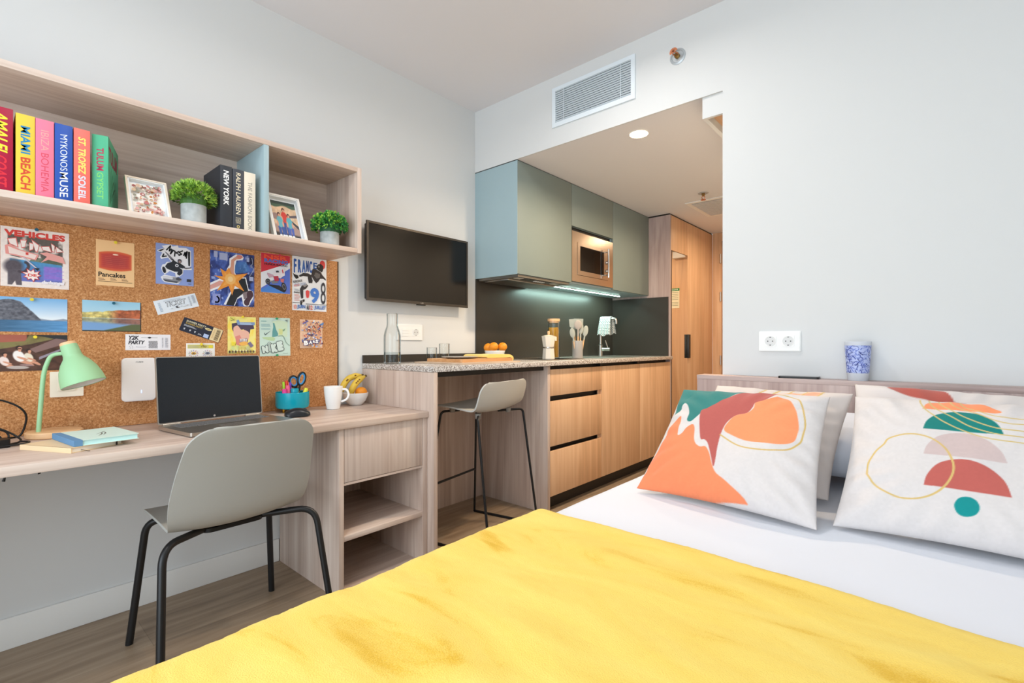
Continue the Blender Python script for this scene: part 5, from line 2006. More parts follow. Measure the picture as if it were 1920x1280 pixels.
SK = {'halo': [(0.151, 0.059), (0.391, 0.002), (0.431, 0.045), (0.569, 0.002), (0.59, 0.055), (0.792, 0.042), (0.922, 0.105), (0.932, 0.491), (0.88, 0.524), (0.943, 0.538), (0.943, 0.586), (0.717, 0.604), (0.708, 0.709), (0.619, 0.782), (0.519, 0.807), (0.498, 0.706), (0.38, 0.668), (0.342, 0.671), (0.284, 0.721), (0.228, 0.762), (0.16, 0.685), (0.131, 0.604), (0.167, 0.519), (0.233, 0.504), (0.281, 0.444), (0.397, 0.433), (0.318, 0.338), (0.137, 0.383), (0.108, 0.34), (0.163, 0.224), (0.04, 0.201), (0.04, 0.173), (0.209, 0.108)], 'bhalo': [(0.124, 0.825), (0.218, 0.763), (0.519, 0.798), (0.68, 0.844), (0.581, 0.973), (0.521, 0.971), (0.221, 0.947), (0.163, 0.905)], 'arrow': [(0.049, 0.186), (0.143, 0.148), (0.228, 0.12), (0.181, 0.162), (0.125, 0.201)], 'l1': [(0.272, 0.152), (0.377, 0.033), (0.345, 0.167), (0.402, 0.114)], 'l2': [(0.417, 0.122), (0.375, 0.239), (0.452, 0.137), (0.496, 0.16), (0.483, 0.284)], 'l3': [(0.601, 0.149), (0.522, 0.195), (0.617, 0.233)], 'l4': [(0.696, 0.125), (0.601, 0.173), (0.672, 0.208), (0.597, 0.254)], 'l5': [(0.723, 0.241), (0.763, 0.151), (0.769, 0.256), (0.814, 0.126), (0.795, 0.301)], 'stem': [(0.835, 0.134), (0.897, 0.127), (0.896, 0.494), (0.849, 0.488)], 'lx': [(0.201, 0.257), (0.169, 0.325), (0.269, 0.301)], 'body': [(0.376, 0.342), (0.435, 0.364), (0.524, 0.422), (0.574, 0.436), (0.635, 0.449), (0.757, 0.515), (0.768, 0.552), (0.697, 0.568), (0.606, 0.556), (0.687, 0.606), (0.688, 0.692), (0.618, 0.758), (0.558, 0.739), (0.548, 0.702), (0.577, 0.662), (0.478, 0.67), (0.38, 0.64), (0.322, 0.626), (0.283, 0.61), (0.234, 0.559), (0.3, 0.47), (0.406, 0.432), (0.426, 0.402)], 'arm': [(0.22, 0.19), (0.277, 0.212), (0.464, 0.371), (0.396, 0.396)], 'rarm': [(0.696, 0.553), (0.922, 0.525), (0.932, 0.544), (0.778, 0.578)], 'board': [(0.181, 0.821), (0.519, 0.807), (0.67, 0.854), (0.571, 0.945), (0.442, 0.925), (0.191, 0.894)], 'shoe': [(0.519, 0.817), (0.579, 0.799), (0.67, 0.849), (0.6, 0.887), (0.52, 0.873)], 'bdark': [(0.182, 0.881), (0.442, 0.906), (0.57, 0.907), (0.541, 0.951), (0.23, 0.928)], 'bwh': [(0.181, 0.803), (0.285, 0.795), (0.441, 0.822), (0.422, 0.87), (0.181, 0.858)], 'sq': [(0.806, 0.831), (0.92, 0.829), (0.919, 0.898), (0.802, 0.898)], 'pts': [(0.614, 0.394), (0.619, 0.411), (0.54, 0.51), (0.207, 0.649)]}
FR = {'head': [(0.697, 0.153), (0.741, 0.103), (0.83, 0.088), (0.906, 0.13), (0.892, 0.207), (0.862, 0.246), (0.772, 0.224), (0.698, 0.191)], 'torso': [(0.58, 0.199), (0.683, 0.201), (0.832, 0.248), (0.863, 0.294), (0.969, 0.364), (0.992, 0.401), (0.894, 0.368), (0.804, 0.374), (0.745, 0.434), (0.686, 0.466), (0.626, 0.422), (0.537, 0.333)], 'tg': [(0.669, 0.259), (0.803, 0.288), (0.789, 0.355), (0.7, 0.38), (0.625, 0.327)], 'hand': [(0.015, 0.319), (0.079, 0.342), (0.163, 0.356), (0.178, 0.401), (0.107, 0.424), (0.05, 0.381)], 'thigh': [(0.185, 0.354), (0.306, 0.3), (0.45, 0.296), (0.537, 0.323), (0.582, 0.424), (0.568, 0.472), (0.466, 0.478), (0.436, 0.358), (0.306, 0.356), (0.206, 0.381)], 'leg': [(0.264, 0.536), (0.393, 0.491), (0.451, 0.526), (0.394, 0.585), (0.307, 0.618), (0.308, 0.768), (0.25, 0.78), (0.221, 0.678), (0.214, 0.604)], 'lg': [(0.278, 0.535), (0.393, 0.496), (0.437, 0.517), (0.35, 0.559)], 'foot': [(0.222, 0.819), (0.337, 0.786), (0.352, 0.823), (0.279, 0.854), (0.265, 0.911), (0.222, 0.894)], 'pts': [(0.875, 0.104), (0.764, 0.144), (0.279, 0.826)]}
BK = {'red': [(0.002, 0.002), (0.998, 0.002), (0.994, 0.179), (0.003, 0.5)], 'blue': [(0.995, 0.324), (0.998, 0.998), (0.002, 0.998), (0.006, 0.893), (0.289, 0.749), (0.854, 0.4)], 'lb': [(0.002, 0.931), (0.323, 0.811), (0.753, 0.968), (0.929, 0.996), (0.002, 0.998)], 'shadow': [(0.222, 0.791), (0.613, 0.794), (0.858, 0.923), (0.788, 0.973), (0.289, 0.826)], 'tail': [(0.203, 0.498), (0.406, 0.536), (0.44, 0.585), (0.271, 0.622), (0.203, 0.537)], 'tank': [(0.388, 0.472), (0.611, 0.444), (0.768, 0.537), (0.647, 0.61), (0.44, 0.572)], 'eng': [(0.406, 0.574), (0.577, 0.55), (0.604, 0.678), (0.458, 0.7)], 'fair': [(0.628, 0.416), (0.749, 0.316), (0.787, 0.34), (0.811, 0.521), (0.698, 0.567)], 'fs': [(0.697, 0.398), (0.732, 0.363), (0.767, 0.458), (0.733, 0.487)], 'fork': [(0.647, 0.623), (0.786, 0.614), (0.76, 0.72), (0.665, 0.7)], 'exh': [(0.322, 0.695), (0.544, 0.668), (0.578, 0.731), (0.373, 0.769)], 'rid': [(0.49, 0.426), (0.576, 0.414), (0.611, 0.457), (0.508, 0.47)], 'pts': [(0.23, 0.72), (0.779, 0.823)]}


# ------------------------------------------------------------------ books on the wall shelf
ZS = 1.5303
XB = -2.150


def spine_book(label, y0, y1, h, cover, lines, cat='book', depth=0.215, rz=0.0, grp='bright books on the wall shelf', cover_art=None, page='e9e4d8'):
    """upright book: hinge corner at its far right front edge; lines = (text, z0, z1, colour, bold, shear, share of the width)"""
    t = thing('book', label, cat, (XB, (y0 + y1) / 2, ZS), group=grp)
    w = y1 - y0
    M = Matrix.Translation((XB, y1, ZS)) @ Matrix.Rotation(R(rz), 4, 'Z')       # local: x out of the shelf, y from -w to 0
    CV = mat('cover_' + cover, cover, rough=0.5)
    bm = BM()
    bx(bm, -0.003, 0, -w, 0, 0, h, bev=0.0012)
    bx(bm, -depth, -0.002, -w, -w + 0.0025, 0, h)
    bx(bm, -depth, -0.002, -0.0025, 0, 0, h)
    bm.transform(M)
    cv = obj('cover', bm, CV, t)
    bm = BM()
    bx(bm, -depth + 0.004, -0.003, -w + 0.0026, -0.0026, 0.003, h - 0.003)
    bm.transform(M)
    obj('pages', bm, mat('page_' + page, page, rough=0.85), t)
    S = M @ Matrix(((0, 0, 1, 0.0003), (1, 0, 0, -w / 2), (0, 1, 0, 0), (0, 0, 0, 1)))   # x across, y up, z out of the spine
    for s, z0, z1, col, bold, shear, ws in lines:
        bm = BM()
        # lettering runs down the spine: baseline to the left
        T = S @ Matrix.Translation((-ws * w / 2, z1, 0)) @ Matrix.Rotation(R(-90), 4, 'Z')
        put_text(bm, s, T, z1 - z0, ws * w, bold=bold, shear=shear)
        obj('title', bm, ink(col), cv, smooth=0)
    if cover_art:
        cover_art(M @ Matrix(((-1, 0, 0, 0), (0, 0, 1, 0.0003), (0, 1, 0, 0), (0, 0, 0, 1))), cv, depth, h)
    return t


spine_book('crimson book with yellow AMALFI lettering at the left end of the row', 0.056, 0.109, 0.257, 'a80c38',
           [('AMALFI', 0.118, 0.243, 'f0dc3c', 0.025, 0.25, 0.55), ('COAST', 0.012, 0.108, 'd8283a', 0.025, 0.25, 0.5)])
spine_book('yellow book with blue and red MIAMI BEACH lettering', 0.1145, 0.1575, 0.251, 'e6c640',
           [('MIAMI', 0.128, 0.214, '2a86b8', 0.028, 0, 0.50), ('BEACH', 0.016, 0.116, 'd04a30', 0.028, 0, 0.52)])
spine_book('pink book with thin IBIZA BOHEMIA lettering', 0.1585, 0.2015, 0.250, 'ea7a96',
           [('IBIZA', 0.150, 0.215, 'e8a8a0', -0.006, 0, 0.42), ('BOHEMIA', 0.018, 0.142, 'd8485e', -0.006, 0, 0.42)])
spine_book('royal blue book with white MYKONOS MUSE lettering', 0.203, 0.2465, 0.250, '2250a8',
           [('MYKONOS', 0.098, 0.218, 'dfe6f4', 0.0, -0.15, 0.40), ('MUSE', 0.012, 0.095, 'f4f6fa', 0.012, -0.1, 0.46)])
spine_book('coral book with yellow and white ST. TROPEZ SOLEIL lettering', 0.249, 0.2905, 0.250, 'ea7064',
           [('ST. TROPEZ', 0.100, 0.222, 'f6e070', 0.025, 0.12, 0.46), ('SOLEIL', 0.014, 0.094, 'd4ddf2', 0.025, 0, 0.46)])


def tulum_art(M, cv, depth, h):
    bm = BM()
    put_text(bm, 'TULUM', M @ Matrix.Translation((0.010, h * 0.66, 0)), depth * 0.8, 0.055, bold=0.04)
    obj('title', bm, ink('8a2f48'), cv, smooth=0)
    bm = BM()
    for k in range(9):
        a = R(35 + k * 14)
        q = [Vector((0.03, 0.02, 0)), Vector((0.03 + 0.10 * math.cos(a) - 0.006, 0.02 + 0.12 * math.sin(a), 0)), Vector((0.03 + 0.13 * math.cos(a), 0.02 + 0.14 * math.sin(a), 0))]
        bm.faces.new([bm.verts.new(M @ p) for p in q])
    obj('leaf_print', bm, ink('2f6a4a'), cv, smooth=0)


spine_book('green book with red TULUM lettering turned slightly at the right end of the row', 0.2945, 0.338, 0.248, '4cae86',
           [('TULUM', 0.126, 0.204, 'b02c50', 0.025, 0, 0.44), ('GYPSET', 0.030, 0.120, '7fcf6a', 0.010, 0, 0.40)], rz=-17, depth=0.205, cover_art=tulum_art)
spine_book('black book with white NEW YORK lettering by the shelf divider', 0.6855, 0.7285, 0.249, '2b2f36',
           [('NEW YORK', 0.092, 0.230, 'f4f4f2', 0.030, 0.1, 0.46)], grp='dark books by the shelf divider', depth=0.2)
spine_book('dark grey book with cream RALPH LAUREN lettering', 0.731, 0.7725, 0.246, '3c4048',
           [('RALPH LAUREN', 0.062, 0.232, 'e8dcc0', 0.008, 0.08, 0.42), ('ON THE RUNWAY', 0.024, 0.050, 'cfc4a8', 0.0, 0, 0.5), ('O', 0.006, 0.018, 'e6cf7a', 0.03, 0, 0.26)], grp='dark books by the shelf divider', depth=0.2)
spine_book('cream book with thin grey THE FASHION BOOK lettering against the shelf divider', 0.7745, 0.8185, 0.245, 'e4d9c6',
           [('THE FASHION BOOK', 0.006, 0.205, '77736c', -0.004, 0.05, 0.36)], grp='dark books by the shelf divider', depth=0.19)


# ------------------------------------------------------------------ picture frames on the shelf
def photo_frame(label, yc, xb, w, h, lean, border, depth, fm, art, rz=0):
    t = thing('framed_photo', label, 'picture frame', (xb, yc, ZS), group='photo frames on the wall shelf')
    # local: x along +y of the room, y up the leaning frame, z out to the room
    M = Matrix.Translation((xb, yc, ZS + 0.001)) @ Matrix.Rotation(R(rz), 4, 'Z') @ Matrix.Rotation(R(-lean), 4, 'Y') @ Matrix(((0, 0, 1, 0), (1, 0, 0, 0), (0, 1, 0, 0), (0, 0, 0, 1)))
    bm = BM()
    for a in ((-w / 2, w / 2, h - border, h), (-w / 2, w / 2, 0, border), (-w / 2, -w / 2 + border, border, h - border), (w / 2 - border, w / 2, border, h - border)):
        bx(bm, a[0], a[1], a[2], a[3], -depth, 0)
    bm.transform(M)
    obj('frame', bm, fm, t)
    bm = BM()
    bx(bm, -w / 2 + border, w / 2 - border, border, h - border, -depth, -depth + 0.002)
    for a in ((-1, 0), (1, 0)):
        s = a[0] * (w / 2 - border)
        bx(bm, min(s, s - a[0] * 0.004), max(s, s - a[0] * 0.004), border, h - border, -depth + 0.002, -0.002)
    bx(bm, -w / 2 + border, w / 2 - border, h - border - 0.004, h - border, -depth + 0.002, -0.002)
    bm.transform(M)
    obj('mount', bm, mat('mount_white', 'e9ecee', rough=0.6), t)
    ww, hh = w - 2 * border - 0.020, h - 2 * border - 0.020
    c = Card(ww, hh, 'f8f2ea', t=0.0004)
    art(c)
    c.finish('picture', M @ Matrix.Translation((0, h / 2 - 0.003, -depth + 0.0021)), t)
    bm = BM()
    bx(bm, -0.02, 0.02, 0.0, h * 0.8, 0, 0.003)
    bm.transform(M @ Matrix.Translation((0, 0, -depth - 0.003)))
    obj('backing', bm, mat('frame_back', '5a4636', rough=0.8), t)


def flower_art(c):
    rnd = random.Random(11)
    for k in range(85):
        x, y = rnd.uniform(0.05, 0.95), rnd.uniform(0.04, 0.96)
        col = rnd.choice(['b8706e', 'c98a86', 'd9a29a', 'a9605e', 'd8b89a', 'b4a28a', '9c9a8a', 'c7803f', 'e0c0a8'])
        r = rnd.uniform(0.035, 0.085)
        c.ell(x, y, r, r * rnd.uniform(0.35, 0.8), col, rnd.uniform(0, 180), 10)
        if rnd.random() < 0.5:
            c.ell(x + 0.01, y, r * 0.45, r * 0.3, rnd.choice(['f0d8d0', '8a4a48', 'e8c8c0']), rnd.uniform(0, 180), 8)


def family(X, Y):
    n = fbm(X, Y, 10, 41, 3)[..., None]
    b = np.ones(X.shape + (3,)) * np.array([216., 184, 152]) * (0.85 + 0.3 * n)
    b = cmix(b, (70, 96, 76), np.clip((0.16 + 0.03 * np.sin(X * 9) - Y) * 30, 0, 1))
    b = cmix(b, (46, 60, 56), np.clip((0.07 + 0.05 * fbm(X, Y, 8, 2) - Y) * 30, 0, 1))
    b = cmix(b, (150, 124, 118), blob2(X, Y, 0.12, 0.44, 0.16, 0.10))
    b = cmix(b, (92, 84, 92), inpoly(X, Y, [(0.62, 0.38), (1, 0.32), (1, 0.40), (0.66, 0.44)]))
    b = cmix(b, (170, 140, 128), np.clip((Y - 0.62) * 14, 0, 1))
    b = cmix(b, (58, 52, 50), np.clip((Y - (0.84 + 0.05 * X)) * 20, 0, 1))
    b = cmix(b, (60, 62, 70), inpoly(X, Y, [(0.74, 0.50), (1, 0.64), (1, 0.74), (0.78, 0.60)]))
    skin = (214, 158, 132)
    for x, y, top, jean in ((0.47, 0.24, (206, 62, 52), (52, 76, 140)), (0.26, 0.38, (104, 172, 184), (56, 84, 150)), (0.64, 0.38, (96, 170, 182), (70, 92, 168))):
        for q in (-0.055, 0.065):
            b = cmix(b, jean, inpoly(X, Y, [(x + q - 0.06, y + 0.28), (x + q + 0.07, y + 0.28), (x + q + 0.045, 0.93), (x + q - 0.035, 0.93)]))
            b = cmix(b, (236, 234, 232), blob2(X, Y, x + q, 0.945, 0.055, 0.022))
        b = cmix(b, top, blob2(X, Y, x, y + 0.20, 0.135, 0.17))
        b = cmix(b, skin, blob2(X, Y, x - 0.10, y + 0.25, 0.035, 0.09))
        b = cmix(b, skin, blob2(X, Y, x + 0.11, y + 0.26, 0.035, 0.09))
        b = cmix(b, (74, 40, 36), blob2(X, Y, x, y - 0.005, 0.062, 0.062))
        b = cmix(b, skin, blob2(X, Y, x + 0.008, y + 0.018, 0.042, 0.044))
    return b


def blob2(X, Y, cx, cy, rx, ry):
    return np.clip((1 - np.hypot((X - cx) / rx, (Y - cy) / ry)) * 6, 0, 1)


def family_art(c):
    c.paint(110, 170, family)


FRW = wood('pale_frame', [(0.3, 'd9c3ab'), (0.5, 'e8d8c6'), (0.65, 'f0e6da')], 'z')
FRB = mat('frame_white', 'ece8e2', rough=0.45)
photo_frame('pale wood frame with a flower print leaning on the shelf beside the green book', 0.463, -2.165, 0.128, 0.172, 27, 0.007, 0.018, FRW, flower_art)
photo_frame('white wooden frame with a family photo right of the shelf divider', 0.975, -2.160, 0.150, 0.232, 24, 0.009, 0.022, FRB, family_art)


# ------------------------------------------------------------------ potted plants
def concrete():
    return mat('mottled_concrete', 'c4caca', rough=0.75, vary=(42, 0.5), bump=(120, 0.2, 0.001))


def pot_plant(label, x, y, r, hp, R0, zc, kind, cols, n, ylim):
    t = thing('potted_plant', label, 'plant', (x, y, ZS), group='small plants on the wall shelf')
    bm = BM()
    lathe(bm, [(0, 0), (r * 0.96, 0), (r, 0.002), (r, hp - 0.001), (r - 0.001, hp), (r - 0.004, hp - 0.001), (r - 0.005, hp - 0.008), (0, hp - 0.008)], (x, y, ZS), 36)
    obj('pot', bm, concrete(), t)
    bm = BM()
    rnd = random.Random(int(y * 1000))
    ms = [mat('leaf_' + c_, c_, rough=0.55) for c_ in cols]
    base = Vector((x, y, ZS + hp - 0.008))
    ball(bm, (x, y, ZS + hp + R0 * 0.15), R0 * 0.6, 16, mi=0, sc=(1, 1, 0.9))
    for _ in range(n):
        th = rnd.uniform(0, 6.2832)
        ph = math.acos(rnd.uniform(-0.28, 1))
        d = Vector((math.sin(ph) * math.cos(th), math.sin(ph) * math.sin(th), math.cos(ph)))
        rr = R0 * rnd.uniform(0.72, 1.0)
        p = Vector((x, y, ZS + hp + zc)) + Vector((d.x * rr, d.y * rr, d.z * rr * 0.88))
        p.y = min(max(p.y, ylim[0]), ylim[1])
        mi = min(len(ms) - 1, max(0, int((d.z * 0.25 + 0.5) * len(ms) + rnd.uniform(-1.4, 1.4))))
        if kind == 'needle':
            for _k in range(5):
                q = (d + Vector((rnd.uniform(-.8, .8), rnd.uniform(-.8, .8), rnd.uniform(-.5, .9)))).normalized()
                L = rnd.uniform(0.016, 0.028)
                sdir = q.orthogonal().normalized() * 0.0016
                a, b, c_ = p - q * L * 0.35, p + q * L * 0.25, p + q * L * 0.65
                f = bm.faces.new([bm.verts.new(v) for v in (a, b + sdir, c_, b - sdir)])
                f.material_index = mi
        else:
            for _k in range(3):
                q = (d + Vector((rnd.uniform(-.9, .9), rnd.uniform(-.9, .9), rnd.uniform(-.6, .8)))).normalized()
                L = rnd.uniform(0.010, 0.015)
                s = q.orthogonal().normalized()
                s = (Matrix.Rotation(rnd.uniform(0, 3.14), 3, q) @ s) * L * 0.36
                nn = s.cross(q).normalized() * L * 0.12
                a, c_ = p, p + q * L
                f = bm.faces.new([bm.verts.new(v) for v in (a, p + q * L * 0.35 + s + nn, p + q * L * 0.75 + s * 0.8 + nn, c_, p + q * L * 0.75 - s * 0.8 + nn, p + q * L * 0.35 - s + nn)])
                f.material_index = mi
    f_ = obj('foliage', bm, ms, t, smooth=0)
    bm = BM()
    for k in range(7):
        a = k * 0.9
        tube(bm, [base + Vector((0.012 * math.cos(a), 0.012 * math.sin(a), 0)), base + Vector((R0 * 0.5 * math.cos(a), R0 * 0.5 * math.sin(a), R0 * 0.7))], 0.0012, 5)
    obj('stem', bm, mat('stem_green', '7a8a3a', rough=0.7), t)


pot_plant('feathery yellow-green plant in a grey pot beside the black book', -2.195, 0.606, 0.043, 0.075, 0.076, 0.028, 'needle', ['3f6a28', '5f8c30', '8fbe44', 'b4d85c'], 620, (0.545, 0.668))
pot_plant('small round-leaved green plant in a grey concrete pot at the right end of the shelf', -2.195, 1.172, 0.043, 0.072, 0.080, 0.022, 'leaf', ['1f5a34', '2f7a3c', '56a544', '9ccf52'], 560, (0, 2))


# ------------------------------------------------------------------ papers pinned to the cork board
XK = XW + 0.0104
PG = 'papers on the cork board'


def pinned(c, name, label, cat, y, z, rot=0.0):
    o = c.finish(name, Matrix.Identity(4))
    o.matrix_world = wall_M(XK, y, z, rot)
    return tag(o, label, cat, PG)


def lines(c, x0, y0, x1, y1, n, col, seed=1):
    rnd = random.Random(seed)
    for k in range(n):
        y = y0 + (y1 - y0) * (k + 0.2) / n
        c.rect(x0, y, x0 + (x1 - x0) * rnd.uniform(0.75, 1), y + (y1 - y0) / n * 0.45, col)


def star(c, cx, cy, pts, col):
    c.poly([(cx + a, cy + b) for a, b in pts], col)


def burst(n, r0, r1, k, seed=0, rot=0.0):
    rnd = random.Random(seed)
    out = []
    for i in range(2 * n):
        a = math.pi * i / n + rot
        r = (r1 if i % 2 == 0 else r0) * rnd.uniform(0.85, 1.12)
        out.append((r * math.cos(a), r * math.sin(a) * k))
    return out


# rumbling VEHICLES sheet
c = Card(0.176, 0.208, 'efe3dc')


def beast(X, Y):
    b = np.ones(X.shape + (3,)) * np.array([239., 227, 220])
    m = inpoly(X, Y, [(0.10, 0.12), (0.9, 0.14), (0.9, 0.60), (0.10, 0.48)]) * np.clip((fbm(X, Y, 9, 2, 3) - 0.3) * 5, 0, 1)
    b = cmix(b, (78, 72, 66), m * 0.9)
    b = cmix(b, (88, 104, 84), inpoly(X, Y, [(0.45, 0.48), (0.88, 0.50), (0.88, 0.60), (0.4, 0.56)]) * 0.8)
    g = np.clip((Y - 0.54) / 0.4, 0, 1)[..., None]
    sky = np.array([74., 150, 196]) * (1 - g) + np.array([110., 108, 186]) * g
    mk = (inpoly(X, Y, [(0.13, 0.53), (0.89, 0.58), (0.89, 0.90), (0.13, 0.90)]))[..., None]
    b = b * (1 - mk) + sky * mk
    b = cmix(b, (124, 122, 208), inpoly(X, Y, [(0.61, 0.62), (0.89, 0.62), (0.89, 0.86), (0.61, 0.86)]))
    for k in range(9):
        b = cmix(b, (170, 100, 200), nearline(X, Y, [(0.63, 0.645 + k * 0.022), (0.80 + 0.06 * (k % 3), 0.645 + k * 0.022)], 0.004))
    d = np.clip((0.17 - np.hypot((X - 0.18) * 1.0, (Y - 0.66) * 1.1)) * 14, 0, 1)
    b = cmix(b, (84, 76, 84), d)
    b = cmix(b, (92, 84, 92), inpoly(X, Y, [(0.10, 0.72), (0.28, 0.70), (0.30, 0.97), (0.22, 0.97), (0.2, 0.9), (0.16, 0.97), (0.10, 0.97)]))
    b = cmix(b, (70, 62, 70), nearline(X, Y, spline([(0.26, 0.74), (0.33, 0.74), (0.39, 0.66), (0.38, 0.60), (0.35, 0.58)]), 0.03))
    return b + (fbm(X, Y, 34, 9, 2)[..., None] - 0.5) * 16


c.paint(110, 130, beast)
c.text('VEHICLES', 0.05, 0.045, 0.94, 0.155, 'd8463e', bold=0.075)
for q in ([(0.09, 0.20), (0.22, 0.17), (0.25, 0.34), (0.12, 0.29)], [(0.27, 0.20), (0.37, 0.19), (0.34, 0.33), (0.29, 0.34)], [(0.40, 0.23), (0.47, 0.24), (0.46, 0.35), (0.40, 0.38)],
          [(0.43, 0.17), (0.55, 0.26), (0.52, 0.40), (0.49, 0.38)], [(0.57, 0.28), (0.70, 0.26), (0.74, 0.37), (0.59, 0.34)], [(0.72, 0.20), (0.78, 0.24), (0.77, 0.37), (0.74, 0.35)], [(0.79, 0.25), (0.92, 0.34), (0.80, 0.36)]):
    c.poly(q, 'e0706a')
    m_ = Vector((sum(p[0] for p in q) / len(q), sum(p[1] for p in q) / len(q)))
    c.poly([((Vector(p) - m_) * 0.80 + m_).to_tuple() for p in q], 'f4e8e2')
c.poly([(0.06, 0.32), (0.13, 0.29), (0.26, 0.37), (0.54, 0.43), (0.50, 0.53), (0.20, 0.48), (0.07, 0.46)], 'e89a92')
c.poly([(0.10, 0.33), (0.24, 0.38), (0.51, 0.44), (0.48, 0.51), (0.22, 0.46), (0.12, 0.45)], 'f2dcd4')
c.rect(0.35, 0.41, 0.39, 0.45, 'd8463e')
c.poly([(0.55, 0.40), (0.66, 0.37), (0.90, 0.43), (0.94, 0.55), (0.80, 0.52), (0.68, 0.50), (0.57, 0.56), (0.66, 0.45)], 'e8a49c')
c.line([(0.32, 0.50), (0.52, 0.68)], 0.022, 'cfc8d4')
c.poly([(0.47, 0.66), (0.55, 0.66), (0.52, 0.71)], '2a2630')
star(c, 0.44, 0.79, burst(9, 0.09, 0.15, 0.8, 3), 'd8463e')
star(c, 0.44, 0.79, burst(9, 0.075, 0.125, 0.8, 3), 'f6ece6')
c.text('DE', 0.38, 0.765, 0.51, 0.815, 'd8463e', bold=0.05)
c.text('dschungel', 0.58, 0.865, 0.93, 0.945, 'f2ecf0', bold=0.06, shear=0.2)
pinned(c, 'poster', 'white poster headed VEHICLES with a grey beast over blue at the top left', 'poster', 0.1803, 1.3679)

# pancake poster
c = Card(0.1185, 0.176, 'f3c791')


def stack(X, Y):
    """soft-edged stack of pancakes, dark in the middle"""
    b = np.ones(X.shape + (3,)) * np.array([243., 199, 145])
    bow = 0.05 * (1 - ((X - 0.5) / 0.44) ** 2)
    top, bot = 0.27 - bow, 0.625 + bow
    ins = np.minimum(np.minimum(Y - top, bot - Y) * 9, (0.44 - np.abs(X - 0.5)) * 7)
    b = cmix(b, (222, 108, 62), np.clip(ins * 8, 0, 1))
    b = cmix(b, (196, 66, 58), np.clip(ins * 1.6 - 0.12, 0, 1))
    b = cmix(b, (160, 58, 62), np.clip(ins * 0.6 - 0.3, 0, 0.7))
    line = (np.sin((Y - bow * 0.3) * 150) > 0.55) * np.clip(ins * 2 - 0.5, 0, 1) * (Y > top + 0.09)
    return cmix(b, (212, 104, 78), line * 0.45)


c.paint(70, 120, stack, 0.004, 0.004, 0.996, 0.996)
c.ell(0.5, 0.30, 0.075, 0.014, 'f8dcc4')
c.text('Pancakes', 0.06, 0.705, 0.76, 0.81, '2c2420', bold=0.025)
for x in (0.06, 0.36, 0.66):
    lines(c, x, 0.835, x + 0.18, 0.885, 2, '8a6a50')
c.rect(0.05, 0.905, 0.94, 0.914, '3a2c24')
pinned(c, 'poster', 'peach poster of a red pancake stack captioned Pancakes', 'poster', 0.4041, 1.3781)

# skater poster
c = Card(0.1362, 0.1694, '8fa3dc')
WHT = 'eef0f6'
INK = '20242a'
c.poly(SK['halo'], WHT)
c.poly(SK['bhalo'], WHT)
for k in ('l1', 'l2', 'l3', 'l4', 'l5', 'lx'):
    c.line(SK[k], 0.036, INK)
c.poly(SK['arrow'], INK)
c.poly(SK['stem'], INK)
c.poly(SK['arm'], '7a7a84')
c.poly(SK['body'], '262c34')
c.poly(SK['rarm'], '6a6a70')
h_, f_, g_, l_ = SK['pts']
c.ell(*h_, 0.055, 0.055, '4c4852')
c.ell(*f_, 0.030, 0.030, 'a08c84')
c.ell(*g_, 0.045, 0.038, WHT)
c.ell(*g_, 0.025, 0.021, '4a505a')
c.ell(*l_, 0.042, 0.080, '22262e', -12)
c.poly(SK['board'], '8f929a')
c.poly(SK['bwh'], 'd9dbe2')
c.poly(SK['bdark'], '4c5058')
c.poly(SK['shoe'], '4a4e56')
c.poly(SK['sq'], '30343c')
c.rect(0.84, 0.945, 0.93, 0.955, '30343c')
pinned(c, 'poster', 'periwinkle poster of a leaping skater under black brush lettering', 'poster', 0.6025, 1.3977)

# orange star collage
c = Card(0.185, 0.245, '27335f')


def blues(X, Y):
    n = fbm(X, Y, 7, 21, 4)
    n2 = fbm(X * 1.6, Y, 14, 5, 3)
    b = np.ones(X.shape + (3,)) * np.array([44., 62, 128])
    b = cmix(b, (74, 104, 186), np.clip((n - 0.45) * 6, 0, 1))
    b = cmix(b, (22, 28, 62), np.clip((0.40 - n) * 8, 0, 1))
    b = cmix(b, (150, 168, 220), np.clip((n2 - 0.62) * 9, 0, 1))
    b = cmix(b, (70, 130, 196), inpoly(X, Y, [(0.52, 0.18), (0.8, 0.14), (0.9, 0.3), (0.78, 0.36), (0.55, 0.38)]) * 0.7)
    return b


c.paint(90, 120, blues)
for q in ((0.08, 0.01, 0.16, 0.12), (0.20, 0.03, 0.38, 0.16), (0.82, 0.06, 0.88, 0.14), (0.88, 0.42, 0.98, 0.5)):
    c.rect(*q, 'a9b4d8')
c.rect(0.05, 0.79, 0.22, 0.97, '8f9ad6')
c.line(spline([(0.14, 0.83), (0.19, 0.88), (0.17, 0.94), (0.10, 0.94)]), 0.035, 'd0d8f2')
c.line(spline([(0.94, 0.06), (0.96, 0.16), (0.90, 0.22), (0.98, 0.26), (0.93, 0.36), (0.88, 0.42)]), 0.016, 'c2cce8')
c.poly([(0.42, 0.12), (0.56, 0.03), (0.70, 0.02), (0.75, 0.07), (0.72, 0.12), (0.58, 0.14), (0.55, 0.24), (0.54, 0.36), (0.60, 0.46), (0.36, 0.46), (0.36, 0.32), (0.42, 0.24)], WHT)
c.poly([(0.46, 0.14), (0.58, 0.06), (0.66, 0.04), (0.72, 0.07), (0.68, 0.10), (0.58, 0.12), (0.53, 0.16), (0.52, 0.36), (0.58, 0.46), (0.38, 0.46), (0.40, 0.34), (0.45, 0.26)], 'd99f88')
c.poly([(0.60, 0.03), (0.70, 0.03), (0.73, 0.07), (0.64, 0.10), (0.58, 0.08)], 'd88a80')
c.poly([(0, 0.60), (0.20, 0.51), (0.34, 0.55), (0.2, 0.68), (0, 0.76)], WHT)
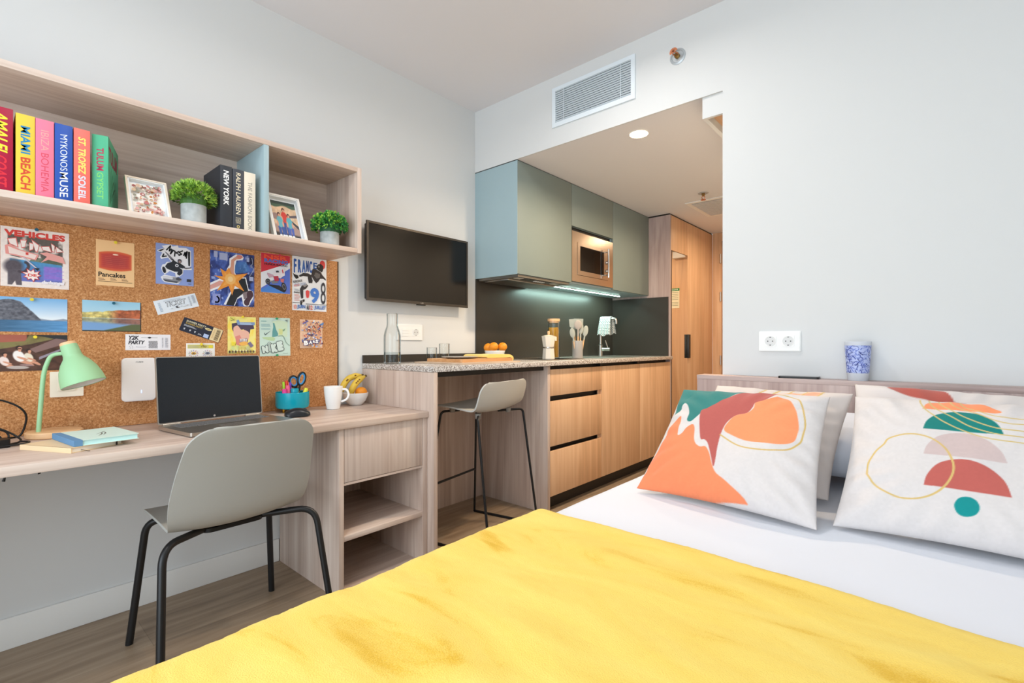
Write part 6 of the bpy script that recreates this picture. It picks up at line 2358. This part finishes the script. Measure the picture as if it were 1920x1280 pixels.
c.poly([(0, 0.64), (0.20, 0.545), (0.34, 0.56), (0.18, 0.65), (0, 0.72)], 'dba298')
c.poly([(0.60, 0.46), (0.80, 0.44), (0.86, 0.66), (0.97, 0.70), (0.98, 0.82), (0.86, 0.99), (0.74, 0.98), (0.70, 0.82), (0.60, 0.86), (0.54, 0.99), (0.29, 0.98), (0.40, 0.80), (0.48, 0.68)], WHT)
c.poly([(0.62, 0.48), (0.78, 0.46), (0.86, 0.72), (0.80, 0.80), (0.72, 0.76), (0.60, 0.84), (0.52, 0.99), (0.34, 0.99), (0.46, 0.76), (0.52, 0.68), (0.66, 0.66)], '24282c')
c.poly([(0.72, 0.74), (0.86, 0.70), (0.80, 0.86), (0.75, 0.86)], '8a7c80')
c.poly(spline([(0.86, 0.69), (0.94, 0.69), (0.97, 0.78), (0.90, 0.88), (0.86, 0.97), (0.78, 0.97), (0.75, 0.90), (0.82, 0.82), (0.82, 0.74), (0.86, 0.69)], 3)[:-1], '4c3640')
SP = [(0.22, 0.32), (0.33, 0.37), (0.41, 0.29), (0.47, 0.40), (0.56, 0.41), (0.84, 0.36), (0.62, 0.53), (0.76, 0.71), (0.54, 0.62), (0.48, 0.80), (0.40, 0.63), (0.14, 0.74), (0.29, 0.54), (0.08, 0.46), (0.27, 0.46)]
c.poly(SP, 'e9973f')
m_ = Vector((0.44, 0.50))
c.poly([((Vector(p) - m_) * 0.62 + m_).to_tuple() for p in SP], 'f0a850')
c.ell(0.44, 0.50, 0.12, 0.10, 'f3bb6c')
c.ell(0.44, 0.50, 0.06, 0.05, 'f7d396')
pinned(c, 'poster', 'dark blue collage poster with a big orange star burst', 'poster', 0.8263, 1.3594)

# motorbike poster
c = Card(0.139, 0.189, 'e8ebf2')
c.poly(BK['red'], 'd03444')
c.poly(BK['blue'], '5a76d0')
c.poly(BK['lb'], '4a86d8')
c.text('NSR', 0.10, 0.03, 0.90, 0.14, 'ec5a3a', bold=0.06)
c.text('RACING', 0.11, 0.135, 0.92, 0.235, '4a78c8', bold=0.06)
c.text('HONDA RACING', 0.11, 0.245, 0.90, 0.30, '20202a', bold=0.03)
c.poly(BK['shadow'], '23262e')
for (x, y), rx, ry, ro in ((BK['pts'][0], 0.085, 0.10, 0), (BK['pts'][1], 0.085, 0.155, -14)):
    c.ell(x, y, rx, ry * 0.735, '22242a', ro)
    c.ell(x, y, rx * 0.66, ry * 0.66 * 0.735, '7a7e88', ro)
    c.ell(x, y, rx * 0.46, ry * 0.46 * 0.735, '34363e', ro)
c.poly(BK['exh'], '7a7f88')
c.poly(BK['tail'], 'c9a4b4')
c.poly(BK['tank'], 'e8e4ea')
c.poly(BK['eng'], 'b83a50')
c.poly(BK['fork'], 'd87878')
c.poly(BK['fair'], 'ece8ee')
c.poly(BK['fs'], 'd0505c')
c.poly(BK['rid'], '3a4048')
pinned(c, 'poster', 'red, white and blue poster of a racing motorbike', 'poster', 1.0184, 1.4066)

# FRANCE 98 poster
c = Card(0.181, 0.273, 'eef0f2')
for s, x0, x1, y0, y1, col in (('F', 0.04, 0.12, 0.05, 0.31, '3a64b0'), ('R', 0.16, 0.25, 0.055, 0.30, '3a64b0'), ('A', 0.27, 0.38, 0.06, 0.29, '4a74bc'), ('N', 0.39, 0.47, 0.06, 0.27, '2f5498'), ('C', 0.48, 0.57, 0.06, 0.285, '3a64b0'), ('E', 0.60, 0.72, 0.08, 0.20, '2a5ca8')):
    c.text(s, x0, y0, x1, y1, col, bold=0.03)
c.ell(*FR['pts'][0], 0.085, 0.085, 'e2504e')
for k, col in (('head', '2a2828'), ('torso', '343032'), ('tg', '6a6664'), ('thigh', '302e30'), ('hand', '2a2828'), ('leg', '343234'), ('lg', '9c9896'), ('foot', '2a2828')):
    c.poly(FR[k], col)
c.ell(*FR['pts'][1], 0.022, 0.022, '8a8684')
c.ell(*FR['pts'][2], 0.022, 0.022, '8a8684')
c.text("'", 0.38, 0.63, 0.48, 0.76, 'e2504e', bold=0.10)
c.ell(0.43, 0.645, 0.055, 0.03, 'e2504e')
c.text('9', 0.51, 0.56, 0.77, 0.85, '4a80d4', bold=0.045)
c.text('8', 0.82, 0.44, 0.97, 0.86, '34343c', bold=0.0)
c.text('BORDEAUX', 0.02, 0.44, 0.28, 0.485, '4a4a50', bold=0.02, rot=14)
c.text('LENS LYON', 0.04, 0.49, 0.38, 0.54, 'a9b6d0', bold=0.02, rot=12)
c.text('NICE', 0.04, 0.52, 0.20, 0.56, 'e69a96', bold=0.03, rot=14)
c.text('PARIS', 0.04, 0.655, 0.20, 0.685, '4a4a50', bold=0.04)
lines(c, 0.05, 0.60, 0.20, 0.645, 2, 'b0b4bc')
lines(c, 0.05, 0.70, 0.22, 0.83, 5, 'd8a4a0')
c.rect(0, 0.855, 0.20, 0.865, '3a3a40')
c.rect(0.37, 0.868, 1, 0.878, '3a3a40')
for s, x0, x1, col in (('10', 0.03, 0.11, 'e69a8c'), ('JUIN', 0.13, 0.36, '4a78c0'), ('AU', 0.40, 0.47, '3a3a40'), ('12', 0.48, 0.57, 'd86a62'), ('JUILLET', 0.62, 0.97, '4a74bc')):
    c.text(s, x0, 0.895, x1, 0.98, col, bold=0.03)
pinned(c, 'poster', 'white poster lettered FRANCE 98 with a tumbling footballer', 'poster', 1.1888, 1.3702)

# landscape prints
c = Card(0.222, 0.122, 'dfe6ee', rough=0.3)


def fjord(X, Y):
    g = Y[..., None]
    b = np.array([120., 176, 224]) * (1 - g * 1.6) + np.array([232., 240, 246]) * np.clip(g * 1.6, 0, 1)
    far = 0.50 - 0.05 * np.sin(X * 9) * np.clip((X - 0.5) * 3, 0, 1) + 0.02 * fbm(X, Y, 14, 1)
    b = cmix(b, (140, 152, 168), np.clip((Y - (0.64 - 0.06 * np.clip(1 - np.abs(X - 0.95) * 7, 0, 1) - 0.05 * np.clip(1 - np.abs(X - 0.66) * 6, 0, 1))) * 40, 0, 1))
    ridge = np.where(X < 0.45, 0.12 + 0.06 * np.sin(X * 11 + 1.2), 0.12 + 0.06 * np.sin(0.45 * 11 + 1.2) + (X - 0.45) * 2.2)
    ridge = ridge + 0.05 * (fbm(X, Y * 0.2, 16, 4) - 0.5)
    rock = np.array([96., 98, 108]) + (fbm(X * 1.5, Y, 20, 7)[..., None] - 0.5) * 90
    m = np.clip((Y - ridge) * 60, 0, 1) * (Y < 0.66)
    b = b * (1 - m[..., None]) + rock * m[..., None]
    w = np.clip((Y - 0.655) * 90, 0, 1)[..., None]
    wat = np.array([82., 136, 182]) * np.ones(3) + (fbm(X * 0.5, Y * 5, 12, 9)[..., None] - 0.5) * 46
    wat = wat * (0.62 + 0.5 * np.clip(X, 0, 1))[..., None]
    return b * (1 - w) + wat * w


c.paint(130, 80, fjord)
pinned(c, 'photo_print', 'photo print of a grey mountain above a blue fjord', 'photo', 0.1526, 1.1666)

c = Card(0.1802, 0.1182, '2a2626', rough=0.3)


def autumn(X, Y):
    b = np.ones(X.shape + (3,)) * (np.array([150., 200, 226]) * (1 - Y[..., None]) + np.array([216., 230, 234]) * Y[..., None])

    def trees(yy):
        n = fbm(X * 1.3, yy, 16, 3, 4)[..., None]
        left = np.array([206., 190, 116])
        right = np.array([176., 96, 62])
        k = np.clip((X - 0.42) * 5, 0, 1)[..., None]
        return (left * (1 - k) + right * k) * (0.6 + 0.75 * n)
    top = 0.42 - 0.16 * X - 0.05 * fbm(X, Y * 0, 12, 8)
    m = (np.clip((Y - top) * 30, 0, 1) * np.clip((0.585 - Y) * 60, 0, 1))[..., None]
    b = b * (1 - m) + trees(Y) * m
    w = np.clip((Y - 0.58) * 60, 0, 1)[..., None]
    wat = np.ones(X.shape + (3,)) * np.array([120., 160, 206])
    rf = (np.clip((0.74 + 0.10 * X - Y) * 12, 0, 1) * 0.75)[..., None]
    wat = wat * (1 - rf) + trees(1.16 - Y) * 0.85 * rf
    b = b * (1 - w) + wat * w
    s = np.clip((Y - (0.98 - 0.22 * np.clip((X - 0.35) * 2, 0, 1))) * 30, 0, 1)
    return cmix(b, (92, 100, 66), s)


c.paint(120, 80, autumn, 0.0, 0.0, 0.985, 0.975)
pinned(c, 'photo_print', 'photo print of autumn trees mirrored in a lake', 'photo', 0.3952, 1.1710)

c = Card(0.222, 0.128, '4a342c', rough=0.3)


def children(X, Y):
    n = fbm(X, Y, 12, 15, 4)[..., None]
    b = np.ones(X.shape + (3,)) * np.array([78., 50, 40]) * (0.6 + 0.8 * n)
    b = cmix(b, (168, 92, 74), inpoly(X, Y, [(0, 0), (0.52, 0.0), (0.52, 0.24), (0, 0.24)]) * 0.9)
    b = cmix(b, (124, 116, 70), np.clip(inpoly(X, Y, [(0.15, 0.22), (0.5, 0.18), (0.55, 0.0), (0.86, 0.1), (0.56, 0.26), (0.2, 0.40)]) * (0.5 + n[..., 0]), 0, 1))
    b = cmix(b, (36, 40, 44), inpoly(X, Y, [(0.6, 0), (1, 0), (1, 0.14), (0.86, 0.12)]))
    b = cmix(b, (128, 100, 96), inpoly(X, Y, [(0.86, 0.1), (1, 0.14), (0.9, 0.3), (0.62, 0.5), (0.55, 0.4)]))
    b = cmix(b, (146, 136, 150), inpoly(X, Y, [(0.66, 0.62), (0.98, 0.34), (1, 0.36), (0.66, 0.70)]))
    b = cmix(b, (34, 26, 24), inpoly(X, Y, [(0, 0.2), (0.12, 0.24), (0.12, 0.5), (0, 0.55)]) * 0.9)
    return b




def blob(X, Y, cx, cy, rx, ry, rot=0.0, soft=5.0):
    a = R(rot)
    u, v = (X - cx) * math.cos(a) + (Y - cy) * math.sin(a), -(X - cx) * math.sin(a) + (Y - cy) * math.cos(a)
    return np.clip((1 - np.hypot(u / rx, v / ry)) * soft, 0, 1)


def seated(b, X, Y, x, y, s, top, hair=(44, 26, 22)):
    skin = (206, 146, 118)
    b = cmix(b, skin, blob(X, Y, x + 0.055 * s, y + 0.36 * s, 0.11 * s, 0.040 * s, 38))
    b = cmix(b, skin, blob(X, Y, x + 0.10 * s, y + 0.40 * s, 0.10 * s, 0.032 * s, 52))
    b = cmix(b, top, blob(X, Y, x - 0.005, y + 0.21 * s, 0.068 * s, 0.165 * s, -8))
    b = cmix(b, skin, blob(X, Y, x + 0.035 * s, y + 0.27 * s, 0.085 * s, 0.026 * s, 40))
    b = cmix(b, skin, blob(X, Y, x + 0.004, y + 0.05 * s, 0.02 * s, 0.05 * s))
    b = cmix(b, hair, blob(X, Y, x - 0.006, y - 0.015 * s, 0.038 * s, 0.062 * s))
    return cmix(b, skin, blob(X, Y, x + 0.006, y + 0.010 * s, 0.026 * s, 0.045 * s))


def children_full(X, Y):
    b = children(X, Y)
    for x, y, s, top in ((0.545, 0.45, 0.85, (224, 212, 192)), (0.435, 0.37, 1.05, (234, 228, 224)), (0.275, 0.54, 0.85, (228, 210, 204))):
        b = seated(b, X, Y, x, y, s, top)
    b = cmix(b, (180, 166, 160), blob(X, Y, 0.42, 0.90, 0.14, 0.05, 4))
    return cmix(b, (150, 120, 118), blob(X, Y, 0.52, 0.84, 0.09, 0.03, 10))


c.paint(190, 110, children_full)
c.rect(0.418, 0.375, 0.458, 0.40, '241a1a')
pinned(c, 'photo_print', 'photo print of three children sitting on a roadside, partly behind the lamp', 'photo', 0.1526, 1.0312)

# tickets and cards
c = Card(0.156, 0.0585, 'e3ebf3')
c.text('TICKET', 0.25, 0.22, 0.74, 0.60, '3a3c44', bold=0.05, shear=0.25)
c.text('TICKET', 0.262, 0.245, 0.728, 0.575, 'e3ebf3', bold=0.0, shear=0.25)
lines(c, 0.08, 0.18, 0.15, 0.85, 9, '9fb0c4', 4)
lines(c, 0.22, 0.10, 0.66, 0.2, 2, 'c4cdd8', 5)
lines(c, 0.80, 0.14, 0.84, 0.86, 10, '9aa4b0', 6)
lines(c, 0.88, 0.10, 0.96, 0.7, 11, '9aa4b0', 7)
c.ell(0.66, 0.72, 0.09, 0.045, '4a4c54')
c.ell(0.66, 0.72, 0.082, 0.039, 'e3ebf3')
c.poly([(0.44, 0.66), (0.52, 0.62), (0.48, 0.72), (0.54, 0.80), (0.46, 0.78)], '3a3c44')
c.ell(0.35, 0.76, 0.028, 0.028, 'b8c2ce')
pinned(c, 'ticket', 'tilted white paper ticket between the autumn lake and the skater poster', 'ticket', 0.6083, 1.2334, 16.8)

c = Card(0.162, 0.060, '23283a', r=0.004)
c.rect(0.74, 0.02, 0.985, 0.98, 'ecd5a4')
c.text('SUMMER PARTY', 0.08, 0.12, 0.56, 0.26, 'd8d2b4', bold=0.03)
c.text('SUMMER PARTY', 0.08, 0.29, 0.50, 0.42, 'b99f5a', bold=0.03)
lines(c, 0.06, 0.47, 0.38, 0.60, 2, 'c8ccd6')
for x in (0.10, 0.24, 0.36):
    c.poly([(x - 0.02, 0.74), (x + 0.02, 0.72), (x + 0.01, 0.86), (x - 0.01, 0.84)], 'c8ccd6')
lines(c, 0.44, 0.80, 0.54, 0.9, 2, 'c8ccd6')
c.ell(0.635, 0.30, 0.085, 0.085, 'e8dcae')
c.ell(0.635, 0.30, 0.058, 0.058, 'b8a468')
c.rect(0.575, 0.68, 0.70, 0.95, 'b4c6ea')
for k in range(14):
    c.rect(0.84, 0.10 + k * 0.058, 0.94, 0.10 + k * 0.058 + (0.034 if k % 3 else 0.02), '5a4a34')
lines(c, 0.77, 0.15, 0.80, 0.85, 8, 'c2a878')
pinned(c, 'ticket', 'tilted black and cream summer party ticket', 'ticket', 0.7021, 1.1237, -19.8)

c = Card(0.151, 0.064, 'eae8ec')
c.text('Y2K', 0.07, 0.09, 0.29, 0.35, '3c3c44', bold=0.05, shear=0.25)
c.text('PARTY', 0.06, 0.39, 0.42, 0.63, '3c3c44', bold=0.05, shear=0.25)
c.line([(0.34, 0.21), (0.70, 0.21)], 0.006, '4a4a50')
c.poly([(0.47, 0.21), (0.52, 0.15), (0.57, 0.21), (0.52, 0.27)], '2c2c32')
for x, y in ((0.09, 0.75), (0.12, 0.68), (0.15, 0.75), (0.10, 0.86), (0.15, 0.86)):
    c.ell(x, y, 0.013, 0.013, '2c2c32', n=10)
c.ell(0.33, 0.78, 0.11, 0.035, '9a9aa4')
c.ell(0.33, 0.78, 0.10, 0.028, 'eae8ec')
for a in range(14):
    for b in range(10):
        if (a + b) % 2 == 0:
            c.rect(0.50 + a * 0.0145, 0.42 + b * 0.047, 0.50 + a * 0.0145 + 0.0145, 0.42 + b * 0.047 + 0.047, '3c3c44', z=0.00095)
lines(c, 0.80, 0.20, 0.83, 0.85, 12, '8a8a94', 2)
lines(c, 0.87, 0.20, 0.94, 0.85, 13, '9a9aa4', 3)
pinned(c, 'ticket', 'level white Y2K PARTY ticket above the router', 'ticket', 0.5103, 1.0701)

c = Card(0.110, 0.066, 'f0eee8')
c.rect(0.05, 0.09, 0.95, 0.34, 'cfc878')
c.text('Play', 0.52, 0.12, 0.72, 0.31, '9a8a3a', bold=0.03)
c.rect(0.78, 0.14, 0.92, 0.30, 'e8d83a')
lines(c, 0.08, 0.14, 0.44, 0.30, 2, 'b8b49a')
for cx_, col in ((0.25, 'd8a83a'), (0.73, '7a8a9a')):
    rnd = random.Random(int(cx_ * 100))
    for k in range(12):
        a = k * math.pi / 6
        c.ell(cx_ + 0.15 * math.cos(a), 0.68 + 0.20 * math.sin(a), 0.03, 0.022, rnd.choice(['b87a9a', '8a7ab0', '8aa07a', 'c88a6a', '9a8ac0']), math.degrees(a), 8)
    c.ell(cx_, 0.66, 0.085, 0.085, col)
    c.ell(cx_, 0.66, 0.04, 0.04, '5a4a5a')
    c.rect(cx_ - 0.10, 0.90, cx_ + 0.10, 0.95, '8a84b4')
pinned(c, 'card', 'small white card with two wreath emblems just above the laptop', 'card', 0.6972, 1.033)

# yellow comic sheet
c = Card(0.1214, 0.1695, 'f2e684')


def comic(X, Y):
    b = np.ones(X.shape + (3,)) * np.array([242., 230, 136])
    b = cmix(b, (206, 220, 150), np.clip((fbm(X, Y, 6, 31) - 0.5) * 4, 0, 1) * (X < 0.4))
    b = cmix(b, (246, 220, 90), np.clip((fbm(X, Y, 8, 35) - 0.55) * 5, 0, 1))
    return b


c.paint(50, 70, comic)
c.poly([(0.14, 0.19), (0.34, 0.16), (0.9, 0.16), (0.94, 0.32), (0.80, 0.34), (0.78, 0.46), (0.66, 0.44), (0.56, 0.34), (0.44, 0.36), (0.24, 0.26), (0.20, 0.42), (0.15, 0.34)], '4c4258')
c.poly(spline([(0.20, 0.30), (0.34, 0.24), (0.48, 0.36), (0.60, 0.36), (0.74, 0.42), (0.76, 0.54), (0.70, 0.66), (0.56, 0.74), (0.40, 0.74), (0.28, 0.62), (0.20, 0.46), (0.20, 0.30)], 3)[:-1], 'eab8a4')
c.poly([(0.26, 0.54), (0.42, 0.50), (0.50, 0.62), (0.44, 0.80), (0.30, 0.76)], 'dc8a80')
c.poly([(0.30, 0.11), (0.38, 0.08), (0.42, 0.15), (0.96, 0.14), (0.96, 0.22), (0.34, 0.22)], '7f9cc6')
lines(c, 0.42, 0.155, 0.90, 0.215, 2, 'c8d8ec', 3)
c.poly([(0.40, 0.62), (0.68, 0.58), (0.70, 0.68), (0.42, 0.70)], '6a5266')
for k in range(5):
    c.poly([(0.42 + k * 0.052, 0.60), (0.455 + k * 0.052, 0.595), (0.45 + k * 0.052, 0.685), (0.425 + k * 0.052, 0.68)], 'f4f0ee')
c.ell(0.56, 0.73, 0.17, 0.055, 'eeb45a', -6)
for k in range(9):
    c.line([(0.38 + k * 0.032, 0.80), (0.36 + k * 0.036, 0.90)], 0.010, 'bcae6a')
for x, y, r_ in ((0.80, 0.76, -38), (0.72, 0.88, -28)):
    M2 = [(-0.06, -0.10), (0.06, -0.10), (0.06, 0.10), (-0.06, 0.10)]
    ca, sa = math.cos(R(r_)), math.sin(R(r_))
    c.poly([(x + a * ca - b * sa, y + (a * sa + b * ca) * 0.75) for a, b in M2], '7c7490' if r_ == -38 else 'c8c890')
c.rect(0.10, 0.02, 0.22, 0.10, 'dcd86a')
c.line([(0.08, 0.03), (0.22, 0.10)], 0.014, '4a4a3a')
c.line([(0.10, 0.11), (0.24, 0.09)], 0.012, '4a4a3a')
c.text('ZOOM', 0.12, 0.68, 0.27, 0.79, 'f2e04a', bold=0.06)
rnd = random.Random(8)
for k in range(9):
    x = 0.06 + k * 0.105
    c.ell(x, 0.955, 0.035, 0.035, rnd.choice(['8a6a4a', '4a4238', 'a8884a', '6a5a4a']), 0, 9)
    c.ell(x + 0.05, 0.92, 0.02, 0.03, rnd.choice(['f6f0c8', 'c8b45a']), 0, 8)
pinned(c, 'poster', 'small yellow comic poster of a grinning face, left of the pale green poster', 'poster', 0.8652, 1.1046)

# pale green NIKE sheet
c = Card(0.145, 0.186, 'c6ded2')
c.poly([(0.40, 0.10), (0.62, 0.06), (0.92, 0.10), (0.90, 0.50), (0.62, 0.48), (0.50, 0.22)], 'cbe0c2')
c.poly([(0.62, 0.28), (0.76, 0.30), (0.74, 0.44), (0.62, 0.44)], 'cfd896')
c.poly([(0.43, 0.13), (0.48, 0.14), (0.53, 0.30), (0.60, 0.42), (0.58, 0.48), (0.40, 0.51), (0.41, 0.36), (0.44, 0.24)], '5f9c9c')
c.poly([(0.08, 0.51), (0.42, 0.50), (0.50, 0.54), (0.46, 0.60), (0.36, 0.60), (0.12, 0.55)], 'b7d2a2')
c.poly([(0.74, 0.32), (0.84, 0.27), (0.83, 0.31), (0.78, 0.36)], '86a888')
lines(c, 0.05, 0.075, 0.26, 0.115, 1, '7fb0b0', 4)
lines(c, 0.05, 0.16, 0.36, 0.24, 4, '96bcc0', 5)
lines(c, 0.05, 0.275, 0.36, 0.32, 2, '96bcc0', 6)
c.line(spline([(0.60, 0.48), (0.74, 0.47), (0.80, 0.54), (0.86, 0.65), (0.97, 0.73)]), 0.016, '8fae9c')
c.poly([(0.14, 0.42), (0.16, 0.38), (0.165, 0.435), (0.37, 0.33), (0.175, 0.46)], '55686a')
c.poly([(0.84, 0.05), (0.94, 0.045), (0.94, 0.055), (0.85, 0.07)], '4a5256')
lines(c, 0.86, 0.08, 0.94, 0.11, 2, '6a7276', 8)
for s, x0, y0, x1, y1, ro in (('N', 0.05, 0.71, 0.28, 0.93, 10), ('i', 0.25, 0.62, 0.37, 0.90, 5), ('K', 0.34, 0.66, 0.58, 0.92, 8), ('E', 0.53, 0.60, 0.77, 0.88, 10)):
    c.text(s, x0, y0, x1, y1, '3a4244', bold=0.15, rot=ro)
    c.text(s, x0 + 0.018, y0 + 0.014, x1 - 0.018, y1 - 0.014, 'cfe0d8', bold=0.11, rot=ro)
lines(c, 0.74, 0.93, 0.95, 0.945, 1, '7a8a86', 8)
pinned(c, 'poster', 'pale green poster with bubble letters reading NIKE held by two green pins', 'poster', 1.0154, 1.0980, 0.8)

# crowd poster
c = Card(0.119, 0.146, 'f0c8a8')
rnd = random.Random(21)
for k in range(150):
    x, y = rnd.uniform(0.04, 0.96), rnd.uniform(0.03, 0.95)
    col = rnd.choice(['e8a080', 'd88a70', 'f0b48a', '5a4a7a', '6a7ab0', '4a5a9a', 'f4dcc8', 'c86a5a', '7a4a4a', 'f0a060', 'dfe2ee', '9aa8d0'])
    c.ell(x, y, rnd.uniform(0.015, 0.05), rnd.uniform(0.015, 0.05), col, rnd.uniform(0, 180), 8)
for x, y in ((0.30, 0.40), (0.52, 0.26), (0.54, 0.44), (0.78, 0.42), (0.66, 0.15)):
    c.ell(x, y, 0.055, 0.06, '5a3434', 0, 12)
    c.ell(x, y + 0.015, 0.038, 0.042, 'e0967a', 0, 12)
c.poly([(0.02, 0.14), (0.26, 0.03), (0.3, 0.07), (0.06, 0.18)], '6a68a4')
c.poly([(0.80, 0.16), (0.96, 0.08), (0.98, 0.14), (0.86, 0.20)], '5a86c0')
for s, x0, x1, y0, y1, ro in (('B', 0.09, 0.27, 0.74, 0.90, 6), ('A', 0.31, 0.46, 0.74, 0.86, 0), ('R', 0.48, 0.58, 0.73, 0.82, -4), ('S', 0.59, 0.72, 0.70, 0.83, -10)):
    c.rect(x0 - 0.015, y0 - 0.015, x1 + 0.015, y1 + 0.015, '4a4a72')
    c.text(s, x0, y0, x1, y1, 'f6f4f2', bold=0.07, rot=ro)
pinned(c, 'poster', 'small orange crowd poster lettered BARS below the FRANCE 98 poster', 'poster', 1.1976, 1.1158)

# push pins
PINC = {'yellow': 'e8d23a', 'blue': '1f5f78', 'green': '2f9a68', 'orange': 'e89a3a', 'red': 'd8445a'}


def pin_proto(col):
    bm = BM()
    lathe(bm, [(0.0, 0.0), (0.0035, 0.0005), (0.0042, 0.003), (0.0030, 0.0055), (0.0046, 0.0085), (0.0056, 0.0098), (0.0050, 0.0112), (0, 0.0116)], seg=18)
    return obj('pushpin', bm, mat('pin_' + col, PINC[col], rough=0.3), None)


protos = {}
for col, y, z, label in (('blue', 0.1812, 1.4705, 'blue pushpin at the top of the VEHICLES poster'), ('yellow', 0.4028, 1.4601, 'yellow pushpin at the top of the pancake poster'),
                         ('yellow', 0.169, 1.2206, 'yellow pushpin on the fjord photo'), ('blue', 0.3969, 1.2221, 'blue pushpin on the autumn lake photo'), ('yellow', 0.1776, 1.0875, 'yellow pushpin on the photo of the three children'),
                         ('yellow', 0.8652, 1.1885, 'yellow pushpin at the top of the comic poster'), ('green', 1.0192, 1.1873, 'green pushpin at the top of the NIKE poster'), ('green', 1.0211, 1.009, 'green pushpin at the bottom of the NIKE poster'),
                         ('yellow', 0.6973, 1.0616, 'yellow pushpin on the small card with two emblems'), ('orange', 1.2043, 1.05, 'orange pushpin at the bottom of the BARS poster'), ('red', 1.0331, 1.497, 'red pushpin at the top of the motorbike poster')):
    if col in protos:
        o = protos[col].copy()
        COL.objects.link(o)
    else:
        o = protos[col] = pin_proto(col)
    o.matrix_world = wall_M(XK + 0.0022, y, z) @ Matrix.Translation((0, 0, 0))
    tag(o, label, 'pushpin', 'pushpins on the cork board')
